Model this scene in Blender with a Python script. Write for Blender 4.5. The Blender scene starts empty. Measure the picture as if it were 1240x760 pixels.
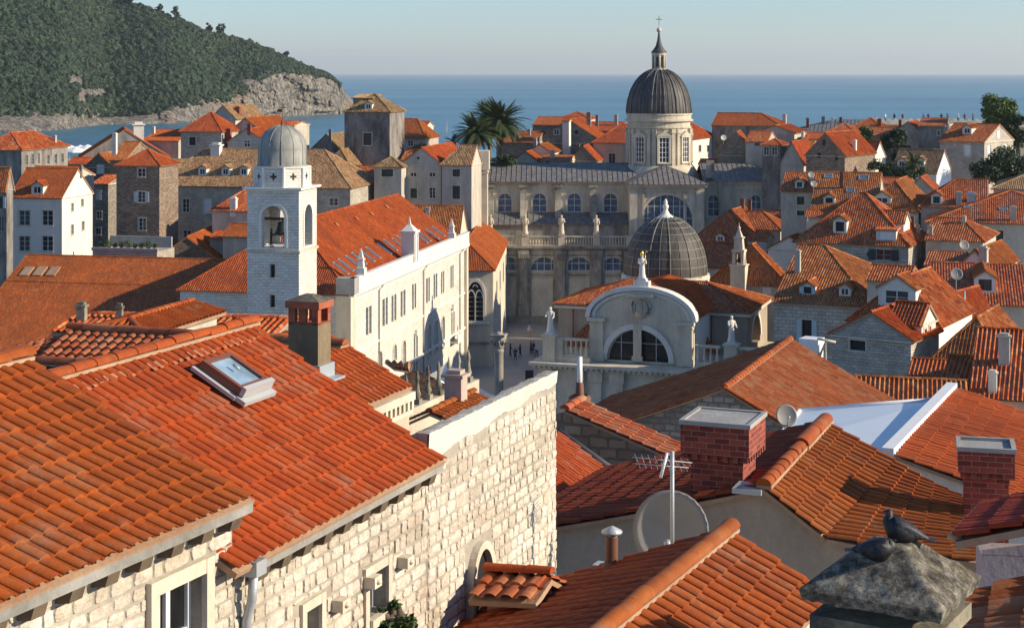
import bpy, math, random
import numpy as np
from mathutils import Vector as V
random.seed(7); np.random.seed(7)
C = bpy.context.scene.collection
F = 2000.0; CX = 620.0; HY = 88.0; HC = 38.0       # focal length in photo pixels, principal point, eye height
SEA = -4.0
def P(px, py, Y): return V(((px-CX)*Y/F, Y, HC-(py-HY)*Y/F))
def Q(px, py, z): return P(px, py, F*(HC-z)/(py-HY))
def rad(a): return math.radians(a)
def axes(ang):
    a = rad(ang); return V((math.cos(a), -math.sin(a), 0)), V((math.sin(a), math.cos(a), 0))
UP = V((0, 0, 1))
def lerp(a, b, t): return a+(b-a)*t

# ------------------------------------------------------------------ materials
MAT = {}
def nodes(name):
    m = bpy.data.materials.new(name); m.use_nodes = True
    nt = m.node_tree; b = nt.nodes['Principled BSDF']
    MAT[name] = m
    return m, nt, b
def N(nt, t, **k):
    n = nt.nodes.new(t)
    for a, v in k.items():
        if a.startswith('i_'):
            key = a[2:]
            key = int(key) if key.isdigit() else key.replace('_', ' ')
            n.inputs[key].default_value = v
        else: setattr(n, a, v)
    return n
def L(nt, a, b): nt.links.new(a, b)
def ramp(nt, fac, stops, interp='LINEAR'):
    r = nt.nodes.new('ShaderNodeValToRGB'); cr = r.color_ramp; cr.interpolation = interp
    while len(cr.elements) < len(stops): cr.elements.new(0.5)
    for e, (p, c) in zip(cr.elements, stops):
        e.position = p; e.color = (*c, 1) if len(c) == 3 else c
    L(nt, fac, r.inputs[0]); return r.outputs[0]
def mixc(nt, fac, a, b, mode='MIX'):
    m = nt.nodes.new('ShaderNodeMix'); m.data_type = 'RGBA'; m.blend_type = mode
    for s, v in ((0, fac), (6, a), (7, b)):
        if hasattr(v, 'links'): L(nt, v, m.inputs[s])
        elif s == 0: m.inputs[0].default_value = v
        else: m.inputs[s].default_value = (*v, 1)
    return m.outputs[2]
def noise(nt, scale, detail=4, rough=.6, co=None):
    n = N(nt, 'ShaderNodeTexNoise', i_Scale=scale, i_Detail=detail, i_Roughness=rough)
    if co is None:
        g = nt.nodes.new('ShaderNodeTexCoord'); co = g.outputs['Object']
    L(nt, co, n.inputs['Vector']); return n.outputs[0]
def bump(nt, h, b, dist=.02, strength=1.0, prev=None):
    n = N(nt, 'ShaderNodeBump', i_Distance=dist, i_Strength=strength); L(nt, h, n.inputs['Height'])
    if prev: L(nt, prev, n.inputs['Normal'])
    L(nt, n.outputs[0], b.inputs['Normal']); return n.outputs[0]
def math_(nt, op, a, b=None):
    m = N(nt, 'ShaderNodeMath', operation=op)
    for i, v in enumerate((a, b)):
        if v is None: continue
        if hasattr(v, 'links'): L(nt, v, m.inputs[i])
        else: m.inputs[i].default_value = v
    return m.outputs[0]
def plain(name, col, rough=.8, var=.25, scale=1.5, metal=0, bs=40, bd=.004):
    m, nt, b = nodes(name)
    n = noise(nt, scale, 6, .65)
    c = ramp(nt, n, [(.25, tuple(x*(1-var) for x in col)), (.5, col), (.75, tuple(min(1, x*(1+var*.6)) for x in col))])
    L(nt, c, b.inputs['Base Color']); b.inputs['Roughness'].default_value = rough; b.inputs['Metallic'].default_value = metal
    if bd: bump(nt, noise(nt, bs, 3), b, bd)
    return m
def tile_mat(name, cols, pitch, course, patch=(.8, 1.15), soot=.0, lichen=None, cb=.025):
    m, nt, b = nodes(name)
    uv = nt.nodes.new('ShaderNodeUVMap').outputs[0]
    sx = nt.nodes.new('ShaderNodeSeparateXYZ'); L(nt, uv, sx.inputs[0])
    fu = math_(nt, 'FLOOR', math_(nt, 'DIVIDE', sx.outputs[0], pitch))
    vd = math_(nt, 'DIVIDE', sx.outputs[1], course)
    fv = math_(nt, 'FLOOR', vd)
    cb_ = nt.nodes.new('ShaderNodeCombineXYZ'); L(nt, fu, cb_.inputs[0]); L(nt, fv, cb_.inputs[1])
    oi = nt.nodes.new('ShaderNodeObjectInfo'); L(nt, oi.outputs['Random'], cb_.inputs[2])
    w = N(nt, 'ShaderNodeTexWhiteNoise', noise_dimensions='3D'); L(nt, cb_.outputs[0], w.inputs[0])
    k = len(cols)
    c = ramp(nt, w.outputs[0], [((i+.5)/k, col) for i, col in enumerate(cols)])
    pn = ramp(nt, noise(nt, .35, 5, .6), [(.3, (patch[0],)*3), (.7, (patch[1],)*3)])
    c = mixc(nt, 1, c, pn, 'MULTIPLY')
    fn = ramp(nt, noise(nt, 9, 5, .7), [(.3, (.72, .70, .68)), (.6, (1.05, 1.05, 1.05))])
    c = mixc(nt, .8, c, fn, 'MULTIPLY')
    if lichen:
        lf = ramp(nt, noise(nt, 1.1, 6, .75), [(lichen[1], (0, 0, 0)), (lichen[1]+.14, (1, 1, 1))])
        c = mixc(nt, math_(nt, 'MULTIPLY', lf, lichen[2]), c, lichen[0])
    hv = N(nt, 'ShaderNodeHueSaturation'); L(nt, c, hv.inputs['Color'])
    L(nt, math_(nt, 'ADD', math_(nt, 'MULTIPLY', oi.outputs['Random'], .20), .84), hv.inputs['Value'])
    L(nt, math_(nt, 'ADD', math_(nt, 'MULTIPLY', oi.outputs['Random'], -.016), .508), hv.inputs['Hue'])
    hv.inputs['Saturation'].default_value = 1.08; L(nt, hv.outputs[0], b.inputs['Base Color'])
    b.inputs['Roughness'].default_value = .82
    h = math_(nt, 'SUBTRACT', 1.0, math_(nt, 'FRACT', vd))
    p = bump(nt, h, b, cb, .6) if cb else None
    bump(nt, noise(nt, 30, 4), b, .006, 1, p)
    return m
def brick_mat(name, cols, mortar, bw, bh, ms=.02, stain=(.55, 1.1), bd=.02, rough=.85, offset=.5, warp=.0, stcol=None, slo=.32, shi=.68):
    m, nt, b = nodes(name)
    uv = nt.nodes.new('ShaderNodeUVMap').outputs[0]
    if warp:
        nn = N(nt, 'ShaderNodeTexNoise', i_Scale=2.2, i_Detail=3); L(nt, uv, nn.inputs['Vector'])
        uv = mixc(nt, warp, uv, nn.outputs[1], 'ADD')
    br = N(nt, 'ShaderNodeTexBrick', offset=offset, i_Scale=1, i_Mortar_Size=ms, i_Mortar_Smooth=.3, i_Bias=0, i_Brick_Width=bw, i_Row_Height=bh)
    L(nt, uv, br.inputs['Vector'])
    br.inputs['Color1'].default_value = (0, 0, 0, 1); br.inputs['Color2'].default_value = (1, 1, 1, 1); br.inputs['Mortar'].default_value = (.5, .5, .5, 1)
    k = len(cols)
    c = ramp(nt, br.outputs[0], [((i+.5)/k, col) for i, col in enumerate(cols)])
    c = mixc(nt, br.outputs[1], c, mortar)
    if stcol is None: stcol = (.6, .56, .52)
    st = ramp(nt, noise(nt, .45, 8, .72), [(slo, stcol), (shi, (stain[1],)*3)])
    c = mixc(nt, .8, c, st, 'MULTIPLY')
    fn = ramp(nt, noise(nt, 6, 5, .7), [(.3, (.8, .79, .77)), (.65, (1.08, 1.08, 1.08))])
    c = mixc(nt, .8, c, fn, 'MULTIPLY')
    L(nt, c, b.inputs['Base Color']); b.inputs['Roughness'].default_value = rough
    p = bump(nt, math_(nt, 'SUBTRACT', 1.0, br.outputs[1]), b, bd)
    bump(nt, noise(nt, 12, 5), b, .015, 1, p)
    return m
def plaster_mat(name, col, stcol, lo=.35, hi=.62, rough=.9, streak=True):
    m, nt, b = nodes(name)
    tc = nt.nodes.new('ShaderNodeTexCoord'); mp = N(nt, 'ShaderNodeMapping'); mp.inputs['Scale'].default_value = (1, 1, .35)
    L(nt, tc.outputs['Object'], mp.inputs[0])
    n = noise(nt, .6, 9, .75, mp.outputs[0] if streak else None)
    c = ramp(nt, n, [(lo, stcol), (hi, col)])
    fn = ramp(nt, noise(nt, 8, 5, .7), [(.3, (.86, .86, .85)), (.65, (1.05, 1.05, 1.05))])
    c = mixc(nt, .8, c, fn, 'MULTIPLY')
    L(nt, c, b.inputs['Base Color']); b.inputs['Roughness'].default_value = rough
    bump(nt, noise(nt, 15, 5), b, .012)
    return m
PI_, CO_ = .23, .36
tile_mat('tile_orange', [(.34, .074, .019), (.43, .10, .026), (.48, .12, .033), (.54, .18, .065), (.39, .086, .022), (.45, .115, .032)], PI_, CO_, (.68, 1.15), lichen=((.30, .17, .10), .55, .5))
tile_mat('tile_mixed', [(.29, .066, .02), (.43, .11, .031), (.50, .15, .048), (.60, .28, .125), (.36, .082, .023), (.47, .13, .038), (.52, .19, .07)], PI_, CO_, (.68, 1.14), lichen=((.33, .23, .13), .54, .5))
tile_mat('tile_old', [(.22, .12, .055), (.44, .29, .13), (.55, .40, .21), (.30, .13, .06), (.48, .34, .18), (.38, .19, .09)], PI_, CO_, (.75, 1.12), lichen=((.22, .19, .13), .5, .6))
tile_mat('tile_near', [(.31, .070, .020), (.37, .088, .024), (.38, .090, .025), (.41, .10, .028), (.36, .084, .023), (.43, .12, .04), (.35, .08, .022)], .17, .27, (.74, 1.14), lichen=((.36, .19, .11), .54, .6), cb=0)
tile_mat('tile_near_shaded', [(.27, .046, .016), (.32, .056, .019), (.35, .064, .021), (.38, .074, .024)], .21, .34, (.84, 1.12), cb=0)  # darker, redder copy of the near tiles: shade put into colour for left slopes
tile_mat('tile_faded', [(.36, .10, .037), (.42, .14, .058), (.46, .175, .08), (.31, .08, .03), (.40, .16, .075)], .21, .34, (.8, 1.12), lichen=((.36, .25, .15), .52, .6), cb=0)
brick_mat('ashlar', [(.46, .42, .35), (.53, .49, .41), (.58, .54, .46), (.50, .46, .38)], (.24, .215, .18), .62, .30, .018)
brick_mat('ashlar_white', [(.66, .63, .56), (.73, .70, .63), (.77, .74, .67), (.70, .67, .60)], (.42, .39, .33), .55, .28, .012, stcol=(.78, .74, .67), slo=.26)
brick_mat('ashlar_grey', [(.44, .40, .33), (.53, .485, .40), (.58, .54, .45), (.48, .44, .36)], (.33, .30, .25), .40, .20, .012)
brick_mat('rubble', [(.30, .27, .22), (.38, .34, .28), (.45, .41, .34), (.33, .27, .21), (.25, .23, .2)], (.22, .2, .17), .42, .24, .035, bd=.05, warp=.12)
brick_mat('rubble_brown', [(.28, .20, .14), (.36, .26, .18), (.42, .32, .23), (.24, .18, .14)], (.2, .16, .12), .45, .25, .03, bd=.04, warp=.12)
brick_mat('red_brick', [(.24, .036, .02), (.32, .05, .026), (.38, .068, .034), (.20, .028, .018)], (.36, .26, .2), .245, .088, .006, bd=.008, stcol=(.62, .58, .55))
plaster_mat('plaster', (.58, .53, .43), (.36, .33, .28))
plaster_mat('plaster_white', (.74, .705, .61), (.52, .49, .43), .28, .5)
plaster_mat('plaster_cream', (.60, .51, .38), (.42, .34, .25))
plaster_mat('plaster_pink', (.55, .43, .36), (.42, .33, .28))
plaster_mat('plaster_dark', (.33, .30, .27), (.13, .115, .10), .38, .62)
plaster_mat('old_grey', (.36, .33, .29), (.09, .08, .07), .36, .66)
plaster_mat('plaster_beige', (.42, .34, .26), (.30, .25, .2))
plaster_mat('limestone', (.70, .63, .49), (.45, .39, .30), .32, .6)
plaster_mat('limestone_white', (.74, .71, .64), (.54, .5, .43), .25, .5)
plaster_mat('cathedral_stone', (.66, .59, .45), (.37, .32, .24), .32, .6)
plaster_mat('stone_stained', (.44, .40, .33), (.14, .125, .1), .36, .62)
plaster_mat('mossy_stone', (.36, .32, .22), (.07, .062, .048), .40, .60, streak=False)
plaster_mat('concrete', (.40, .39, .36), (.25, .24, .22), .3, .6, streak=False)
plaster_mat('mortar', (.44, .29, .18), (.34, .19, .11), .35, .6, streak=False)
plain('plaza_stone', (.30, .285, .26), .5, .2, .3)
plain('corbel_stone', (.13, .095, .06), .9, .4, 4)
plain('earth', (.16, .14, .11), .95, .3, .2)
plain('white_paint', (.76, .76, .74), .5, .08)
plaster_mat('slab_stone', (.34, .33, .30), (.16, .15, .13), .35, .6, streak=False)
plain('grey_paint', (.40, .41, .41), .6, .1)
plain('blue_shutter', (.45, .52, .56), .6, .12)
plain('dark_shutter', (.028, .045, .04), .55, .2)
plain('brown_wood', (.12, .06, .03), .6, .3)
plain('brown_frame', (.17, .065, .035), .45, .2)
plain('dark_hole', (.012, .012, .013), .6, .1)
plain('lead_dark', (.075, .072, .072), .6, .35, .8)
plain('zinc', (.42, .45, .47), .45, .15, .8, .3)
plain('white_metal', (.66, .72, .76), .4, .1, .8)
plain('gold', (.80, .52, .08), .35, .1, 1, .9)
plain('bronze', (.045, .06, .045), .5, .3, 2, .6)
plain('rust', (.16, .065, .035), .7, .3, 3)
plain('canvas_white', (.80, .80, .77), .8, .05)
plain('dish_grey', (.26, .245, .22), .5, .15)
plain('bark', (.16, .12, .085), .9, .3, 3)
plain('skin', (.50, .30, .20), .6, .1); plain('cloth_dark', (.03, .03, .04), .8, .2); plain('cloth_red', (.35, .05, .04), .8, .2)
plain('cloth_white', (.65, .64, .62), .8, .1); plain('cloth_blue', (.05, .08, .18), .8, .2)
plain('flag_red', (.5, .03, .03), .8, .1)
def glass_mat(name, col, rough=.12):
    m, nt, b = nodes(name)
    L(nt, ramp(nt, noise(nt, 1.7, 3), [(.35, tuple(x*.6 for x in col)), (.65, tuple(x*1.3 for x in col))]), b.inputs['Base Color'])
    b.inputs['Roughness'].default_value = rough; b.inputs['IOR'].default_value = 1.5; return m
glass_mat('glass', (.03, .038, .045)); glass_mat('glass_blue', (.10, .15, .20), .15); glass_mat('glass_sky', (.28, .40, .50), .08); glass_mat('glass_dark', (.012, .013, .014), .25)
# lead sheet with streaks
def lead_mat(name, a, b_, c_, sc=(1, 1, .2)):
    m, nt, b = nodes(name)
    tc = nt.nodes.new('ShaderNodeTexCoord'); mp = N(nt, 'ShaderNodeMapping'); mp.inputs['Scale'].default_value = sc
    L(nt, tc.outputs['Object'], mp.inputs[0])
    n = noise(nt, 1.3, 8, .75, mp.outputs[0])
    L(nt, ramp(nt, n, [(.3, a), (.5, b_), (.68, c_)]), b.inputs['Base Color']); b.inputs['Roughness'].default_value = .62
    bump(nt, noise(nt, 8, 3), b, .01); return m
lead_mat('lead_sheet', (.085, .08, .078), (.17, .16, .15), (.30, .28, .25), (1, 1, 1))
lead_mat('lead_dome', (.035, .033, .032), (.065, .06, .057), (.15, .135, .12))
lead_mat('lead_green', (.15, .15, .13), (.27, .27, .24), (.38, .37, .32))
lead_mat('lead_brown', (.032, .027, .022), (.06, .05, .04), (.12, .105, .085))
lead_mat('lead_seam', (.12, .115, .095), (.19, .18, .15), (.26, .25, .21))
# water
m, nt, b = nodes('sea_water')
b.inputs['Roughness'].default_value = .3; b.inputs['IOR'].default_value = 1.33
tc = nt.nodes.new('ShaderNodeTexCoord'); mp = N(nt, 'ShaderNodeMapping'); mp.inputs['Scale'].default_value = (1, .35, 1); L(nt, tc.outputs['Object'], mp.inputs[0])
n = noise(nt, .004, 6, .6, mp.outputs[0])
mp2 = N(nt, 'ShaderNodeMapping'); mp2.inputs['Scale'].default_value = (.00022, .0022, 1); L(nt, tc.outputs['Object'], mp2.inputs[0])
L(nt, mixc(nt, 1, ramp(nt, n, [(.35, (.045, .15, .205)), (.65, (.065, .19, .25))]), ramp(nt, noise(nt, 1.0, 5, .6, mp2.outputs[0]), [(.36, (.72, .76, .8)), (.64, (1.35, 1.3, 1.25))]), 'MULTIPLY'), b.inputs['Base Color'])
p = bump(nt, noise(nt, .12, 6, .6), b, 1.2); bump(nt, noise(nt, .012, 4, .6, mp.outputs[0]), b, 5, 1, p)
def leaf_mat(name, a, b_, c_, sc=.6):
    m, nt, b = nodes(name)
    n = noise(nt, sc, 3, .6); L(nt, ramp(nt, n, [(.3, a), (.5, b_), (.72, c_)]), b.inputs['Base Color'])
    b.inputs['Roughness'].default_value = .7; return m
leaf_mat('leaf', (.022, .045, .012), (.045, .085, .02), (.08, .13, .03)); leaf_mat('leaf_dark', (.012, .03, .012), (.025, .05, .018), (.04, .075, .022))
leaf_mat('palm_leaf', (.025, .045, .012), (.045, .075, .02), (.10, .11, .04), 1.2); leaf_mat('palm_brown', (.14, .08, .03), (.2, .12, .05), (.25, .16, .07))
leaf_mat('forest', (.008, .020, .008), (.013, .034, .011), (.030, .058, .018), .03)
# limestone cliff with strata, crevice shade put into the dark noise tones
m, nt, b = nodes('cliff_rock')
tc = nt.nodes.new('ShaderNodeTexCoord'); mp = N(nt, 'ShaderNodeMapping'); mp.inputs['Scale'].default_value = (1, 1, .6); mp.inputs['Rotation'].default_value = (0, .5, 0); L(nt, tc.outputs['Object'], mp.inputs[0])
n = noise(nt, .16, 10, .8, mp.outputs[0])
c = ramp(nt, n, [(.38, (.045, .045, .04)), (.48, (.22, .20, .17)), (.6, (.46, .43, .37))])
c = mixc(nt, ramp(nt, noise(nt, .02, 4), [(.56, (0, 0, 0)), (.68, (.4, .4, .4))]), c, (.42, .26, .17))
c = mixc(nt, .9, c, ramp(nt, noise(nt, .55, 7, .8, mp.outputs[0]), [(.42, (.16, .155, .15)), (.54, (1.15, 1.13, 1.1))]), 'MULTIPLY')
L(nt, c, b.inputs['Base Color']); b.inputs['Roughness'].default_value = .9; bump(nt, n, b, 5)

m, nt, b = nodes('block_stone')
uv = nt.nodes.new('ShaderNodeUVMap').outputs[0]; w_ = N(nt, 'ShaderNodeTexWhiteNoise', noise_dimensions='2D'); L(nt, uv, w_.inputs[0])
c = ramp(nt, w_.outputs[0], [(.1, (.56, .50, .41)), (.35, (.68, .62, .52)), (.6, (.72, .67, .58)), (.8, (.62, .53, .42)), (.95, (.75, .71, .63))])
c = mixc(nt, .9, c, ramp(nt, noise(nt, 14, 7, .7), [(.3, (.66, .63, .58)), (.58, (1.04, 1.04, 1.03))]), 'MULTIPLY')
c = mixc(nt, .7, c, ramp(nt, noise(nt, 1.2, 6, .7), [(.34, (.62, .58, .52)), (.6, (1.05, 1.05, 1.05))]), 'MULTIPLY')
L(nt, c, b.inputs['Base Color']); b.inputs['Roughness'].default_value = .9; bump(nt, noise(nt, 22, 7, .7), b, .02)
plaster_mat('wall_mortar', (.42, .38, .31), (.24, .21, .17), .35, .6, streak=False)
plaster_mat('lime_render', (.68, .63, .53), (.46, .42, .34), .3, .5)
# ------------------------------------------------------------------ mesh builder
class MB:
    def __init__(s): s.v = []; s.n = 0; s.f = []; s.m = []; s.uv = []; s.sm = []
    def mark(s): s.mk = getattr(s, 'mk', []); s.mk.append((len(s.v), len(s.f), s.n))
    def build_each(s, name, mats, parent):
        mk = s.mk+[(len(s.v), len(s.f), s.n)]; out = []
        for (v0, f0, n0), (v1, f1, n1) in zip(mk, mk[1:]):
            q = MB(); q.v = s.v[v0:v1]; q.n = n1-n0; q.f = [tuple(k-n0 for k in f) for f in s.f[f0:f1]]; q.m = s.m[f0:f1]; q.uv = s.uv[f0:f1]; q.sm = s.sm[f0:f1]
            out.append(q.build(name, mats, parent))
        return out
    def add(s, vs, fs, m=0, uv=None, sm=False):
        vs = np.asarray([tuple(x) for x in vs] if not isinstance(vs, np.ndarray) else vs, dtype=float).reshape(-1, 3)
        for i, f in enumerate(fs):
            s.f.append(tuple(int(k)+s.n for k in f)); s.m.append(m); s.sm.append(sm)
            s.uv.append(None if uv is None else [tuple(uv[k]) for k in f])
        s.v.append(vs); s.n += len(vs)
    def obox(s, o, a, b, c, m=0):
        o, a, b, c = V(o), V(a), V(b), V(c)
        vs = [o, o+a, o+a+b, o+b, o+c, o+a+c, o+a+b+c, o+b+c]
        s.add(vs, [(0, 3, 2, 1), (4, 5, 6, 7), (0, 1, 5, 4), (1, 2, 6, 5), (2, 3, 7, 6), (3, 0, 4, 7)], m)
    def cbox(s, c, v, u, w, d, h, m=0):               # base-centred box
        c = V(c); s.obox(c-v*w/2-u*d/2, v*w, u*d, UP*h, m)
    def frus(s, c, v, u, w0, d0, w1, d1, h, m=0):
        c = V(c); vs = []
        for (w, d, z) in ((w0, d0, 0), (w1, d1, h)):
            for sx, sy in ((-1, -1), (1, -1), (1, 1), (-1, 1)): vs.append(c+v*(sx*w/2)+u*(sy*d/2)+UP*z)
        s.add(vs, [(0, 3, 2, 1), (4, 5, 6, 7), (0, 1, 5, 4), (1, 2, 6, 5), (2, 3, 7, 6), (3, 0, 4, 7)], m)
    def poly(s, pts, m=0): s.add(pts, [tuple(range(len(pts)))], m)
    def lathe(s, c, prof, n=24, m=0, sm=True, a0=0, a1=2*math.pi, sx=1):
        c = V(c); full = abs(a1-a0-2*math.pi) < 1e-6; k = n if full else n+1
        vs = [(c.x+r*sx*math.cos(a0+(a1-a0)*i/n), c.y+r*math.sin(a0+(a1-a0)*i/n), c.z+z) for (r, z) in prof for i in range(k)]
        fs = []
        for j in range(len(prof)-1):
            for i in range(n):
                i2 = (i+1) % k; fs.append((j*k+i, j*k+i2, (j+1)*k+i2, (j+1)*k+i))
        s.add(vs, fs, m, None, sm)
    def tube(s, pts, r, n=8, m=0, sm=True, cap=True):
        pts = [V(p) for p in pts]; rs = r if isinstance(r, (list, tuple)) else [r]*len(pts)
        vs = []; up = None
        for i, p in enumerate(pts):
            d = (pts[min(i+1, len(pts)-1)]-pts[max(i-1, 0)]).normalized()
            a = d.cross(UP) if abs(d.z) < .95 else d.cross(V((1, 0, 0)))
            a.normalize(); b = d.cross(a)
            for k in range(n):
                t = 2*math.pi*k/n; vs.append(p+(a*math.cos(t)+b*math.sin(t))*rs[i])
        fs = [(i*n+k, i*n+(k+1) % n, (i+1)*n+(k+1) % n, (i+1)*n+k) for i in range(len(pts)-1) for k in range(n)]
        if cap: fs += [tuple(range(n))[::-1], tuple((len(pts)-1)*n+k for k in range(n))]
        s.add(vs, fs, m, None, sm)
    def grid(s, arr, m=0, uv=None, sm=False):          # arr (rows, cols, 3)
        r, c, _ = arr.shape; v = arr.reshape(-1, 3)
        idx = np.arange(r*c).reshape(r, c)
        q = np.stack([idx[:-1, :-1], idx[:-1, 1:], idx[1:, 1:], idx[1:, :-1]], -1).reshape(-1, 4)
        a = v[q]; ar = np.linalg.norm(np.cross(a[:, 2]-a[:, 0], a[:, 3]-a[:, 1]), axis=1)
        q = q[ar > 1e-7]
        uvf = None if uv is None else uv.reshape(-1, 2)
        s.add(v, q.tolist(), m, uvf, sm)
    def build(s, name, mats, parent=None, loc=None, smooth_angle=None):
        if not s.v: return None
        me = bpy.data.meshes.new(name)
        v = np.concatenate(s.v); o = V(loc) if loc is not None else V((0, 0, 0))
        if parent is not None and loc is None: o = V(parent.get('_o', (0, 0, 0)))
        v = v-np.array(o)
        nf = len(s.f); ls = np.array([len(f) for f in s.f], dtype=np.int32)
        flat = np.fromiter((k for f in s.f for k in f), dtype=np.int32, count=int(ls.sum()))
        me.vertices.add(len(v)); me.vertices.foreach_set('co', v.astype(np.float32).ravel())
        me.loops.add(len(flat)); me.loops.foreach_set('vertex_index', flat)
        me.polygons.add(nf); st = np.concatenate([[0], np.cumsum(ls)[:-1]]).astype(np.int32)
        me.polygons.foreach_set('loop_start', st); me.polygons.foreach_set('loop_total', ls)
        me.polygons.foreach_set('material_index', np.array(s.m, dtype=np.int32))
        me.polygons.foreach_set('use_smooth', np.array(s.sm, dtype=bool))
        me.update(calc_edges=True)
        nrm = np.zeros(nf*3, dtype=np.float32); me.polygons.foreach_get('normal', nrm); nrm = nrm.reshape(-1, 3)
        fi = np.repeat(np.arange(nf), ls); nn = nrm[fi]; vv = v[flat]+np.array(o)
        hx = -nn[:, 1]; hy = nn[:, 0]; ln = np.sqrt(hx*hx+hy*hy); flatm = np.abs(nn[:, 2]) > .8
        ln[ln < 1e-6] = 1; hx /= ln; hy /= ln; sg = np.where((hx+.3*hy) < 0, -1, 1); hx *= sg; hy *= sg
        u = np.where(flatm, vv[:, 0], vv[:, 0]*hx+vv[:, 1]*hy); w = np.where(flatm, vv[:, 1], vv[:, 2])
        uv = np.stack([u, w], 1)
        k = 0
        for i, t in enumerate(s.uv):
            if t is not None: uv[k:k+len(t)] = t
            k += ls[i]
        lay = me.uv_layers.new(name='UVMap'); lay.data.foreach_set('uv', uv.astype(np.float32).ravel())
        for mt in (mats if isinstance(mats, (list, tuple)) else [mats]): me.materials.append(MAT[mt])
        ob = bpy.data.objects.new(name, me); C.objects.link(ob)
        if parent is not None:
            ob.parent = parent; ob['_o'] = tuple(o)
            ob.location = (0, 0, 0)
        else: ob.location = o; ob['_o'] = tuple(o)
        return ob
def thing(name, label, cat, loc, group=None):
    o = bpy.data.objects.new(name, None); C.objects.link(o); o.location = loc; o['_o'] = tuple(loc)
    o.empty_display_size = .5; o['label'] = label; o['category'] = cat
    if group: o['group'] = group
    return o
def tag(o, label, cat, group=None):
    o['label'] = label; o['category'] = cat
    if group: o['group'] = group
    return o
def kind(o, k='structure'): o['kind'] = k; return o
def copy_tree(o, parent=None, loc=None, rz=None, label=None):
    c = o.copy(); C.objects.link(c); c.parent = parent
    if parent is None:
        if loc is not None: c.location = loc; c['_o'] = tuple(loc)
        if rz is not None: c.rotation_euler.z = rz
        if label: c['label'] = label
    for ch in o.children: copy_tree(ch, c)
    return c

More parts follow.
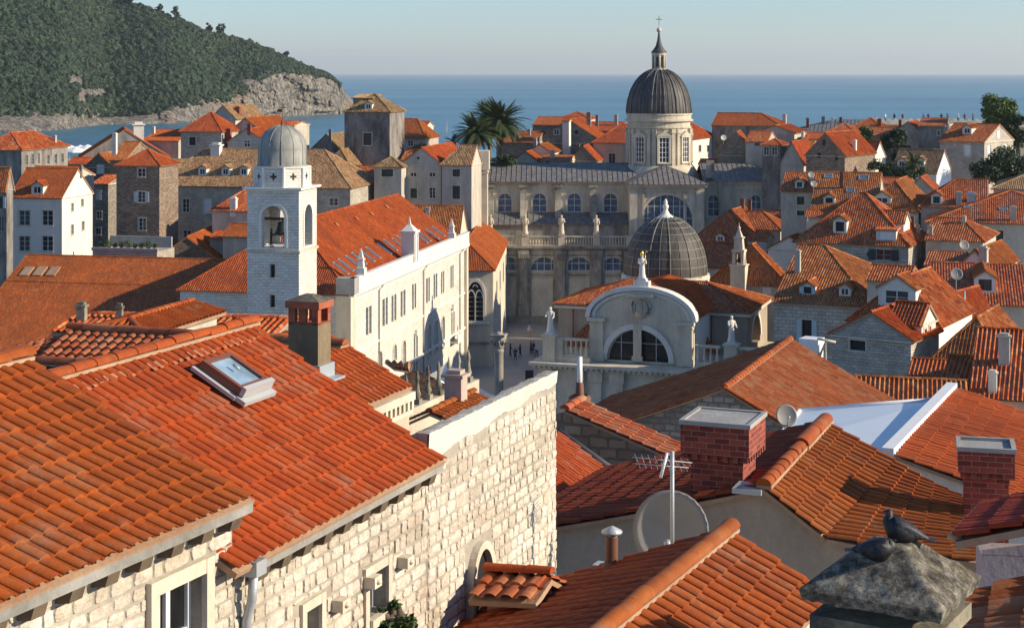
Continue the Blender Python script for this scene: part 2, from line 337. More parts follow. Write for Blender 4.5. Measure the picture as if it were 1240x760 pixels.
# ------------------------------------------------------------------ roofs
def prof_coppi(x):                                     # one roll and one channel per pitch
    x = x % 1.0
    return np.where(x < .58, np.sin(np.clip(x/.58, 0, 1)*math.pi), -.5*np.sin((x-.58)/.42*math.pi))
def prof_near(x):
    x = x % 1.0
    return np.where(x < .70, np.sqrt(np.clip(1-(2*x/.70-1)**2, 0, 1)), -.10*np.sin((x-.70)/.30*math.pi))
def prof_seam(x):
    x = x % 1.0
    return np.where((x > .46) & (x < .54), 1.0, 0.0)
LOD = {'far': (4, .085, 0, 0), 'mid': (5, .082, .012, .004), 'near': (12, .042, .026, .006)}
def rows_for(B, course, step):
    n = max(1, int(math.ceil(B/course))); r = []
    for j in range(n):
        b0, b1 = j*course, min((j+1)*course, B)
        r += [(b0, step, j), (b1, 0, j)]
    return r if step else [(0, 0, 0), (B, 0, 0)]
def slope(mb, poly, lod='far', m=0, pitch=PI_, course=CO_, prof=None, amp=None, under=1, thick=.1):
    """corrugated tiling over a planar convex polygon whose first edge is the eave"""
    p = [V(x) for x in poly]
    ax = (p[1]-p[0]); W = ax.length; ax.normalize()
    nrm = None
    for q in p[2:]:
        t = ax.cross(q-p[0])
        if t.length > 1e-4: nrm = t.normalized(); break
    if nrm is None: return
    if nrm.z < 0: nrm = -nrm
    up = nrm.cross(ax)
    if up.z < 0: up = -up
    ab = [((q-p[0]).dot(ax), (q-p[0]).dot(up)) for q in p]
    a0 = min(a for a, b in ab); a1 = max(a for a, b in ab); B = max(b for a, b in ab)
    pts, am, step, jit = LOD[lod]; am = amp if amp is not None else am
    if prof is None: prof = prof_near if lod == 'near' else prof_coppi
    if prof is prof_seam: fr = np.array([0, .455, .465, .535, .545]); step = 0
    elif lod == 'near': fr = np.array([0, .02, .07, .15, .25, .35, .45, .55, .63, .68, .70, .85])
    elif lod == 'mid': fr = np.array([0, .12, .29, .46, .58, .79])
    else: fr = np.array([0, .15, .43, .58, .79])
    nr = int(math.ceil((a1-a0)/pitch))
    A = (np.arange(nr)[:, None]+fr[None, :]).ravel()*pitch+a0; rid = np.repeat(np.arange(nr), len(fr))
    keep = A < a1-1e-4
    A = np.append(A[keep], a1); rid = np.append(rid[keep], nr-1)
    hi = np.full(len(A), -1e9); lo = np.full(len(A), 1e9)
    k = len(ab)
    for i in range(k):
        (x0, y0), (x1, y1) = ab[i], ab[(i+1) % k]
        if abs(x1-x0) < 1e-6:
            for y in (y0, y1):
                msk = np.abs(A-x0) < 1e-4; hi[msk] = np.maximum(hi[msk], y); lo[msk] = np.minimum(lo[msk], y)
            continue
        msk = (A >= min(x0, x1)-1e-5) & (A <= max(x0, x1)+1e-5)
        y = y0+(A-x0)/(x1-x0)*(y1-y0)
        hi[msk] = np.maximum(hi[msk], y[msk]); lo[msk] = np.minimum(lo[msk], y[msk])
    rw = rows_for(B, course, step)
    H0 = prof((A-a0)/pitch)*am
    rng = np.random.RandomState(int(abs(p[0].x*13+p[0].y*7))+3)
    J = rng.uniform(-1, 1, (nr+1, len(rw)+2))*jit
    n0 = np.array(p[0]); axn, upn, nn = np.array(ax), np.array(up), np.array(nrm)
    arr = np.zeros((len(rw), len(A), 3)); uv = np.zeros((len(rw), len(A), 2))
    for i, (bb, st, j) in enumerate(rw):
        b = np.clip(bb, lo, hi); h = H0+st+J[rid, j]+.02
        arr[i] = n0+axn*A[:, None]+upn*b[:, None]+nn*h[:, None]
        jj = (j+.5)*course if step else None
        uv[i, :, 0] = A; uv[i, :, 1] = b
        if step: uv[i, :, 1] = np.clip(b, j*course+.002, (j+1)*course-.002)
    uv[:, :, 0] += round(p[0].x*3)*pitch*7
    flip = nrm.dot(ax.cross(up)) < 0
    if flip: arr = arr[:, ::-1]; uv = uv[:, ::-1]
    mb.grid(arr, m, uv, sm=False)
    if under is not None:
        lo_ = [q-nrm*thick for q in p]; hi_ = [q+nrm*.003 for q in p]; n = len(p)
        mb.add(hi_+lo_, [tuple(range(n)), tuple(range(2*n-1, n-1, -1))]+[(i, n+i, n+(i+1) % n, (i+1) % n) for i in range(n)], under)
def patch(mb, e0, e1, r1, r0, lod='near', m=0, pitch=.21, course=.34, sag=0, under=1, amp=None, thick=.06, nr=None):
    """tiling over a four-cornered (possibly twisted or sagging) roof surface, rolls run ridge to eave"""
    e0, e1, r1, r0 = [np.array(V(x)) for x in (e0, e1, r1, r0)]
    W = (np.linalg.norm(e1-e0)+np.linalg.norm(r1-r0))/2; B = (np.linalg.norm(r0-e0)+np.linalg.norm(r1-e1))/2
    pts, am, step, jit = LOD[lod]; am = amp or am
    nr = nr or max(1, round(W/pitch)); nc = max(1, round(B/course))
    fr = np.array([0, .02, .07, .15, .25, .35, .45, .55, .63, .68, .70, .85]) if lod == 'near' else np.array([0, .12, .29, .46, .58, .79])
    prof = prof_near if lod == 'near' else prof_coppi
    A = np.append((np.arange(nr)[:, None]+fr[None]).ravel(), nr)/nr; rid = np.append(np.repeat(np.arange(nr), len(fr)), nr-1)
    def S(s, t): return (e0*(1-s)+e1*s)*(1-t)+(r0*(1-s)+r1*s)*t
    nn = np.cross(e1-e0, r0-e0)+np.cross(e1-e0, r1-e1); nn = nn/np.linalg.norm(nn)
    fl = nn[2] < 0
    if fl: nn = -nn
    rng = np.random.RandomState(int(abs(e0[0]*31+e0[1]*17))+1)
    J = rng.uniform(-1, 1, (nr+1, nc+1))*jit; JB = rng.uniform(-1, 1, (nr+1, nc+2))*.012
    H0 = prof(A*nr)*am
    arr = []; uv = []
    for j in range(nc):
        for (t, st) in ((j/nc, step), ((j+1)/nc, 0.0)):
            tt = t+(JB[rid, j] if st else JB[rid, j+1])/B
            tt = np.clip(tt, 0, 1)
            row = S(A[:, None], tt[:, None])+nn*(H0*(1.0+.12*(st > 0))+st+J[rid, j]-sag*math.sin(math.pi*t)*1.0)[:, None]
            arr.append(row); uv.append(np.stack([A*nr*pitch, np.full(len(A), (j+.5)*course)], 1))
    arr = np.array(arr); uv = np.array(uv)
    uv[:, :, 1] += 0
    if fl: arr = arr[:, ::-1]; uv = uv[:, ::-1]
    mb.grid(arr, m, uv, sm=False)
    if under is not None:
        K = 6
        g = np.array([[S(a, t)-nn*(.028+sag*math.sin(math.pi*t)) for a in np.linspace(0, 1, 2)] for t in np.linspace(0, 1, K)])
        g2 = g-nn*thick
        if fl: g = g[:, ::-1]; g2 = g2[:, ::-1]
        mb.grid(g, under); mb.grid(g2[:, ::-1], under)
        for gg in (0, -1): mb.grid(np.stack([g[:, gg], g2[:, gg]]), under)
        for gg in (0, -1): mb.grid(np.stack([g[gg], g2[gg]]), under)
def caps(mb, p, q, r=.12, seg=.40, m=0, n=7, mort=None, lift=.03, over=.02):
    """a row of half-round ridge tiles from p to q"""
    p, q = V(p), V(q); d = q-p; Ln = d.length
    if Ln < .05: return
    d.normalize(); s = d.cross(UP).normalized(); w = s.cross(d).normalized()
    k = max(1, round(Ln/seg)) if seg else 1
    for i in range(k):
        a = p+d*(Ln*i/k)-d*over; b = p+d*(Ln*(i+1)/k)+d*over
        r0, r1 = r*1.06, r*.92
        jz = random.uniform(-.008, .008)
        vs = []
        for (c, rr) in ((a, r0), (b, r1)):
            for t in range(n+1):
                th = math.pi*t/n; vs.append(c+s*(math.cos(th)*rr)+w*(math.sin(th)*rr*.85+lift+jz))
        fs = [(t, n+1+t, n+2+t, t+1) for t in range(n)]+[tuple(range(n+1)), tuple(range(2*n+1, n, -1))]
        uvv = [(i*PI_+.1+37*PI_, .1+i*.0) for _ in vs]
        uvv = [(i*PI_+.1, 50.1) for _ in vs]
        mb.add(vs, fs, m, uvv, False)
    if mort is not None:
        mb.obox(p-s*r*1.02-w*.02, d*Ln, s*r*2.04, w*(.005+lift), mort)

# ------------------------------------------------------------------ facades and windows
class Face:
    def __init__(s, o, t, n, Ln): s.o, s.t, s.n, s.L = V(o), V(t), V(n), Ln
    def hit(s, px):
        k = (px-CX)/F; return (k*s.o.y-s.o.x)/(s.t.x-k*s.t.y)
    def z(s, a, py): return HC-(py-HY)*(s.o.y+a*s.t.y)/F
    def rect(s, x0, y0, x1, y1):
        a, b = sorted((s.hit(x0), s.hit(x1))); mid = (a+b)/2
        return a, s.z(mid, y1), b, s.z(mid, y0)
    def pt(s, a, z, out=0): p = s.o+s.t*a+s.n*out; return V((p.x, p.y, z))
def wall(mb, fc, z0, z1, holes=(), depth=.18, m=0):
    hs = [h for h in holes if h[0] > .02 and h[2] < fc.L-.02 and h[1] > z0 and h[3] < z1-.02]
    xs = sorted({0, fc.L, *[h[0] for h in hs], *[h[2] for h in hs]}); zs = sorted({z0, z1, *[h[1] for h in hs], *[h[3] for h in hs]})
    def inh(x, z): return any(h[0] < x < h[2] and h[1] < z < h[3] for h in hs)
    for i in range(len(xs)-1):
        run = None
        for j in range(len(zs)-1):
            mid = ((xs[i]+xs[i+1])/2, (zs[j]+zs[j+1])/2)
            if not inh(*mid):
                if run is None: run = zs[j]
                if j == len(zs)-2 or inh(mid[0], (zs[j+1]+zs[j+2])/2):
                    mb.poly([fc.pt(xs[i], run), fc.pt(xs[i+1], run), fc.pt(xs[i+1], zs[j+1]), fc.pt(xs[i], zs[j+1])], m); run = None
    for h in hs:
        a, c, b, d = h[:4]; D = -depth
        mb.poly([fc.pt(a, c), fc.pt(a, d), fc.pt(a, d, D), fc.pt(a, c, D)], m); mb.poly([fc.pt(b, c), fc.pt(b, c, D), fc.pt(b, d, D), fc.pt(b, d)], m)
        mb.poly([fc.pt(a, c), fc.pt(a, c, D), fc.pt(b, c, D), fc.pt(b, c)], m); mb.poly([fc.pt(a, d), fc.pt(b, d), fc.pt(b, d, D), fc.pt(a, d, D)], m)
    return hs
def fbox(mb, fc, a0, z0, a1, z1, o0, o1, m=0):
    p = fc.pt(a0, z0, o0); mb.obox(p, fc.t*(a1-a0), fc.n*(o1-o0), UP*(z1-z0), m)
def arcpts(fc, cx, cz, rx, rz, out, n=12, a0=0, a1=math.pi): return [fc.pt(cx+math.cos(a0+(a1-a0)*i/n)*rx, cz+math.sin(a0+(a1-a0)*i/n)*rz, out) for i in range(n+1)]
def arch_band(mb, fc, cx, cz, r0, r1, o0, o1, m=0, n=14, rz=1.0):
    A = [arcpts(fc, cx, cz, r, r*rz, o, n) for r, o in ((r0, o0), (r1, o0), (r1, o1), (r0, o1))]
    vs = sum(A, []); k = n+1; fs = []
    for a in range(4):
        b = (a+1) % 4
        for i in range(n): fs.append((a*k+i, a*k+i+1, b*k+i+1, b*k+i))
    fs += [(0, k, 2*k, 3*k), (n, 3*k+n, 2*k+n, k+n)]
    mb.add(vs, fs, m)
def spandrel(mb, fc, a, c, b, d, out, m=0, n=10):
    """fills the corners of rect opening a..b, top d, so its head becomes a half-round arch"""
    r = (b-a)/2; cx = (a+b)/2; cz = d-r
    for sg, x in ((-1, a), (1, b)):
        pts = [fc.pt(x, d, out), fc.pt(x, cz, out)]+[fc.pt(cx+sg*math.cos(t*math.pi/2/n)*r, cz+math.sin(t*math.pi/2/n)*r, out) for t in range(1, n+1)]
        mb.poly(pts if sg < 0 else pts[::-1], m)
FRAME = {'w': 'white_paint', 'b': 'brown_wood', 'g': 'grey_paint', 'd': 'dark_shutter', 's': 'white_paint'}
def window(parent, fc, r, style='w', depth=.18, surround='limestone', recess=True):
    """style: letters w/b/g frame colour; o dark opening; c closed white shutters; k closed dark shutters; S open white shutters; K open dark shutters; a arched; n no surround"""
    a, c, b, d = r; w = b-a; h = d-c; D = -depth if recess else .012
    fr = MB(); fw = .045 if w > .5 else .03
    col = 'brown_wood' if 'b' in style else 'grey_paint' if 'g' in style else 'dark_shutter' if ('k' in style) else 'white_paint'
    if 'n' not in style:
        s = .11
        fbox(fr, fc, a-s, c-.12, b+s, c-.002, .0, .09, 1)
        fbox(fr, fc, a-s, d+.002, b+s, d+.13, .0, .05, 1)
        fbox(fr, fc, a-s, c, a-.002, d, .0, .035, 1); fbox(fr, fc, b+.002, c, b+s, d, .0, .035, 1)
    o0, o1 = (D+.02, D+.06) if recess else (.0, .05)
    if 'c' in style or 'k' in style:
        for q in range(2):
            x0 = a+w/2*q+.01; x1 = a+w/2*(q+1)-.01
            fbox(fr, fc, x0, c+.01, x1, d-.01, o0, o1, 0)
            ns = max(3, int(h/.12))
            for i in range(ns): fbox(fr, fc, x0+.05, c+.03+i*(h-.06)/ns, x1-.05, c+.03+(i+.55)*(h-.06)/ns, o1+.001, o1+.015, 0)
    elif 'o' not in style:
        fbox(fr, fc, a, c, a+fw, d, o0, o1); fbox(fr, fc, b-fw, c, b, d, o0, o1); fbox(fr, fc, a+fw, c, b-fw, c+fw, o0, o1); fbox(fr, fc, a+fw, d-fw, b-fw, d, o0, o1)
        fbox(fr, fc, a+w/2-fw*.7, c+fw, a+w/2+fw*.7, d-fw, o0, o1+.01)
        nb = max(1, min(4, round(h/.55)))
        for i in range(1, nb): fbox(fr, fc, a+fw, c+h*i/nb-.015, b-fw, c+h*i/nb+.015, o0, o1-.008)
    if 'S' in style or 'K' in style:
        mi = 2
        for sg in (-1, 1):
            x0, x1 = (a-w*.5-.02, a-.01) if sg < 0 else (b+.01, b+w*.5+.02)
            fbox(fr, fc, x0, c, x1, d, .06, .10, mi)
            ns = max(3, int(h/.13))
            for i in range(ns): fbox(fr, fc, x0+.04, c+.04+i*(h-.08)/ns, x1-.04, c+.04+(i+.5)*(h-.08)/ns, .101, .115, mi)
    ob = fr.build('window', [col, surround, 'dark_shutter' if 'K' in style else 'blue_shutter'], parent)
    if not ('c' in style or 'k' in style):
        g = MB(); gp = D+.005 if recess else .008
        g.poly([fc.pt(a, c, gp), fc.pt(b, c, gp), fc.pt(b, d, gp), fc.pt(a, d, gp)])
        g.build('pane', 'dark_hole' if 'o' in style else 'glass', ob if ob else parent)
    return ob
def archwin(parent, fc, r, wallm='limestone', hole=True, nx=2, nz=3, dark=False, depth=.25, band=.22, name='window', frame='white_paint', glass='glass_blue', sill=True):
    a, c, b, d = r; R = (b-a)/2; cx = (a+b)/2; cz = d-R
    if cz < c: cz = c
    D = -depth if hole else .02
    fr = MB()
    if hole: spandrel(fr, fc, a, c, b, cz+R, 0.0, 1)
    if hole:                                           # curved soffit of the arch
        A = arcpts(fc, cx, cz, R, R, 0, 12); B_ = arcpts(fc, cx, cz, R, R, D, 12)
        fr.add(A+B_, [(i, i+1, 14+i, 13+i) for i in range(12)], 1)
    arch_band(fr, fc, cx, cz, R+.003, R+band, .0, .08, 2)
    if cz-c > .2:
        fbox(fr, fc, a-band, c, a-.003, cz, .0, .08, 2); fbox(fr, fc, b+.003, c, b+band, cz, .0, .08, 2)
    if sill: fbox(fr, fc, a-band-.1, c-.2, b+band+.1, c-.003, .0, .16, 2)
    t = .05
    if not dark:
        o0, o1 = D+.02, D+.07
        arch_band(fr, fc, cx, cz, R-.09, R-.003, o0, o1, 0)
        for i in range(0, nx+1):
            x = a+(b-a)*i/nx; x = min(max(x, a+t), b-t); top = cz+math.sqrt(max(.001, R*R-(x-cx)**2)); fbox(fr, fc, x-t*.8, c, x+t*.8, top-.02, o0, o1, 0)
        H_ = cz+R-c
        for i in range(0, nz):
            z = c+H_*i/nz+t; hw = R if z < cz else math.sqrt(max(.001, R*R-(z-cz)**2)); fbox(fr, fc, cx-hw+.02, z-t*.7, cx+hw-.02, z+t*.7, o0, o1-.01, 0)
    w_ = fr.build(name, [frame, wallm, 'limestone'], parent)
    g = MB(); gp = D+.006
    if hole: g.poly([fc.pt(a, c, gp), fc.pt(b, c, gp), fc.pt(b, cz+R, gp), fc.pt(a, cz+R, gp)])
    else: g.poly([fc.pt(b, c, gp)]+arcpts(fc, cx, cz, R, R, gp, 14)+[fc.pt(a, c, gp)])
    g.build('pane', 'dark_hole' if dark else glass, w_)
    return w_
def thing_loc(o): return V(o['_o'])

ROOFS = []
class House: pass
def inpoly(pt, poly, nrm):
    s = 0
    for i in range(len(poly)):
        c = (poly[(i+1) % len(poly)]-poly[i]).cross(pt-poly[i]).dot(nrm)
        if c > 1e-6:
            if s < 0: return False
            s = 1
        elif c < -1e-6:
            if s > 0: return False
            s = -1
    return True
def cast(polys, px, py):
    d = V(((px-CX)/F, 1, -(py-HY)/F)); o = V((0, 0, HC)); best = None
    for i, (pl, ax) in enumerate(polys):
        n = (pl[1]-pl[0]).cross(pl[2]-pl[0]).normalized()
        dn = d.dot(n)
        if abs(dn) < 1e-6: continue
        t = (pl[0]-o).dot(n)/dn; q = o+d*t
        if t > 0 and inpoly(q, pl, n) and (best is None or t < best[0]): best = (t, q, i, n)
    return best
def ground(X, Y):
    def sm(t): t = min(1, max(0, t)); return t*t*(3-2*t)
    z = 24*sm((140-Y)/100)
    z += 13*sm((X-12)/40)*sm((Y-200)/60)
    z += 12*sm((Y-272)/30)*sm((X+75)/30)*(1-sm((X-12)/40))
    z += 4*sm((X-10)/30)*sm((Y-150)/30)*(1-sm((Y-200)/60))
    return z
HOUSES = {}
def chimney(parent, base, w, h, ang=12, mat='plaster', d=None, style=0):
    v, u = axes(ang); d = d or w*.85
    mb = MB(); b = V(base)-UP*(w*.9+.25); H = h+w*.9+.25
    mb.cbox(b, v, u, w, d, H*1.0, 0)
    c = mb.build('chimney', mat, parent)
    t = MB(); top = b+UP*(H+.002)
    if style == 0:
        t.cbox(top, v, u, w*1.28, d*1.28, max(.08, w*.14))
        t.cbox(top+UP*(max(.08, w*.14)+.002), v, u, w*.8, d*.8, max(.1, w*.2))
    elif style == 1:                                   # little tiled hood on stubs
        for sx in (-1, 1):
            for sy in (-1, 1): t.cbox(top+v*sx*w*.38+u*sy*d*.38, v, u, w*.2, d*.2, w*.35)
        t.frus(top+UP*(w*.35+.002), v, u, w*1.3, d*1.3, w*.1, d*.1, w*.42)
    else:
        t.cbox(top, v, u, w*1.2, d*1.2, .07)
        t.lathe(top+UP*.07, [(w*.22, 0), (w*.2, .35), (w*.28, .38), (w*.28, .45), (w*.05, .47)], 10)
    t.build('chimney_cap', 'tile_orange' if style == 1 else mat, c)
    return c
def dormer(parent, q, down, ax, tanp, w, hw, style='w', wallm='plaster_white', tile='tile_orange', shed=False, lod='far', rise=None):
    """q: point on the slope at the foot of the dormer's front; down: horizontal downhill direction; ax: along the eave"""
    if ax.x < 0: ax = -ax
    q = V(q)-UP*.05; rise = (w*.32 if rise is None else rise) if not shed else .12
    mb = MB(); fc = Face(q-ax*w/2+UP*0, ax, down, w)
    z0, z1 = q.z-.1, q.z+hw
    ww = w*.62; r = ((w-ww)/2, q.z+hw*.2, (w+ww)/2, q.z+hw*.88)
    wall(mb, fc, z0, z1, [r], .1)
    L1 = hw/tanp
    for s in (0, 1):
        a = fc.pt(w*s, q.z-.1); b_ = fc.pt(w*s, z1); c_ = b_-down*L1; mb.poly([a, b_, c_] if s else [a, c_, b_])
    if not shed: mb.poly([fc.pt(0, z1), fc.pt(w, z1), fc.pt(w/2, z1+rise)])
    d = mb.build('dormer', wallm, parent)
    rf = MB(); o = .14; L2 = (hw+rise)/tanp
    if shed:
        slope(rf, [fc.pt(-o, z1, o), fc.pt(w+o, z1, o), fc.pt(w+o, z1+.25*0+.2, -L1-.4), fc.pt(-o, z1+.2, -L1-.4)], lod)
    else:
        k = rise/(w/2)
        e0f, e0b = fc.pt(-o, z1-o*k+.02, o), fc.pt(-o, z1-o*k+.02, -L1-.1); rf_, rb = fc.pt(w/2, z1+rise+.02, o), fc.pt(w/2, z1+rise+.02, -L2)
        slope(rf, [e0b, e0f, rf_, rb], lod); e1f, e1b = fc.pt(w+o, z1-o*k+.02, o), fc.pt(w+o, z1-o*k+.02, -L1-.1)
        slope(rf, [e1f, e1b, rb, rf_], lod); caps(rf, rf_, rb, .1, .5 if lod != 'far' else 1.2)
    rf.build('dormer_roof', [tile, 'mortar'], d)
    window(d, fc, r, style+'n', .1)
    return d
def house(label, fl, xr, Y=None, ze=None, ang=12, D=10, xb=None, ridge='v', hip=(0, 0), ry=None, rise=None, wallm='ashlar', tile='tile_mixed',
          wins=(), chim=(), dorm=(), sky=(), z0=None, over=.3, lod=None, group='tiled roof houses of the old town', cat='house', inset=(None, None), corn=True, name='tiled_house', lead=False, gwall=None):
    v, u = axes(ang)
    FL = P(fl[0], fl[1], Y) if Y else Q(fl[0], fl[1], ze); ze = FL.z; Y = FL.y
    k = (xr-CX)/F; W = (k*FL.y-FL.x)/(v.x-k*v.y); FR = FL+v*W
    if xb is not None: k = (xb-CX)/F; D = (k*FR.y-FR.x)/(u.x-k*u.y)
    D = max(1.5, D); W = max(1.0, W)
    half = (D if ridge == 'v' else W)/2; span = W if ridge == 'v' else D
    ins = [(inset[i] if inset[i] is not None else min(half, span/2-.01)) if hip[i] else 0 for i in (0, 1)]
    if ins[0]+ins[1] > span: f_ = span/(ins[0]+ins[1])*.999; ins = [x*f_ for x in ins]
    def LP(x, y, z): q = FL+v*x+u*y; return V((q.x, q.y, z))
    if ridge == 'v': R0, R1 = (ins[0], D/2), (W-ins[1], D/2)
    else: R0, R1 = (W/2, ins[0]), (W/2, D-ins[1])
    if rise is None:
        if ry is None: rise = half*.5
        else:
            rp = LP((R0[0]+R1[0])/2, D/2, 0) if ridge == 'v' else LP(R0[0], R0[1], 0)
            rise = HC-(ry-HY)*rp.y/F-ze
            if rise < half*.12: rise = half*.12; print('LOW RISE', label)
            if rise > half*1.5: print('STEEP', label, rise/half)
    tp = rise/half; o = over; zl = ze-o*tp; zr = ze+rise
    lod = lod or ('mid' if Y < 130 else 'far')
    if ridge == 'v' and xb is not None or ridge == 'v':
        for _ in range(8):
            if ry is None or rise/half <= .95: break
            D *= 1.25; half = D/2
            ins = [(inset[i] if inset[i] is not None else min(half, span/2-.01)) if hip[i] else 0 for i in (0, 1)]
            if ins[0]+ins[1] > span: f_ = span/(ins[0]+ins[1])*.999; ins = [x*f_ for x in ins]
            R0, R1 = (ins[0], D/2), (W-ins[1], D/2); rp = LP((R0[0]+R1[0])/2, D/2, 0); rise = HC-(ry-HY)*rp.y/F-ze
        tp = rise/half; zl = ze-o*tp; zr = ze+rise
    cx = LP(W/2, D/2, 0); zg = z0 if z0 is not None else min(ground(*LP(a, b, 0).xy) for a in (0, W) for b in (0, D))-.3
    T = thing(name, label, cat, (cx.x, cx.y, zg), group)
    h = House(); h.T = T; h.FL = FL; h.v = v; h.u = u; h.W = W; h.D = D; h.ze = ze; h.zr = zr; h.LP = LP; h.zg = zg
    h.front = Face(FL, v, -u, W); h.right = Face(FR, u, v, D); h.left = Face(LP(0, D, ze), -u, -v, D); h.back = Face(LP(W, D, ze), -v, u, D and W)
    faces = {'f': h.front, 'r': h.right, 'l': h.left}
    holes = {'f': [], 'r': [], 'l': []}; ws = []
    for wn in wins:
        fkey = wn[0]; fc = faces[fkey]; r = fc.rect(*wn[1:5])
        top = ze-.12
        ok = r[0] > .05 and r[2] < fc.L-.05 and r[3] < top
        if ok and 'x' not in (wn[5] if len(wn) > 5 else 'w'): holes[fkey].append(r)
        elif not ok: ok = False
        ws.append((fc, r, wn[5] if len(wn) > 5 else 'w', ok))
    mb = MB()
    zt = ze-.02
    for key in 'frl': wall(mb, faces[key], zg, zt, holes[key])
    wall(mb, h.back, zg, zt)
    gm = 0
    if ridge == 'v':
        if not hip[0]: mb.poly([LP(0, D, zt), LP(0, 0, zt), LP(0, D/2, zr-.03)])
        if not hip[1]: mb.poly([LP(W, 0, zt), LP(W, D, zt), LP(W, D/2, zr-.03)])
    else:
        if not hip[0]: mb.poly([LP(0, 0, zt), LP(W, 0, zt), LP(W/2, 0, zr-.03)])
        if not hip[1]: mb.poly([LP(W, D, zt), LP(0, D, zt), LP(W/2, D, zr-.03)])
    mb.build('wall', wallm, T)
    if corn:
        cm = MB()
        for fc in (h.front, h.right, h.left): fbox(cm, fc, -.08 if True else 0, zl-.16+o*tp*.5, fc.L+.08, zl-.02+o*tp*.3, -.02, .14)
        cm.build('cornice', 'limestone', T)
    g = .12
    if ridge == 'v':
        x0 = -o if hip[0] else -g; x1 = W+o if hip[1] else W+g
        r0 = LP(R0[0] if hip[0] else -g, D/2, zr); r1 = LP(R1[0] if hip[1] else W+g, D/2, zr)
        sl = [[LP(x0, -o, zl), LP(x1, -o, zl), r1, r0], [LP(x1, D+o, zl), LP(x0, D+o, zl), r0, r1]]
        if hip[0]: sl.append([LP(x0, D+o, zl), LP(x0, -o, zl), r0])
        if hip[1]: sl.append([LP(x1, -o, zl), LP(x1, D+o, zl), r1])
        hl = ([(LP(x0, -o, zl), r0), (LP(x0, D+o, zl), r0)] if hip[0] else [])+([(LP(x1, -o, zl), r1), (LP(x1, D+o, zl), r1)] if hip[1] else [])
    else:
        y0 = -o if hip[0] else -g; y1 = D+o if hip[1] else D+g
        r0 = LP(W/2, R0[1] if hip[0] else -g, zr); r1 = LP(W/2, R1[1] if hip[1] else D+g, zr)
        sl = [[LP(-o, y1, zl), LP(-o, y0, zl), r0, r1], [LP(W+o, y0, zl), LP(W+o, y1, zl), r1, r0]]
        if hip[0]: sl.append([LP(-o, y0, zl), LP(W+o, y0, zl), r0])
        if hip[1]: sl.append([LP(W+o, y1, zl), LP(-o, y1, zl), r1])
        hl = ([(LP(-o, y0, zl), r0), (LP(W+o, y0, zl), r0)] if hip[0] else [])+([(LP(-o, y1, zl), r1), (LP(W+o, y1, zl), r1)] if hip[1] else [])
    sl = [[V(p) for p in s] for s in sl]
    for s in sl:
        if len(s) == 4 and (s[2]-s[3]).length < .03: s.pop()
    rb = MB()
    for s in sl:
        if lead: slope(rb, s, 'far', pitch=.75, prof=prof_seam, amp=.07)
        else: slope(rb, s, lod)
    sg = .42 if Y < 175 else 1.6
    if not lead:
        caps(rb, r0, r1, .13, sg)
        for a, b in hl: caps(rb, a, b, .12, sg)
    h.roof = rb.build('roof', [tile, 'mortar'], T)
    h.slopes = [(s, (s[1]-s[0]).normalized()) for s in sl]; h.tp = tp
    for fc, r, st, ok in ws:
        if 'a' in st: archwin(T, fc, r, wallm, hole=ok, dark='o' in st); continue
        window(T, fc, r, st.replace('x', ''), .18, 'limestone', recess=ok and 'x' not in st)
    for cdef in chim:
        x, yt, yb, wpx = cdef[:4]; hit = None
        for dy in (0, 2, 4, 7, 10, 14, 18):
            hit = cast(h.slopes, x, yb+dy)
            if hit: break
        if not hit: print('CHIM MISS', label, cdef); continue
        q = hit[1]; s_ = q.y/F
        chimney(T, q, wpx*s_*.82, (yb+dy-yt)*s_*.85, ang, cdef[4] if len(cdef) > 4 else 'plaster', style=cdef[5] if len(cdef) > 5 else 0)
    for dd in dorm:
        x, yb, wpx, hpx = dd[:4]; hit = cast(h.slopes, x, yb)
        if not hit: print('DORM MISS', label, dd); continue
        q = hit[1]; s_ = q.y/F; sp, ax = h.slopes[hit[2]]
        n = hit[3]; n = n if n.z > 0 else -n; down = V((n.x, n.y, 0)).normalized(); tan = math.sqrt(n.x**2+n.y**2)/n.z
        opt = dd[4] if len(dd) > 4 else {}
        dormer(T, q, down, ax, max(tan, .25), wpx*s_/max(.4, abs(ax.x)), hpx*s_, opt.get('st', 'w'), opt.get('wall', 'plaster_white'), opt.get('tile', tile), opt.get('shed', False), lod if lod != 'near' else 'mid')
    for sk in sky:
        x, y, w_, l_ = sk; hit = cast(h.slopes, x, y)
        if not hit: print('SKY MISS', label, sk); continue
        skylight(T, hit[1], h.slopes[hit[2]][1], hit[3], w_, l_)
    HOUSES[label] = h
    return h
def skylight(T, q, ax, n, w, l, glass='glass_blue', t=.045):
    n = n if n.z > 0 else -n; up = n.cross(ax)
    if up.z < 0: up = -up
    o = q-ax*w/2-up*l/2+n*.02
    mb = MB()
    for (a, b, cc, dd) in ((0, 0, w, t), (0, l-t, w, t), (0, t, t, l-2*t), (w-t, t, t, l-2*t)): mb.obox(o+ax*a+up*b, ax*cc, up*dd, n*.16)
    f = mb.build('skylight', 'grey_paint', T)
    g = MB(); g.obox(o+ax*t+up*t+n*.02, ax*(w-2*t), up*(l-2*t), n*.09); g.build('pane', glass, f)
plaster_mat('plaster_mauve', (.36, .32, .36), (.28, .25, .28), .3, .6)
m, nt, b = nodes('mossy_cap')
c = ramp(nt, noise(nt, 7, 9, .8), [(.38, (.035, .028, .02)), (.48, (.14, .12, .09)), (.55, (.31, .275, .21)), (.64, (.50, .46, .37))])
c = mixc(nt, ramp(nt, noise(nt, 30, 6, .8), [(.5, (0, 0, 0)), (.62, (.7, .7, .7))]), c, (.03, .028, .02))
c = mixc(nt, ramp(nt, noise(nt, 5, 6, .7), [(.58, (0, 0, 0)), (.68, (.4, .4, .4))]), c, (.24, .18, .05))
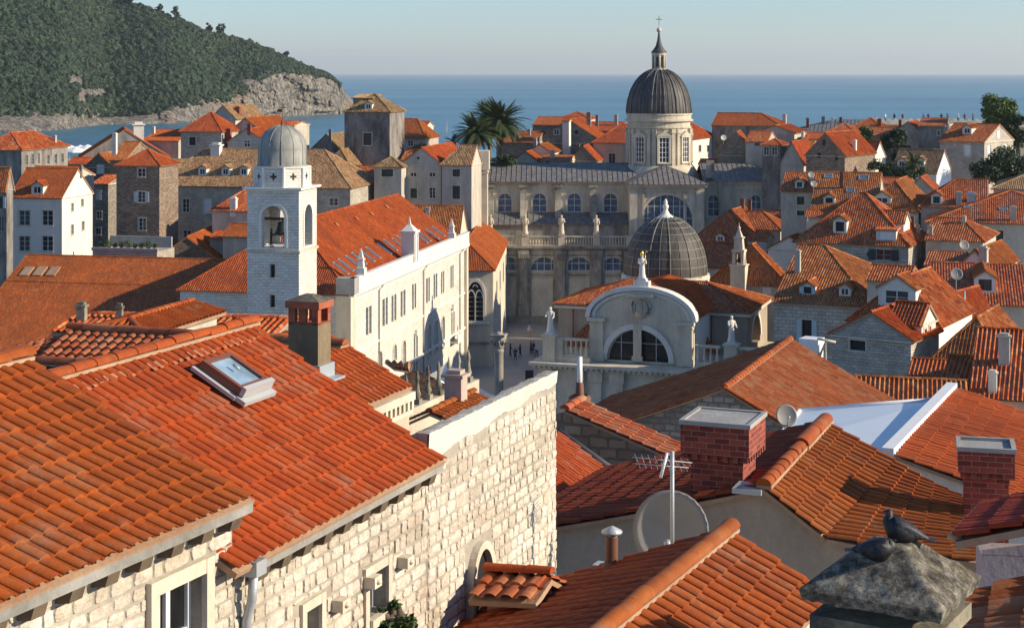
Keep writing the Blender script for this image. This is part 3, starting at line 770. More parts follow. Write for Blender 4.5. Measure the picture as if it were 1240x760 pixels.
L(nt, c, b.inputs['Base Color']); b.inputs['Roughness'].default_value = .95; bump(nt, noise(nt, 45, 8, .8), b, .02)

plaster_mat('brown_render', (.27, .20, .12), (.10, .075, .045), .35, .6)

leaf_mat('leaf_light', (.06, .10, .022), (.10, .16, .035), (.16, .22, .05))

brick_mat('orange_brick', [(.34, .07, .03), (.42, .10, .04), (.48, .13, .055)], (.30, .22, .16), .22, .08, .006, bd=.006)
plaster_mat('mortar_dark', (.42, .19, .10), (.34, .12, .06), .35, .6, streak=False)
# ------------------------------------------------------------------ camera, light, sky
sc = bpy.context.scene
cam = bpy.data.objects.new('camera', bpy.data.cameras.new('camera')); C.objects.link(cam); sc.camera = cam
cam.location = (0, 0, HC); cam.rotation_euler = (rad(90), 0, 0)
cam.data.sensor_width = 36; cam.data.lens = 36*F/1240; cam.data.shift_y = -(380-HY)/1240; cam.data.clip_end = 200000; cam.data.clip_start = .5
SUN_AZ = V((1, -.19, 0)).normalized(); SUN_EL = rad(23)
sd = V((SUN_AZ.x*math.cos(SUN_EL), SUN_AZ.y*math.cos(SUN_EL), math.sin(SUN_EL)))
sun = bpy.data.objects.new('sun', bpy.data.lights.new('sun', 'SUN')); C.objects.link(sun)
sun.data.energy = 5.0; sun.data.angle = rad(.5); sun.data.color = (1, .85, .64)
sun.rotation_euler = sd.to_track_quat('Z', 'Y').to_euler(); sun.location = (60, -10, 90)
w = bpy.data.worlds.new('World'); sc.world = w; w.use_nodes = True; nt = w.node_tree
sky = nt.nodes.new('ShaderNodeTexSky'); sky.sky_type = 'NISHITA'; sky.sun_disc = False; sky.sun_elevation = SUN_EL
sky.sun_rotation = math.atan2(sd.x, sd.y); sky.air_density = 1.0; sky.dust_density = .15; sky.ozone_density = 6.5; sky.altitude = 0
nt.links.new(sky.outputs[0], nt.nodes['Background'].inputs[0]); nt.nodes['Background'].inputs[1].default_value = .12
sc.view_settings.view_transform = 'Standard'; sc.view_settings.look = 'None'; sc.view_settings.gamma = 1; sc.view_settings.use_curve_mapping = False
sc.view_settings.exposure = 0.42
sc.render.engine = 'CYCLES'
# ------------------------------------------------------------------ sea, ground, island
mb = MB()
rs = [0, 200, 400, 800, 1600, 4000, 12000, 40000]
mb.lathe((0, 0, SEA), [(max(r, .01), 0) for r in rs], 64, sm=False)
kind(mb.build('sea', 'sea_water', loc=(0, 0, SEA)))
xs = np.linspace(-150, 150, 121); ys = np.concatenate([np.linspace(-60, 330, 150), [334, 338, 342, 346, 350, 360]])
arr = np.zeros((len(ys), len(xs), 3))
for i, y in enumerate(ys):
    for j, x in enumerate(xs):
        z = ground(x, y); edge = 0
        if y > 330: z = z*(1-min(1, (y-330)/16))+(SEA-6)*min(1, (y-330)/16)
        if abs(x) > 142: z = SEA-6
        arr[i, j] = (x, y, z)
mb = MB(); mb.grid(arr, 0, None, True)
kind(mb.build('ground', 'plaza_stone', loc=(0, 0, 0)))
from mathutils import noise as mn
def interp(x, t):
    xs_, ys_ = zip(*t); k = 26 if x < 340 else max(1, (413-x)*.3); return float(sum(np.interp(x+k*d, xs_, ys_) for d in (-1, -.6, -.3, 0, .3, .6, 1))/7)
SKY_ = [(-260, -190), (-100, -95), (0, -42), (90, -16), (145, 0), (200, 20), (260, 43), (300, 52), (340, 68), (380, 86), (397, 91), (404, 99), (409, 125), (413, 138)]
WAT_ = [(-260, 172), (0, 161), (90, 157), (110, 151), (200, 150), (280, 145), (330, 142), (413, 138)]
CLF_ = [(-260, 150), (0, 137), (60, 138), (92, 130), (105, 140), (180, 139), (205, 126), (255, 122), (290, 118), (305, 100), (325, 88), (360, 90), (385, 91), (413, 100)]
DEP_ = [(-260, 620), (0, 430), (150, 330), (300, 190), (380, 90), (405, 50), (413, 30)]
def isl(x, t):
    """t<0.1 shore and cliff, up to 1 the wooded hill, beyond 1 the far side"""
    yw, ys_, yc = interp(x, WAT_), interp(x, SKY_), interp(x, CLF_)
    Yw = F*(HC-SEA)/(yw-HY); D = interp(x, DEP_)
    if t <= .1: k = t/.1; yp = yw+(yc-yw)*k**.8; Y = Yw+D*.10*k
    elif t <= 1: k = (t-.1)/.9; yp = yc+(ys_-yc)*(k**.85); Y = Yw+D*(.10+.9*k)
    else:
        Y = Yw+D*t; q = P(x, ys_, Yw+D); zz = q.z*(1-((t-1)/.6)**1.6)+SEA*((t-1)/.6)**1.6
        return V(((x-CX)*(Yw+D)/F+(t-1)*40, Y, zz))
    return P(x, yp, Y)
ts = list(np.linspace(0, .1, 26))+list(np.linspace(.115, 1, 60))+list(np.linspace(1.05, 1.6, 12))
cx_ = list(np.arange(-260, 0, 6))+list(np.arange(0, 413, 1.7))+[413]
arr = np.zeros((len(ts), len(cx_), 3))
for j, x in enumerate(cx_):
    for i, t in enumerate(ts):
        p = isl(x, t)
        if t < .3:
            k = min(1, t/.012) if t < .1 else max(0, 1-(t-.1)/.2)
            nz = mn.fractal(V((p.x*.05, p.y*.01, p.z*.05)), 1, 2.1, 6)
            st = mn.fractal(V((p.x*.11+p.z*.05, 3.1, p.z*.22)), .7, 2.1, 6); nz -= .6*abs(mn.noise(V((p.x*.16, 7, p.z*.05))))
            p = p+V((st*1.0, (nz*15+st*9)*k, (nz*2.6+st*1.6)*k))
        else: p = p+V((0, 0, mn.fractal(p*.02, 1, 2, 4)*3*(1-max(0, t-1)*.5)))
        if x >= 413: p.z = SEA-3
        if t == 0 or t > 1.55: p.z = SEA-3
        arr[i, j] = p
mb = MB(); mb.grid(arr, 0, None, False)
nc_ = len(cx_)-1
BARE = [(92, 98, 9, 7), (112, 113, 17, 5), (300, 100, 9, 4), (100, 120, 6, 7)]
for fi, f_ in enumerate(mb.f):
    i_, j_ = divmod(f_[0], len(cx_)); p_ = mb.v[0][f_[0]]; xx = CX+p_[0]*F/p_[1]; yy = HY+(HC-p_[2])*F/p_[1]
    wob = .012*mn.noise(V((xx*.08, 0, 0)))
    if xx < 396 and ts[i_] > .10+wob and not any(abs(xx-a)/c_ < 1 and abs(yy-b_)/d_ < 1 for a, b_, c_, d_ in BARE): mb.m[fi] = 1
kind(mb.build('island_hill', ['cliff_rock', 'forest'], loc=(arr[:, :, 0].mean(), arr[:, :, 1].mean(), SEA)))
def ico(sub=1):
    import bmesh
    bm = bmesh.new(); bmesh.ops.create_icosphere(bm, subdivisions=sub, radius=1)
    v = np.array([tuple(q.co) for q in bm.verts]); f = np.array([[a.index for a in q.verts] for q in bm.faces]); bm.free(); return v, f
def bulk(name, V_, F_, mat, loc, parent=None, sm=False, mi=None):
    """one mesh from big numpy arrays of triangles or quads"""
    me = bpy.data.meshes.new(name); k = F_.shape[1]; v = V_-np.array(loc)
    me.vertices.add(len(v)); me.vertices.foreach_set('co', v.astype(np.float32).ravel())
    me.loops.add(F_.size); me.loops.foreach_set('vertex_index', F_.astype(np.int32).ravel())
    me.polygons.add(len(F_)); me.polygons.foreach_set('loop_start', (np.arange(len(F_))*k).astype(np.int32)); me.polygons.foreach_set('loop_total', np.full(len(F_), k, dtype=np.int32))
    if mi is not None: me.polygons.foreach_set('material_index', mi.astype(np.int32))
    me.polygons.foreach_set('use_smooth', np.full(len(F_), sm, dtype=bool)); me.update(calc_edges=True)
    for mt in (mat if isinstance(mat, (list, tuple)) else [mat]): me.materials.append(MAT[mt])
    ob = bpy.data.objects.new(name, me); C.objects.link(ob)
    if parent is not None: ob.parent = parent
    else: ob.location = loc
    ob['_o'] = tuple(loc); return ob
iv, if_ = ico(1)
rng = np.random.RandomState(5); VV = []; FF = []; TT = []; n = 0
BARE = [(92, 98, 9, 7), (112, 113, 17, 5), (300, 100, 9, 4), (100, 120, 6, 7)]
for q in range(16000):
    x = rng.uniform(-70, 411); t = rng.uniform(.075, 1.0)**1.0
    if x > 300 and t < .13: continue
    if t < .13 and rng.rand() < .35: continue
    p = isl(x, t); s = F/p.y; py = HY+(HC-p.z)*s
    if py < -60: continue
    if any(abs(x-a)/c < 1 and abs(py-b)/d < 1 for a, b, c, d in BARE): continue
    r = (1.4+3.6*rng.rand()**2.0)*(1 if t > .15 else .75)*(.75 if x > 330 else 1)
    k = 1+.42*rng.uniform(-1, 1, len(iv))
    v = iv*k[:, None]*np.array([r, r, r*rng.uniform(.75, 1.15)])+np.array([p.x, p.y, p.z+r*.25])
    VV.append((v-v.mean(0))*.86+v.mean(0)); TT.append(if_+n); n += len(iv)
    m_ = 34; dd = rng.normal(size=(m_, 3)); dd /= np.linalg.norm(dd, axis=1)[:, None]; dd[:, 2] = np.abs(dd[:, 2])*.9-.15; dd[:, 1] -= .25
    cc = np.array([p.x, p.y, p.z+r*.25])+dd*r*rng.uniform(.75, 1.15, m_)[:, None]; aa = rng.normal(size=(m_, 3)); aa /= np.linalg.norm(aa, axis=1)[:, None]; bb = np.cross(aa, dd); ss = (.28*r*rng.uniform(.5, 1.2, m_))[:, None]
    VV.append(np.stack([cc-aa*ss, cc-bb*ss*.7, cc+aa*ss, cc+bb*ss*.7], 1).reshape(-1, 3)); FF.append(np.arange(4*m_).reshape(-1, 4)+n); n += 4*m_
Tq = np.concatenate(TT); Fq = np.concatenate(FF); Fq = np.concatenate([Fq[:, [0, 1, 2]], Fq[:, [0, 2, 3]], Tq])
kind(bulk('island_forest', np.concatenate(VV), Fq, 'forest', (-300, 1500, 20)), 'stuff')['label'] = 'dense green pine wood covering the island hill'
# separate pines on the skyline
def leafy(cs, rs, n, size, rng, flat=1.0):
    """n small leaf faces through the volumes of several clumps"""
    cs = np.array(cs); rs = np.array(rs); k = rng.choice(len(cs), n, p=(rs**2)/np.sum(rs**2))
    d = rng.normal(size=(n, 3)); d /= np.linalg.norm(d, axis=1)[:, None]
    c = cs[k]+d*(rs[k]*rng.uniform(.2, 1.35, n)**.9)[:, None]*np.array([1, 1, flat])
    a = rng.normal(size=(n, 3)); a /= np.linalg.norm(a, axis=1)[:, None]; b = np.cross(a, rng.normal(size=(n, 3))); b /= np.linalg.norm(b, axis=1)[:, None]
    s = size*rng.uniform(.6, 1.4, n)[:, None]
    v = np.stack([c-a*s, c-b*s*.5, c+a*s, c+b*s*.5], 1).reshape(-1, 3)
    return v, np.arange(4*n).reshape(-1, 4)
def tree(name, label, base, h, w, n=3000, leaf=.25, mat='leaf', group=None, cat='tree', trunk=.3, seed=1, flat=.8, nb=9, conic=False):
    rng = np.random.RandomState(seed); base = V(base)
    T = thing(name, label, cat, base, group)
    t = MB(); cz = h*(1-trunk)
    cs = []; rs = []
    for i in range(nb):
        a = rng.uniform(0, 6.28); zz = rng.uniform(0, 1); rr = w/2*(1-zz*.85 if conic else math.sqrt(max(.05, 1-(2*zz-1)**2))*.75)*rng.uniform(.4, 1)
        r = w*rng.uniform(.09, .20)*(1-.5*zz if conic else 1)
        c = (base.x+math.cos(a)*rr, base.y+math.sin(a)*rr, base.z+h*trunk+zz*(cz-r)+r*.5); cs.append(c); rs.append(r)
    t.tube([base, base+V((.1, 0, h*.4)), base+V((0, .1, h*.8))], [w*.05+.1, w*.035+.06, .05], 8)
    for c in cs[:7]: t.tube([base+UP*h*rng.uniform(.25, .6), V(c)], [w*.02+.04, .03], 5)
    t.build('trunk', 'bark', T)
    v, f = leafy(cs, rs, n, leaf, rng, flat); bulk('crown', v, f, mat, tuple(base), T)
    return T
for i, (x, y, hh, lb) in enumerate([(159, 8, 13, 'tall dark pine standing highest on the island ridge near the top edge'), (194, 20, 14, 'rounded pine on the island skyline, third from the top'), (212, 24, 17, 'tallest bushy pine poking above the island skyline'),
                                   (253, 41, 13, 'small pine left of its close pair on the island skyline'), (267, 43, 16, 'bushy pine right of its close pair on the island skyline'), (348, 66, 12, 'wind bent pine near the right end of the island skyline')]):
    p = isl(x, .98); tree('pine_tree', lb, p-UP*2, hh, hh*.75, 500, 1.0, 'forest', 'pines on the island skyline', seed=20+i, trunk=.25)
# ------------------------------------------------------------------ houses: (front left eave corner px), right corner px, distance ...
H = house
GL = 'old houses between the square and the harbour'; GR = 'tiled roof houses right of the domes'; GB = 'houses behind the large church'
# far left
H('long cream stone building at the far left edge under a half orange half brown roof', (-30, 180), 26, Y=230, xb=82, hip=(1, 1), ridge='u', ry=161, wallm='old_grey', tile='tile_mixed', group=GL,
  wins=[('r', 31, 188, 34, 200, 'gn'), ('r', 38, 187, 41, 199, 'gn'), ('r', 46, 186, 48, 198, 'gn'), ('r', 57, 188, 60, 199, 'gn'), ('r', 66, 187, 69, 198, 'gn'), ('r', 74, 186, 77, 197, 'gn')], chim=[(66, 164, 172, 5, 'plaster')])
H('dark narrow house cut by the left edge beside the white gabled house', (-40, 224), 8, Y=192, xb=11, ridge='v', rise=2, wallm='old_grey', tile='tile_mixed', group=GL, wins=[('f', -2, 238, 4, 252, 'bSn'), ('f', -2, 262, 4, 280, 'gn')])
h = H('white gabled house with two rows of pale shuttered windows at the far left', (13, 237), 75, Y=200, xb=112, ridge='v', ry=204, wallm='plaster_white', tile='tile_orange', group=GL,
  wins=[('f', 23, 255, 36, 273, 'w'), ('f', 51, 255, 64, 273, 'w'), ('f', 23, 286, 36, 304, 'w'), ('f', 51, 286, 64, 304, 'w'), ('r', 86, 246, 89, 256, 'g'), ('r', 98, 241, 101, 250, 'g'), ('r', 86, 272, 89, 284, 'g'), ('r', 99, 268, 102, 279, 'g')],
  dorm=[(45, 236, 15, 12)], chim=[(98, 200, 206, 4, 'rubble')])
H('low orange roofed wing behind the white gabled house, level with its ridge', (28, 214), 84, Y=214, D=7, ridge='v', ry=202, wallm='plaster', tile='tile_orange', group=GL)
H('grey stone sliver of a house squeezed between the white gable and the dark alley', (112, 222), 131, Y=226, D=8, ridge='v', ry=212, wallm='rubble', tile='tile_mixed', group=GL, wins=[('f', 117, 231, 122, 241, 'c'), ('f', 117, 256, 123, 265, 'w'), ('f', 116, 276, 122, 284, 'g')])
H('brown stained stone house with three white casements under a small orange pyramid roof', (141, 199), 193, Y=214, D=6, ridge='v', hip=(1, 1), ry=181, wallm='rubble_brown', tile='tile_orange', group=GL,
  wins=[('f', 167, 204, 176, 214, 'w'), ('f', 167, 232, 176, 245, 'wS'), ('f', 168, 264, 177, 279, 'w')])
H('dark gabled house with a tall white chimney near the harbour', (104, 201), 136, Y=250, D=12, ridge='u', ry=186, wallm='rubble_brown', tile='tile_mixed', group=GL, wins=[('f', 118, 200, 126, 210, 'c')])
H('small orange roofed house in front of the harbour umbrellas', (82, 198), 112, Y=262, D=4, ridge='v', ry=191, wallm='plaster', tile='tile_orange', group=GL)
H('narrow dark brown house carrying a red roof left of the brown stained house', (133, 193), 152, Y=240, D=10, ridge='v', ry=172, wallm='rubble_brown', tile='tile_mixed', group=GL, chim=[(139, 158, 180, 6, 'plaster_white'), (131, 166, 182, 4, 'plaster')])
H('broad shadowed house whose dark gable slopes down to the right near the harbour', (96, 192), 206, Y=272, D=16, ang=-14, ridge='u', ry=157, wallm='old_grey', tile='tile_orange', group=GL, chim=[(168, 149, 160, 15, 'plaster_white')])
H('small house with a plain orange slope behind the shadowed gable near the harbour', (172, 170), 216, Y=285, D=14, ridge='v', ry=157, wallm='plaster', tile='tile_orange', group=GL, chim=[(186, 153, 160, 4, 'plaster_white')])
H('stone house with a dark square window and orange hip roof below the island cliffs', (219, 158), 268, Y=256, D=8, ridge='v', hip=(1, 1), ry=136, wallm='ashlar_grey', tile='tile_orange', group=GL, wins=[('f', 229, 166, 237, 176, 'o')])
H('house with a weathered yellow roof peeping over the orange hip roof', (255, 143), 285, Y=285, D=14, ridge='u', ry=128, wallm='plaster', tile='tile_old', group=GL, chim=[(288, 130, 137, 7, 'red_brick')])
H('pale grey gabled house with an orange right slope left of the grey bell tower dome', (277, 160), 318, Y=262, D=15, ridge='u', ry=143, wallm='plaster', tile='tile_orange', group=GL, wins=[('f', 295, 168, 304, 177, 'w')])
H('small front gable with a brick chimney attached below the pale grey gabled house', (276, 171), 322, Y=255, D=6, ridge='u', ry=156, wallm='plaster', tile='tile_orange', group=GL, chim=[(302, 150, 158, 5, 'red_brick'), (277, 155, 168, 7, 'red_brick')], wins=[('f', 296, 170, 303, 178, 'w')])
H('low red roofed house just visible above the bell tower dome', (322, 152), 356, Y=285, D=8, ridge='v', ry=147, wallm='plaster', tile='tile_mixed', group=GL)
h = H('long stone building with mottled yellow roof and three small dormers behind the bell tower', (179, 223), 424, Y=234, D=14, ridge='v', hip=(1, 1), ry=181, wallm='ashlar_grey', tile='tile_old', group=GL, inset=(6, 6),
  wins=[('f', 196, 241, 203, 257, 'w'), ('f', 221, 241, 229, 257, 'w'), ('f', 246, 241, 256, 258, 'c'), ('f', 196, 279, 204, 297, 'w'), ('f', 222, 279, 231, 296, 'w'), ('f', 399, 240, 409, 249, 'w'), ('f', 246, 279, 255, 296, 'w')],
  dorm=[(245, 213, 10, 10), (273, 213, 10, 10), (295, 213, 10, 10)], chim=[(262, 175, 186, 14, 'plaster_white', 0)])
H('low orange shed roof tucked left of the mottled yellow roof', (196, 203), 222, Y=250, D=6, ridge='v', ry=193, wallm='plaster', tile='tile_old', group=GL)
H('barn like orange roof with a brown gable rising above the long red roof', (190, 312), 262, Y=204, D=20, ang=2, ridge='u', ry=287, wallm='rubble_brown', tile='tile_orange', group=GL, lod='mid')
H('small cross roofed wing on the right slope of the barn like orange roof', (254, 289), 292, Y=207, D=6, ang=6, ridge='v', rise=.7, wallm='plaster', tile='tile_orange', group=GL)
H('white walled house with a red hip roof and white chimney left of the bell tower', (257, 254), 306, Y=214, D=12, ridge='v', hip=(1, 0), ry=227, wallm='plaster', tile='tile_mixed', group=GL, wins=[('f', 289, 270, 297, 278, 'g')], chim=[(283, 239, 253, 9, 'plaster_white')], z0=8)
H('orange hip wing half hidden at the left side of the bell tower shaft', (270, 285), 300, Y=203, D=5, ridge='v', rise=1.2, wallm='plaster', tile='tile_orange', group=GL)
# the long low roof across the left
h = H('very long low building with a plain red roof and three pale hatches at left', (-60, 424), 229, Y=170, D=32, ang=12, ridge='v', ry=312, wallm='ashlar_grey', tile='tile_orange', group=GL, hip=(0, 0), lod='far')
LR = h
q_ = MB(); fr_l = h.LP(-.1, 11.2, 0); z_ = h.ze+11.2*h.tp; q_.obox(V((fr_l.x, fr_l.y, z_)), h.v*(h.W+.2), h.u*.25, UP*.14); q_.build('seam_course', 'tile_mixed', h.T)
for k in range(3):
    hit = cast(h.slopes, 33+k*16, 329)
    if hit:
        q, n = hit[1], hit[3]; n = n if n.z > 0 else -n; ax = h.slopes[hit[2]][1]; up = n.cross(ax)
        m_ = MB(); m_.obox(q-ax*.55-up*.9+n*.05, ax*1.08, up*1.7, n*.12); m_.build('roof_hatch', 'mortar', h.T)
hit = cast(h.slopes, 7, 336)
if hit: chimney(h.T, hit[1], 1.3, 1.0, 12, 'plaster_cream')
# middle band, behind the town hall
GM = 'houses on the rise between the bell tower and the large church'
H('dark silhouetted house with a slim chimney above the water right of the bell tower', (374, 183), 416, Y=285, D=12, ridge='u', ry=163, wallm='old_grey', tile='tile_old', group=GM, chim=[(400, 156, 168, 4, 'old_grey')])
H('mottled brown roofed house with an orange right slope below the square tower', (376, 216), 432, Y=255, D=16, ridge='u', ry=181, wallm='plaster', tile='tile_old', group=GM, hip=(1, 0))
H('low house with dark red front roof beside the little brown pyramid roof', (414, 223), 455, Y=240, D=9, ridge='v', ry=201, wallm='plaster', tile='tile_mixed', group=GM, wins=[('f', 423, 230, 436, 243, 'kn')])
H('narrow pale house with a dark shuttered window under a little brown pyramid roof', (453, 201), 486, Y=236, D=4, ridge='v', hip=(1, 1), ry=190, wallm='plaster', tile='tile_old', group=GM, wins=[('f', 462, 205, 476, 214, 'k')])
H('grey gabled house with paired white windows and an orange right slope', (486, 197), 534, Y=238, D=18, ridge='u', ry=179, wallm='plaster', tile='tile_orange', group=GM,
  wins=[('f', 497, 209, 504, 214, 'w'), ('f', 520, 209, 527, 214, 'w'), ('f', 497, 228, 505, 240, 'k'), ('f', 520, 227, 527, 240, 'w'), ('f', 505, 190, 508, 193, 'oxn')])
H('pale house with dark shutters beside the tall stone pier, roofed in brown tiles', (535, 198), 571, Y=236, D=5, ridge='v', ry=176, hip=(1, 0), wallm='plaster', tile='tile_old', group=GM, wins=[('f', 548, 205, 557, 214, 'k'), ('f', 548, 225, 557, 241, 'k')])
H('pink walled house with a bright orange hip roof and one dormer facing the sea', (479, 166), 515, Y=282, xb=531, ridge='v', hip=(0, 1), ry=144, wallm='plaster_pink', tile='tile_orange', group=GM, wins=[('f', 494, 170, 500, 177, 'w')])
H('small raised attic roof with a white gable above the bright orange hip roof', (500, 153), 516, Y=290, D=5, ridge='v', rise=.8, wallm='plaster_white', tile='tile_orange', group=GM)
H('low red roofed row behind the grey gabled house', (484, 196), 545, Y=262, D=9, ridge='v', ry=181, wallm='plaster_pink', tile='tile_mixed', group=GM, chim=[(541, 172, 186, 5, 'red_brick'), (533, 176, 188, 5, 'plaster')])
H('low dim house wedged left of the pale house with dark shutters', (523, 206), 545, Y=250, D=9, ridge='v', ry=191, wallm='old_grey', tile='tile_old', group=GM)
# behind the cathedral
H('dim stone house with an orange roof beside the palms', (601, 172), 650, Y=292, D=12, ridge='v', ry=159, hip=(0, 0), wallm='rubble', tile='tile_orange', group=GB, chim=[(641, 156, 164, 4, 'plaster')])
H('large stone house with an orange hip roof against the sea beyond the palms', (645, 151), 700, Y=312, D=12, ridge='v', ry=142, wallm='rubble', tile='tile_orange', group=GB)
H('highest orange roof left of the dark dome, a squat hip', (676, 144), 712, Y=325, D=9, ridge='v', hip=(1, 1), ry=135.5, wallm='plaster', tile='tile_orange', group=GB)
H('broad grey stone gabled house with a pale buttress behind the long lead roof', (646, 172), 732, Y=296, D=15, ridge='u', ry=145, wallm='rubble', tile='tile_orange', group=GB, wins=[('f', 671, 157, 677, 163, 'w'), ('f', 696, 158, 700, 162, 'oxn')], chim=[(713, 135, 152, 6, 'rubble'), (723, 138, 150, 4, 'old_grey'), (718, 150, 168, 5, 'rubble')])
H('white end wall catching the sun beside the grey stone gable', (681, 146), 689, Y=290, D=2, ridge='v', rise=.3, wallm='plaster_white', tile='tile_orange', group=GB)
H('house with an orange slope and a red chimney touching the left of the dark dome', (712, 158), 752, Y=306, D=10, ridge='v', ry=148, wallm='rubble', tile='tile_orange', group=GB, chim=[(746, 138, 152, 5, 'plaster_pink')])
H('cream house with an arched window and an orange roof left of the dome drum', (718, 172), 775, Y=284, D=12, ridge='v', hip=(1, 0), ry=151, wallm='plaster_cream', tile='tile_orange', group=GB, wins=[('f', 737, 186, 745, 198, 'g')])
H('small white gable with a dark window just above the long lead roof', (639, 184), 668, Y=282, D=8, ridge='u', ry=175, wallm='plaster_white', tile='tile_orange', group=GB, chim=[(648, 166, 178, 5, 'plaster')])
H('small orange gable lower left above the long lead roof', (622, 194), 650, Y=276, D=8, ridge='u', ry=184, wallm='plaster', tile='tile_orange', group=GB)
H('little red roofed house with a pale chimney above the middle of the long lead roof', (655, 194), 690, Y=274, D=7, ridge='v', ry=188, wallm='plaster_cream', tile='tile_mixed', group=GB, wins=[('f', 661, 194, 666, 199, 'g')], chim=[(669, 182, 192, 6, 'plaster_cream'), (650, 180, 190, 4, 'red_brick')])
H('dim orange roofed house behind the right end of the long lead roof', (690, 193), 722, Y=278, D=9, ridge='u', ry=177, wallm='rubble', tile='tile_orange', group=GB, chim=[(700, 174, 186, 5, 'rubble')])
H('white walled house with an orange roof directly right of the dome drum', (800, 168), 838, Y=290, xb=866, ridge='v', hip=(0, 1), ry=147, wallm='plaster_white', tile='tile_orange', group=GB, ang=22, wins=[('r', 846, 176, 849, 184, 'g'), ('r', 856, 176, 859, 184, 'g')])
H('flat orange roof behind the right wing of the large church', (846, 198), 888, Y=270, D=8, ridge='v', ry=193, wallm='plaster', tile='tile_orange', group=GB)
# right, far
H('long stone house on the skyline with one straight orange ridge and a sunlit end', (862, 151), 944, Y=300, xb=957, ridge='v', hip=(0, 1), ry=137, wallm='old_grey', tile='tile_orange', group=GR, ang=22, chim=[(950, 138, 149, 5, 'plaster')])
H('pale stone gable descending left behind the lead roofed wing, with a dish beside it', (869, 186), 914, Y=268, D=9, ridge='u', ry=160, wallm='rubble', tile='tile_orange', group=GR, ang=12, chim=[(894, 157, 166, 7, 'plaster')])
H('low dark red roof with a white end gable among the cluster right of the dome', (903, 171), 929, Y=264, D=8, ridge='v', ry=159, wallm='plaster', tile='tile_mixed', group=GR, ang=20, wins=[('f', 914, 172, 920, 177, 'gn')])
H('orange roof stepping back toward the sea behind the turret with twin windows', (915, 160), 962, Y=276, D=9, ridge='u', ry=152, wallm='plaster', tile='tile_orange', group=GR, ang=24, chim=[(937, 156, 163, 4, 'plaster_white'), (943, 157, 164, 4, 'plaster_white')])
H('squat turret house with twin white arched windows under a red hip roof', (923, 175), 945, Y=255, xb=953, ridge='v', hip=(1, 1), ry=168, wallm='old_grey', tile='tile_orange', group=GR, ang=22, wins=[('f', 925, 178, 931, 188, 'w'), ('f', 935, 178, 941, 188, 'w')])
H('orange slope with a white dormer wall right of the turret house', (945, 196), 972, Y=252, D=10, ridge='u', ry=172, wallm='plaster', tile='tile_orange', group=GR, ang=24, chim=[(960, 186, 196, 5, 'rubble')])
H('little red roofed attic against the left wall of the brown stone gable', (958, 181), 982, Y=262, D=7, ridge='v', ry=170, wallm='plaster', tile='tile_mixed', group=GR, ang=22)
H('orange shed roof behind the brown stone gable', (972, 168), 998, Y=268, D=8, ridge='v', ry=161, wallm='plaster', tile='tile_orange', group=GR, ang=22, chim=[(972, 159, 167, 4, 'plaster_white')])
H('brown stone gabled house with a wide orange slope and long sunlit white wall', (976, 186), 1023, Y=240, xb=1060, ridge='u', ry=161, wallm='rubble_brown', tile='tile_orange', group=GR, ang=33, wins=[('f', 996, 169, 1000, 176, 'oxn'), ('f', 990, 185, 994, 191, 'on'), ('f', 1011, 188, 1015, 194, 'on')], chim=[(1035, 169, 181, 5, 'plaster_white')])
H('white gabled wall standing beside the hedge right of the brown stone gable', (1040, 190), 1058, Y=250, D=5, ridge='v', ry=171, wallm='plaster_white', tile='tile_orange', group=GR, ang=33)
H('wide dark grey roofed building on the skyline left of the red hip roofs', (957, 159), 1062, Y=318, D=16, ridge='v', hip=(1, 0), ry=145, wallm='plaster', tile='lead_sheet', lead=True, group=GR, ang=14, chim=[(978, 142, 148, 4, 'red_brick'), (997, 141, 148, 5, 'old_grey'), (1008, 142, 149, 4, 'plaster_white'), (1018, 142, 149, 4, 'red_brick')])
H('bright red pyramid roof in front of the dark grey roof on the skyline', (1028, 156), 1068, Y=285, D=10, ridge='v', hip=(1, 1), ry=143, wallm='plaster', tile='tile_orange', group=GR, ang=22)
H('low red hip roof left of the bright red pyramid roof', (1000, 160), 1034, Y=280, D=9, ridge='v', hip=(1, 1), ry=150, wallm='plaster', tile='tile_mixed', group=GR, ang=22)
H('long dim red roof running right from the bright red pyramid', (1050, 164), 1090, Y=272, D=10, ridge='v', ry=152, wallm='old_grey', tile='tile_mixed', group=GR, ang=20, chim=[(1065, 144, 153, 6, 'red_brick'), (1090, 145, 154, 4, 'red_brick')])
H('small grey gabled house with a dark door beside the shadowed tall house', (1086, 157), 1113, Y=268, D=10, ridge='u', ry=148, wallm='ashlar_grey', tile='tile_orange', group=GR, ang=22, wins=[('f', 1092, 162, 1097, 171, 'kn')])
H('tall shadowed stone house with a flat dark top left of the sunlit gable', (1112, 152), 1144, Y=262, D=12, ridge='v', rise=1, wallm='old_grey', tile='tile_mixed', group=GR, ang=20, wins=[('f', 1135, 158, 1138, 164, 'g')])
H('stone house with balcony, red roof and sunlit gable near the trees', (1138, 170), 1192, Y=250, xb=1227, ridge='v', ry=150, wallm='ashlar', tile='tile_mixed', group=GR, ang=38, wins=[('f', 1167, 176, 1175, 190, 'c'), ('r', 1207, 158, 1210, 167, 'cn'), ('r', 1196, 176, 1200, 186, 'cn'), ('r', 1216, 174, 1220, 184, 'cn')], dorm=[(1171, 163, 9, 9)])
h = H('low house with worn grey brown roof, white dormers and bluish gable by the palm', (1080, 207), 1134, Y=236, xb=1152, ridge='v', ry=181, wallm='white_metal', tile='tile_old', group=GR, ang=32, dorm=[(1092, 203, 9, 9), (1114, 202, 9, 9)])
H('pink garden wall house with a low orange roof behind the mottled roofs', (1066, 222), 1100, Y=222, D=5, ridge='v', rise=.6, wallm='plaster_pink', tile='tile_orange', group=GR, ang=22)
H('pale gable wall crossing behind the red roof with one dark dormer', (1095, 232), 1134, Y=218, D=6, ridge='u', ry=215, wallm='plaster', tile='tile_mixed', group=GR, ang=22)
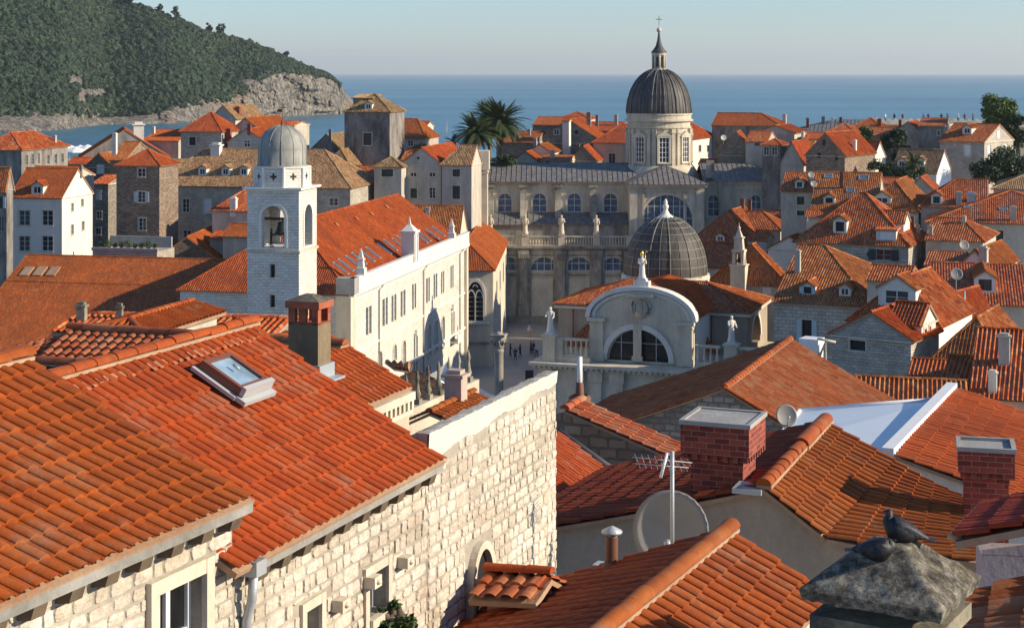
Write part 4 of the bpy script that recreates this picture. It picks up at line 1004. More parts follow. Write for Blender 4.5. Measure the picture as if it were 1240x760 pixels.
# right, second band
H('mottled orange house with two dark windows next to the lead roofed church wing', (946, 231), 984, Y=208, D=11, ridge='v', ry=209, wallm='plaster', tile='tile_mixed', group=GR, ang=16, wins=[('f', 965, 238, 974, 248, 'k'), ('f', 965, 255, 974, 261, 'k')], dorm=[(968, 228, 10, 9, dict(st='k'))], chim=[(981, 209, 221, 6, 'plaster')])
H('wide mottled orange roof with skylights, a dish and one white dormer', (982, 253), 1062, Y=200, D=17, ridge='v', ry=209, wallm='plaster', tile='tile_mixed', group=GR, ang=16, dorm=[(1004, 247, 13, 9, dict(st='o'))], chim=[(1019, 206, 228, 5, 'rust')], sky=[(1003, 214, 1.0, 1.0), (1046, 216, 1.2, 1.2), (1030, 231, 1.0, 1.0)])
H('low orange lean to under the white dormer of the wide mottled roof', (976, 262), 1012, Y=194, D=4, ridge='v', rise=.6, wallm='plaster', tile='tile_mixed', group=GR, ang=16)
H('mottled roof with a wide twin windowed dormer behind the great pyramid roof', (1046, 252), 1112, Y=192, D=12, ridge='u', ry=219, hip=(1, 0), wallm='plaster', tile='tile_mixed', group=GR, ang=22, dorm=[(1068, 247, 20, 9, dict(st='w'))])
H('orange roof with a dark windowed dormer and two pale chimneys at upper right', (1115, 249), 1196, Y=190, D=13, ridge='v', hip=(1, 0), ry=218, wallm='plaster', tile='tile_mixed', group=GR, ang=16, dorm=[(1134, 248, 12, 12, dict(st='k'))], chim=[(1161, 231, 248, 8, 'plaster'), (1176, 234, 244, 12, 'zinc', 0)])
H('huge mottled hip roof with a dark shutter below, cut by the right edge', (1123, 268), 1330, Y=182, D=22, ridge='v', hip=(1, 1), ry=231, wallm='plaster', tile='tile_mixed', group=GR, ang=16, wins=[('f', 1205, 279, 1215, 298, 'k')], chim=[(1227, 249, 267, 9, 'plaster')], sky=[(1172, 252, .9, .7), (1215, 254, .9, .7)])
H('worn grey brown roof at the right edge above the huge mottled hip roof', (1203, 228), 1290, Y=200, D=13, ridge='v', hip=(1, 0), ry=209, wallm='plaster', tile='tile_old', group=GR, ang=20)
h = H('great mottled pyramid roof with an open dark dormer over a shuttered window', (964, 290), 1100, Y=166, xb=1123, ridge='v', hip=(1, 1), ry=234, wallm='ashlar', tile='tile_mixed', group=GR, ang=24,
  wins=[('f', 1061, 302, 1079, 315, 'gK'), ('f', 1050, 305, 1053, 310, 'on'), ('r', 1106, 300, 1109, 314, 'c'), ('r', 1114, 296, 1117, 310, 'c')], dorm=[(1017, 283, 15, 17, dict(st='o')), (1073, 292, 22, 14, dict(shed=True, st='c')), (1098, 280, 16, 12, dict(st='c'))], chim=[(1105, 262, 275, 5, 'rust'), (1112, 272, 283, 5, 'plaster')])
H('red hip roof with a dish on its pale wall right of the great pyramid roof', (1121, 289), 1190, Y=164, xb=1206, ridge='v', hip=(0, 1), ry=264, wallm='plaster', tile='tile_mixed', group=GR, ang=24, chim=[(1167, 262, 270, 6, 'plaster'), (1127, 273, 285, 6, 'plaster', 0)])
H('low orange roofs with a white gable between the pale wall and the red dormer roof', (1120, 320), 1165, Y=152, D=9, ridge='v', ry=305, wallm='plaster', tile='tile_mixed', group=GR, ang=20)
H('white gable with a boxy pale chimney under the dish', (1160, 322), 1200, Y=150, D=10, ridge='u', ry=303, wallm='plaster_white', tile='tile_orange', group=GR, ang=30, chim=[(1191, 299, 314, 12, 'plaster')])
# around the church dome
H('red pyramid roof in front of the lead roofed church wing', (838, 290), 905, Y=216, D=13, ridge='u', hip=(1, 0), ry=256, wallm='plaster', tile='tile_mixed', group=GR, ang=22, chim=[(899, 240, 252, 6, 'rust'), (908, 240, 254, 5, 'rust')], dorm=[(872, 292, 10, 7)])
H('red hip roof with a sunlit white end wall and narrow windows behind the thin spire', (885, 275), 945, Y=222, xb=957, ridge='v', hip=(0, 1), ry=256, wallm='plaster', tile='tile_mixed', group=GR, ang=22, wins=[('r', 948, 283, 950, 297, 'c'), ('r', 953, 280, 955, 293, 'c')])
H('small red roof with a white shed dormer below the sunlit end wall', (905, 290), 928, Y=212, D=4, ridge='v', rise=.8, wallm='plaster_white', tile='tile_mixed', group=GR, ang=22)
H('orange hip roof behind the sunlit white end wall', (912, 268), 960, Y=232, D=9, ridge='v', ry=255, wallm='plaster', tile='tile_mixed', group=GR, ang=22)
H('low roof terrace house with a white chimney behind the two dormered roof', (930, 300), 982, Y=205, D=7, ridge='u', rise=1.5, wallm='plaster_white', tile='tile_orange', group=GR, ang=26)
H('red hip roof with white shutters hanging below it right of the thin spire', (858, 340), 955, Y=192, xb=963, ridge='u', hip=(1, 0), ry=296, wallm='plaster', tile='tile_mixed', group=GR, ang=24, wins=[('f', 922, 345, 934, 357, 'c')])
H('red slope directly behind the thin spire', (838, 322), 905, Y=208, D=10, ridge='v', ry=296, wallm='plaster', tile='tile_mixed', group=GR, ang=24)
H('wide plain red roof with a pair of little white dormers above a shuttered door', (937, 364), 1055, Y=140, D=18, ridge='v', hip=(0, 1), ry=297, wallm='ashlar', tile='tile_mixed', group=GR, ang=24, inset=(0, 6),
  wins=[('f', 971, 387, 983, 412, 'oS')], dorm=[(978, 357, 14, 12, dict(st='oS')), (1023, 359, 13, 12)], chim=[(966, 300, 330, 8, 'plaster')])
H('low tiled annex with a grey side wall right of the two little dormers', (1050, 338), 1100, Y=136, D=5, ridge='v', rise=.9, wallm='plaster', tile='tile_mixed', group=GR, ang=24)
h = H('house with a big bright orange slope, triple windowed dormer and sunlit white wall', (1030, 384), 1137, Y=118, xb=1177, ridge='u', hip=(1, 0), ry=334, wallm='plaster_white', tile='tile_mixed', group=GR, ang=30, dorm=[(1086, 372, 40, 24, dict(st='w', wall='plaster_white'))])
H('small orange slope behind the sunlit white wall with a mast beside it', (1130, 395), 1172, Y=127, xb=1205, ridge='u', ry=355, wallm='ashlar', tile='tile_orange', group=GR, ang=38)
h = H('grey stone gabled house with a black square window and stepped orange verge', (1008, 402), 1103, Y=105, xb=1137, ridge='u', ry=378, hip=(0, 0), wallm='ashlar_grey', tile='tile_orange', group=GR, ang=33, wins=[('f', 1029, 412, 1048, 424, 'o'), ('r', 1127, 428, 1131, 440, 'g')])
h = H('little tiled attic house with twin slit windows in its white gable', (1078, 387), 1116, Y=105, xb=1133, ridge='v', rise=1.0, wallm='plaster_white', tile='tile_orange', group=GR, ang=33, wins=[('r', 1119, 398, 1122, 410, 'w'), ('r', 1125, 395, 1127, 408, 'w')], z0=19)
h = H('broad red roof at right with a white walled dormer and brown window', (1128, 366), 1300, Y=134, D=16, ridge='v', ry=320, wallm='plaster', tile='tile_mixed', group=GR, ang=14, dorm=[(1193, 355, 24, 20, dict(st='b', wall='plaster_white', tile='tile_orange'))])
H('orange hip roof with bright right slope below the broad red roof at right', (1137, 426), 1212, Y=102, D=8, ridge='u', hip=(1, 0), ry=385, wallm='plaster', tile='tile_mixed', group=GR, ang=28, lod='mid')
H('red roof at the right edge with two boxy pale chimneys', (1176, 478), 1290, Y=84, D=11, ridge='v', ry=400, wallm='plaster_pink', tile='tile_mixed', group=GR, ang=20, lod='mid', chim=[(1216, 402, 440, 16, 'plaster', 0), (1202, 448, 474, 12, 'plaster_white', 0)])
H('small tiled shed roof over a dark opening left of the boxy chimneys', (1140, 466), 1180, Y=86, D=6, ridge='v', ry=432, wallm='plaster_white', tile='tile_mixed', group=GR, ang=24, lod='mid', wins=[('f', 1162, 468, 1176, 480, 'on')])
H('long low strip of red tiles behind the pale metal roof', (1035, 490), 1170, Y=80, D=7, ridge='v', ry=459, wallm='plaster', tile='tile_mixed', group=GR, ang=14, lod='mid')
H('thin tile coped wall house running left from the shed roof', (1102, 452), 1150, Y=94, D=4, ridge='v', rise=.5, wallm='plaster_pink', tile='tile_orange', group=GR, ang=20, lod='mid')
# ------------------------------------------------------------------ bell tower
v, u = axes(12)
Cn = P(362, 232, 155); TW = 5.15; o = Cn-v*TW; zc = Cn.z
def zat(py, Y): return HC-(py-HY)*Y/F
T = thing('bell_tower', 'square pale stone bell tower with an open arched belfry and grey dome', 'bell tower', (o+v*TW/2+u*TW/2).x and V(((o+v*TW/2+u*TW/2).x, (o+v*TW/2+u*TW/2).y, 0)))
def f4(o, W, D, z):
    a = V((o.x, o.y, z)); return [Face(a, v, -u, W), Face(a+v*W, u, v, D), Face(a+v*W+u*D, -v, u, W), Face(a+u*D, -u, -v, D)]
zb = zat(307, 155); ctr = o+v*TW/2+u*TW/2; ctr.z = 0
mb = MB(); fs = f4(o, TW, TW, 0)
for i, fc in enumerate(fs):
    hl = [fc.rect(327, 320, 333, 336), fc.rect(327, 357, 333, 372)] if i == 0 else []
    wall(mb, fc, 0, zb-.0, hl, .35)
mb.build('shaft', 'ashlar_white', T)
for r in (fs[0].rect(327, 320, 333, 336), fs[0].rect(327, 357, 333, 372)): window(T, fs[0], r, 'o', .34)
mb = MB(); mb.cbox(V((ctr.x, ctr.y, zb+.002)), v, u, TW+.3, TW+.3, .22); mb.build('string_course', 'limestone', T)
mb = MB(); bel = []
for i, fc in enumerate(f4(o, TW, TW, 0)):
    k = 1.13; x0, x1 = TW/2-k, TW/2+k; z0 = zb+.5; z1 = zat(250, 155)
    wall(mb, fc, zb+.22, zc, [(x0, z0, x1, z1)], .75); spandrel(mb, fc, x0, z0, x1, z1, 0)
    A = arcpts(fc, TW/2, z1-k, k, k, 0, 14); B_ = arcpts(fc, TW/2, z1-k, k, k, -.75, 14); mb.add(A+B_, [(j, j+1, 16+j, 15+j) for j in range(14)])
    inn = Face(fc.o-fc.n*.76, fc.t, -fc.n, TW); wall(mb, inn, zb+.22, zc, [(x0, z0, x1, z1)], .01); spandrel(mb, inn, x0, z0, x1, z1, 0)
mb.cbox(V((ctr.x, ctr.y, zb+.24)), v, u, TW-.1, TW-.1, .2)
b_ = mb.build('belfry', 'ashlar_white', T)
mb = MB()
for i, fc in enumerate(f4(o, TW, TW, 0)):
    mb.mark(); z1 = zat(250, 155); arch_band(mb, fc, TW/2, z1-1.13, 1.14, 1.42, 0, .07); fbox(mb, fc, TW/2-1.42, zb+.5, TW/2-1.14, z1-1.13, 0, .07); fbox(mb, fc, TW/2+1.14, zb+.5, TW/2+1.42, z1-1.13, 0, .07)
mb.build_each('arch_moulding', 'limestone_white', b_)
mb = MB(); mb.cbox(V((ctr.x, ctr.y, zc)), v, u, TW+.1, TW+.1, .12); mb.cbox(V((ctr.x, ctr.y, zc+.122)), v, u, TW+.7, TW+.7, .2); mb.build('cornice', 'limestone_white', T)
zd = zat(203, 157); z2 = zc+.323
mb = MB(); ro = 2.62
def ngon(mb, c, r, z0, z1, n=8, rot=0, m=0, r1=None):
    r1 = r1 or r; vs = [V((c.x+rr*math.cos(rot+2*math.pi*i/n), c.y+rr*math.sin(rot+2*math.pi*i/n), z)) for rr, z in ((r, z0), (r1, z1)) for i in range(n)]
    mb.add(vs, [(i, (i+1) % n, n+(i+1) % n, n+i) for i in range(n)]+[tuple(range(n))[::-1], tuple(range(n, 2*n))], m)
rot = math.atan2(-v.y, v.x)*-1+math.pi/8
ngon(mb, ctr, ro, z2, zd, 8, rot); d_ = mb.build('drum', 'ashlar_white', T)
mb = MB()
for i in range(8):
    a = rot+2*math.pi*i/8; p = V((ctr.x+ro*math.cos(a), ctr.y+ro*math.sin(a), z2)); ngon(mb, p, .14, z2, zd, 6)
ngon(mb, ctr, ro+.12, zd+.002, zd+.12, 8, rot); mb.build('corner_shaft', 'limestone_white', d_)
mb = MB()
for i in range(8):                                     # cross shaped openings
    a = rot+2*math.pi*(i+.5)/8; n_ = V((math.cos(a), math.sin(a), 0)); t_ = V((-n_.y, n_.x, 0)); c = V((ctr.x, ctr.y, (z2+zd)/2+.1))+n_*(ro*math.cos(math.pi/8)+.005)
    mb.mark()
    if True:
        mb.obox(c-t_*.32-UP*.09, t_*.64, n_*.015, UP*.18); mb.obox(c-t_*.09-UP*.32, t_*.18, n_*.02, UP*.64)
mb.build_each('cross_opening', 'dark_hole', d_)
zt = zat(151, 158); R = 2.28; Hd = zt-zd-.15; pr = [(R+.12, 0), (R+.12, .1), (R, .12), (R, Hd*.42)]+[(R*math.cos(t), Hd*.42+Hd*.58*math.sin(t)) for t in np.linspace(0.05, math.pi/2, 14)]
mb = MB(); mb.lathe((ctr.x, ctr.y, zd+.122), [(max(.01, r), z) for r, z in pr], 32); dm = mb.build('dome', 'lead_green', T)
mb = MB()
for i in range(12):
    a = 2*math.pi*i/12+.1; mb.tube([(ctr.x+(r+.01)*math.cos(a), ctr.y+(r+.01)*math.sin(a), zd+.122+z) for r, z in pr[2:-1]], .035, 4)
mb.lathe((ctr.x, ctr.y, zd+.122+Hd*.42), [(R, -.03), (R+.035, 0), (R, .03)], 32)
mb.build('seam', 'lead_green', dm)
mb = MB(); top = V((ctr.x, ctr.y, zt)); mb.lathe(top, [(.25, -.05), (.1, .1), (.16, .25), (.05, .35), (.03, .5)], 10); mb.tube([top+UP*.4, top+UP*2.1], .03, 5); mb.obox(top+UP*1.6-v*.35-u*.025, v*.7, u*.05, UP*.07); mb.obox(top+UP*1.2-v*.5-u*.01, v*.5, u*.02, UP*.3)
mb.build('finial', 'rust', T)
# bell with its two bronze strikers
bl = thing('bell', 'dark bronze bell hanging in the open belfry of the tower', 'bell', V((ctr.x, ctr.y, zb+1.4)))
mb = MB(); mb.lathe((ctr.x, ctr.y, zb+1.5), [(.85, 0), (.8, .08), (.62, .4), (.5, .85), (.42, 1.15), (.2, 1.3), (.01, 1.32)], 20); mb.build('bell_body', 'bronze', bl)
mb = MB(); mb.obox(V((ctr.x, ctr.y, zb+2.85))-v*1.9-u*.12, v*3.8, u*.24, UP*.26); mb.tube([(ctr.x, ctr.y, zb+2.8), (ctr.x, ctr.y, zb+2.95)], .09, 6); mb.build('beam', 'brown_wood', bl)
def figure(mb, base, h, face, m=0, arm=None, robe=True, seed=0, hat=False, m2=None):
    """standing figure: lofted robe or legs, torso, arms, neck, head"""
    b = V(base); n = V(face).normalized(); s = V((-n.y, n.x, 0))
    def ring(z, w, d, off=0, k=14): return [b+UP*z*h+s*(math.cos(2*math.pi*i/k)*w*h)+n*((math.sin(2*math.pi*i/k)*d+off)*h) for i in range(k)]
    if robe: R_ = [(0, .17, .15, 0), (.05, .165, .145, 0), (.2, .13, .12, .01), (.4, .115, .10, .01), (.55, .10, .085, 0), (.68, .12, .085, 0), (.78, .135, .085, 0), (.825, .10, .07, 0), (.845, .04, .04, 0), (.87, .035, .038, .005)]
    else: R_ = [(.46, .095, .07, 0), (.55, .085, .065, 0), (.68, .105, .07, 0), (.78, .12, .07, 0), (.82, .085, .06, 0), (.845, .035, .035, 0), (.87, .032, .034, .005)]
    vs = []; k = 14
    rr = random.Random(seed)
    for z, w_, d_, o_ in R_:
        r = ring(z, w_*rr.uniform(.93, 1.07), d_, o_); vs += r
    fs = [(i*k+j, i*k+(j+1) % k, (i+1)*k+(j+1) % k, (i+1)*k+j) for i in range(len(R_)-1) for j in range(k)]+[tuple(range(k))[::-1]]
    mb.add(vs, fs, m, None, True)
    hc = b+UP*h*.93+n*h*.01
    hv = [(0.0, -.075), (.035, -.07), (.052, -.035), (.058, 0), (.055, .035), (.035, .065), (0.001, .072)]
    mb.lathe(hc, [(r*h, z*h) for r, z in hv], 12, m)
    mb.tube([hc+n*h*.05-UP*h*.005, hc+n*h*.072-UP*h*.02], [.012*h, .014*h], 5, m)
    if hat: mb.lathe(hc+UP*h*.03, [(.055*h, 0), (.062*h, .05*h), (.035*h, .13*h), (.001, .17*h)], 8, hat if isinstance(hat, int) else m)
    sh = [b+UP*h*.795+s*h*.125*q for q in (-1, 1)]
    poses = arm or ((.05, .10), (.05, .02))
    for q, a in zip((-1, 1), poses):
        e = sh[0 if q < 0 else 1]+s*q*h*.035-UP*h*.17+n*h*a[0]; w_ = e+n*h*(a[1]+.06)+UP*h*(a[1]*1.0-.10)-s*q*h*.03
        mb.tube([sh[0 if q < 0 else 1], e, w_, w_+n*h*.03-UP*h*.03], [.04*h, .033*h, .025*h, .012*h], 8, m)
    if not robe:
        for q in (-1, 1):
            hp = b+UP*h*.5+s*q*h*.05; kn = b+UP*h*.27+s*q*h*.055+n*h*(.03*q*(1 if seed % 2 else -1)); an = b+UP*h*.04+s*q*h*.06+n*h*(.06*q*(1 if seed % 2 else -1)); mb.tube([hp, kn, an, an+n*h*.10-UP*h*.02], [.06*h, .043*h, .028*h, .025*h], 8, m2 if m2 is not None else m)
for sx, yy, lb in ((-.55, -1.55, 'green bronze striker figure leaning toward the bell, left one in the belfry'), (.75, -1.35, 'paler bronze striker figure right of the bell in the belfry')):
    mb = MB(); b0 = ctr+v*sx+u*yy; b0.z = zb+.45; figure(mb, b0, 1.75, -sx*v+u*.3, robe=False, arm=((.1, .18), (.12, .1)), seed=1 if sx < 0 else 2)
    tag(mb.build('striker_figure', 'bronze', loc=b0), lb, 'statue', 'bronze bell strikers')
# ------------------------------------------------------------------ town hall with the long white facade
h = H('long hall with a gleaming white facade and broad orange roof behind the bell tower', (218, 349), 424, Y=165, D=48, ridge='u', hip=(1, 0), ry=268, wallm='ashlar_white', tile='tile_orange', cat='hall', name='town_hall', group=None, ang=12, z0=0,
  wins=[('f', 265, 381, 283, 393, 'on')]+[('r', x0, y0, x1, y1, 'gn') for x0, y0, x1, y1 in
  ((443, 372, 446, 406), (447, 370, 450, 404), (463, 362, 466, 395), (467, 360, 469.5, 393), (474, 358, 476.5, 390), (477.5, 356, 480, 388), (485, 353, 487.5, 384), (488.5, 351, 491, 382), (499, 344, 501, 375), (502, 343, 504, 373),
   (516, 337, 518, 367), (518.8, 336, 520.5, 365), (525, 332, 526.8, 362), (527.6, 331, 529.5, 360), (534, 329, 535.6, 356), (536.4, 328, 538, 355), (545.5, 322, 547, 349), (547.8, 321, 549.2, 348), (501, 408, 503, 450), (504, 406, 506, 448), (546.5, 378, 548, 412), (549, 377, 550.4, 411))]
  +[('r', x0, y0, x1, y1, 'a') for x0, y0, x1, y1 in ((476, 417, 480, 436), (487, 412, 491, 442), (518, 393, 521.5, 430), (526.5, 388, 530, 425), (534.5, 383, 538, 419), (458, 425, 462, 450))],
  sky=[(x, y, .6, 2.0) for x, y in ((412, 326), (418, 322), (427, 318), (434, 314), (444, 311), (451, 307), (465, 302), (472, 298), (482, 296), (488, 293), (509, 289), (513, 287), (523, 284), (530, 281))])
h.T['category'] = 'hall'; fc = h.right; T = h.T; ze = h.ze
mb = MB()
fbox(mb, fc, -.3, ze-.3, fc.L+.1, ze+.05, .0, .5); fbox(mb, fc, -.2, ze-.75, fc.L+.1, ze-.55, .0, .2); fbox(mb, fc, -.3, ze+.052, fc.L+.1, ze+1.35, .02, .42); fbox(mb, fc, -.35, ze+1.352, fc.L+.15, ze+1.5, -.02, .5)
fbox(mb, fc, 0, ze-6.2, fc.L, ze-6.0, .0, .15); fbox(mb, fc, 0, ze-10.6, fc.L, ze-10.3, .0, .2)
mb.build('parapet', 'limestone_white', T)
mb = MB()
for a in np.arange(.4, fc.L, .45): fbox(mb, fc, a, ze-.5, a+.2, ze-.3, .0, .38)
mb.build('dentil', 'limestone_white', T)
pr_ = MB()
pr_.mark(); fbox(pr_, fc, -.9, 0, .9, ze-.3, .0, .35); pr_.mark(); fbox(pr_, fc, fc.L-.9, 0, fc.L-.02, ze-.3, .0, .35); pr_.mark()
pr_.obox(h.front.pt(h.W-1.4, 0, .0), v*1.2, -u*.25, UP*(ze-.2))
pr_.build_each('corner_pilaster', 'limestone', T)
bx = MB(); bx.obox(h.front.pt(h.W-1.3, ze-.1, .5), v*1.9, u*1.5, UP*1.6); bx.build('corner_block', 'concrete', T)
for px in (458, 512, 556):
    a = fc.hit(px); q = MB(); q.tube([fc.pt(a, ze-.4, .55), fc.pt(a, ze-.9, .12), fc.pt(a, 1, .12)], .08, 6); q.build('drainpipe', 'zinc', T)
def pinn(px, hgt, w_):
    a = fc.hit(px); b = fc.pt(a, ze+1.5, .2); q = MB(); q.cbox(b, h.v, h.u, w_, w_, hgt*.25); q.frus(b+UP*hgt*.25, h.v, h.u, w_*.7, w_*.7, w_*.5, w_*.5, hgt*.3); q.cbox(b+UP*hgt*.55, h.v, h.u, w_*.75, w_*.75, hgt*.05); q.frus(b+UP*hgt*.6, h.v, h.u, w_*.55, w_*.55, .04, .04, hgt*.4)
    q.build('pinnacle', 'limestone_white', T)
pinn(435, 2.6, .9); pinn(545, 2.4, .9)
a = fc.hit(498); b = fc.pt(a, ze+.6, -.2); q = MB(); q.cbox(b, h.v, h.u, 1.5, 1.6, 3.2); q.cbox(b+UP*3.2, h.v, h.u, 1.9, 2.0, .25); q.frus(b+UP*3.45, h.v, h.u, 1.5, 1.6, .5, .5, .6); q.frus(b+UP*4.05, h.v, h.u, .35, .35, .05, .05, .9)
for sgn in (-1, 1): q.obox(b+h.v*.75+h.u*sgn*.55-h.u*.1, h.v*.12, h.u*.2, UP*3.1)
q.build('gable_turret', 'limestone_white', T)
for px in (462, 516): pass
q = MB(); a = fc.hit(548); fbox(q, fc, a-1.2, fc.z(a, 414), a+1.2, fc.z(a, 414)+.2, 0, 1.0); fbox(q, fc, a-1.2, fc.z(a, 414)+.2, a+1.2, fc.z(a, 414)+1.1, .92, 1.0); q.build('balcony', 'limestone_white', T); q = MB(); fbox(q, fc, a-.9, fc.z(a, 374), a+.9, fc.z(a, 374)+.25, 0, .4); fbox(q, fc, a-.5, fc.z(a, 374)+.25, a+.5, fc.z(a, 374)+.6, 0, .3)
q.build('door_hood', 'limestone_white', T)
q = MB(); a = fc.hit(503.5); fbox(q, fc, a-.9, fc.z(a, 405), a+.9, fc.z(a, 405)+.25, 0, .4); fbox(q, fc, a-.5, fc.z(a, 405)+.25, a+.5, fc.z(a, 405)+.6, 0, .3); q.build('door_hood', 'limestone_white', T)
vents = MB()
for x, y in ((406, 272), (430, 265), (448, 259), (467, 251)):
    hit = cast(h.slopes, x, y)
    if hit: vents.mark(); vents.frus(hit[1]-UP*.1, h.v, h.u, .9, .7, .1, .5, .35)
vents.build_each('roof_vent', 'tile_mixed', T)
# ------------------------------------------------------------------ palace beyond the hall
h2 = H('palace with a tall pointed twin light window facing us beyond the white facade', (527, 325), 597, Y=214, D=36, ridge='u', hip=(1, 0), ry=292, wallm='limestone', tile='tile_orange', cat='palace', name='palace', group=None, ang=2.6, z0=0,
   wins=[('f', 567, 426, 583, 450, 'bn')]+[('r', x, y, x+1.3, y+24, 'gn') for x, y in ((601, 340), (605, 328), (609, 318), (612, 308))])
fc = h2.front; r = fc.rect(566, 341, 585, 388); T = h2.T; a, z0, b, z1 = r; cx = (a+b)/2; w2 = (b-a)/2
q = MB(); sp = z0+(z1-z0)*.62
def pointed(fc, cx, w_, z, hgt, out, n=10):
    L_ = [fc.pt(cx-w_+w_*(1-math.cos(t)), z+hgt*math.sin(t), out) for t in np.linspace(0, math.pi/2, n)]
    return L_+[fc.pt(cx+w_-w_*(1-math.cos(t)), z+hgt*math.sin(t), out) for t in np.linspace(math.pi/2, 0, n)][1:]
def pband(q, fc, cx, w0, w1, z, h0, h1, o0, o1, m):
    A = [pointed(fc, cx, w_, z, hh, oo) for w_, hh, oo in ((w0, h0, o0), (w1, h1, o0), (w1, h1, o1), (w0, h0, o1))]; k = len(A[0])
    q.add(sum(A, []), [(a_*k+i, a_*k+i+1, ((a_+1) % 4)*k+i+1, ((a_+1) % 4)*k+i) for a_ in range(4) for i in range(k-1)], m)
pband(q, fc, cx, w2, w2+.32, sp, z1-sp, z1-sp+.4, 0, .14, 0)
for x0 in (a-.32, b): fbox(q, fc, x0, z0, x0+.32, sp, 0, .14)
fbox(q, fc, cx-.07, z0, cx+.07, sp+.1, .03, .12)
for s_ in (-1, 1):
    pband(q, fc, cx+s_*w2*.5, w2*.36, w2*.5, sp-.1, .8, 1.0, .03, .10, 0)
q.lathe(fc.pt(cx, sp+1.25, .08), [(.01, 0)], 4) if False else None
for k in range(4):
    t = math.pi/2*k; c = fc.pt(cx+.16*math.cos(t), sp+1.25+.16*math.sin(t), .06)
arch_band(q, fc, cx, sp+1.2, .24, .34, .03, .10, 0); 
fbox(q, fc, a-.9, z0-.4, b+.9, z0-.05, 0, .35)
for k in range(9): fbox(q, fc, a-.7+k*(b-a+1.4)/9, z0-.65, a-.5+k*(b-a+1.4)/9, z0-.4, 0, .25)
for k in range(1, 6): fbox(q, fc, a, z0+k*.6, b, z0+k*.6+.04, .025, .05)
w_ = q.build('gothic_window', 'limestone_white', T)
g = MB(); pp = pointed(fc, cx, w2, sp, z1-sp, .02); g.poly([fc.pt(a, z0, .02)]+pp+[fc.pt(b, z0, .02)]); g.build('pane', 'glass_dark', w_)
q = MB(); zq = fc.z(cx, 416); fbox(q, fc, a-.7, zq, b+.9, zq+.25, 0, .35); zq = fc.z(cx, 455); fbox(q, fc, a-1, zq-.3, b+1.4, zq, 0, .5); q.build('string_course', 'stone_stained', T)
h3 = H('cross wing of the palace with a red front slope and small square chimney', (484, 284), 556, Y=224, D=9, ridge='v', ry=249, wallm='limestone', tile='tile_mixed', cat='palace', name='palace_wing', group=None, ang=5, z0=0, chim=[(518, 251, 259, 6, 'concrete')], lod='mid')
# ------------------------------------------------------------------ square stone tower
h4 = H('square weathered stone tower house with a shuttered window and yellow tiled hip roof on the skyline', (417, 134), 472, Y=262, D=7.5, ridge='v', hip=(1, 1), ry=114, wallm='old_grey', tile='tile_old', cat='tower', name='square_tower', group=None, ang=14, wins=[('f', 440, 161, 450, 176, 'k')], dorm=[(446, 133, 9, 8)], z0=5)
h4.T['label'] = 'square weathered stone tower with shuttered window and yellow tiled roof on the skyline'
q = MB(); q.obox(h4.LP(.6, 2.5, h4.ze), h4.v*3.2, h4.u*3, UP*2.0); qq = q.build('attic_wall', 'old_grey', h4.T); q = MB(); slope(q, [h4.LP(.3, 2.2, h4.ze+1.95), h4.LP(4.1, 2.2, h4.ze+1.95), h4.LP(4.1, 6.5, h4.ze+2.5), h4.LP(.3, 6.5, h4.ze+2.5)], 'far'); q.build('attic_roof', ['tile_old', 'mortar'], qq)
# ------------------------------------------------------------------ round stone pillar near the square
q = MB(); pb = P(604, 480, 150); pb.z = 0; zt = zat(402, 150)
q.lathe(pb, [(.62, 0), (.62, .5), (.42, .8), (.42, zt-1.8), (.46, zt-1.75), (.46, zt-1.6), (.4, zt-1.5)], 18)
st = tag(thing('stone_column', 'freestanding round stone column with a carved capital beside the palace', 'column', pb), 'freestanding round stone column with a carved capital beside the palace', 'column'); q.build('shaft', 'stone_stained', st)
q = MB(); q.lathe(pb, [(.4, zt-1.5), (.5, zt-1.3), (.48, zt-1.0), (.68, zt-.6), (.72, zt-.35)], 10, sm=False); q.cbox(pb+UP*(zt-.348), v, u, 1.35, 1.35, .18); q.lathe(pb+UP*(zt-.165), [(.42, 0), (.35, .15), (.1, .22), (.01, .22)], 10)
for k in range(8):
    a = k*math.pi/4; q.tube([pb+UP*(zt-1.2)+V((math.cos(a)*.45, math.sin(a)*.45, 0)), pb+UP*(zt-.75)+V((math.cos(a)*.66, math.sin(a)*.66, 0)), pb+UP*(zt-.85)+V((math.cos(a)*.75, math.sin(a)*.75, 0))], [.09, .1, .05], 5)
q.build('capital', 'stone_stained', st)
# ------------------------------------------------------------------ cathedral
CA = 1.5; cv, cu = axes(CA)
T = thing('cathedral', 'large baroque stone cathedral with lead roofs and a dark ribbed dome on a tall drum', 'cathedral', V((22, 262, 0)))
def bface(x0, x1, Y, ang=CA):
    v_, u_ = axes(ang); o_ = P(x0, HY, Y); k = (x1-CX)/F; W_ = (k*o_.y-o_.x)/(v_.x-k*v_.y); return Face(o_, v_, -u_, W_), v_, u_, W_
def baluster_row(q, fc, a0, a1, z0, hgt, out=0, w=.16, gap=.36, m=0, rail=.16, th=.3, n=8):
    fbox(q, fc, a0, z0, a1, z0+rail, out-th/2, out+th/2, m); fbox(q, fc, a0, z0+hgt-rail, a1, z0+hgt, out-th/2-.03, out+th/2+.03, m)
    k = max(1, int((a1-a0)/gap)); hh = hgt-2*rail
    for i in range(k):
        c = fc.pt(a0+(i+.5)*(a1-a0)/k, z0+rail, out); q.lathe(c, [(w*.5, 0), (w*.32, hh*.08), (w*.62, hh*.32), (w*.28, hh*.62), (w*.34, hh*.9), (w*.5, hh)], n, m)
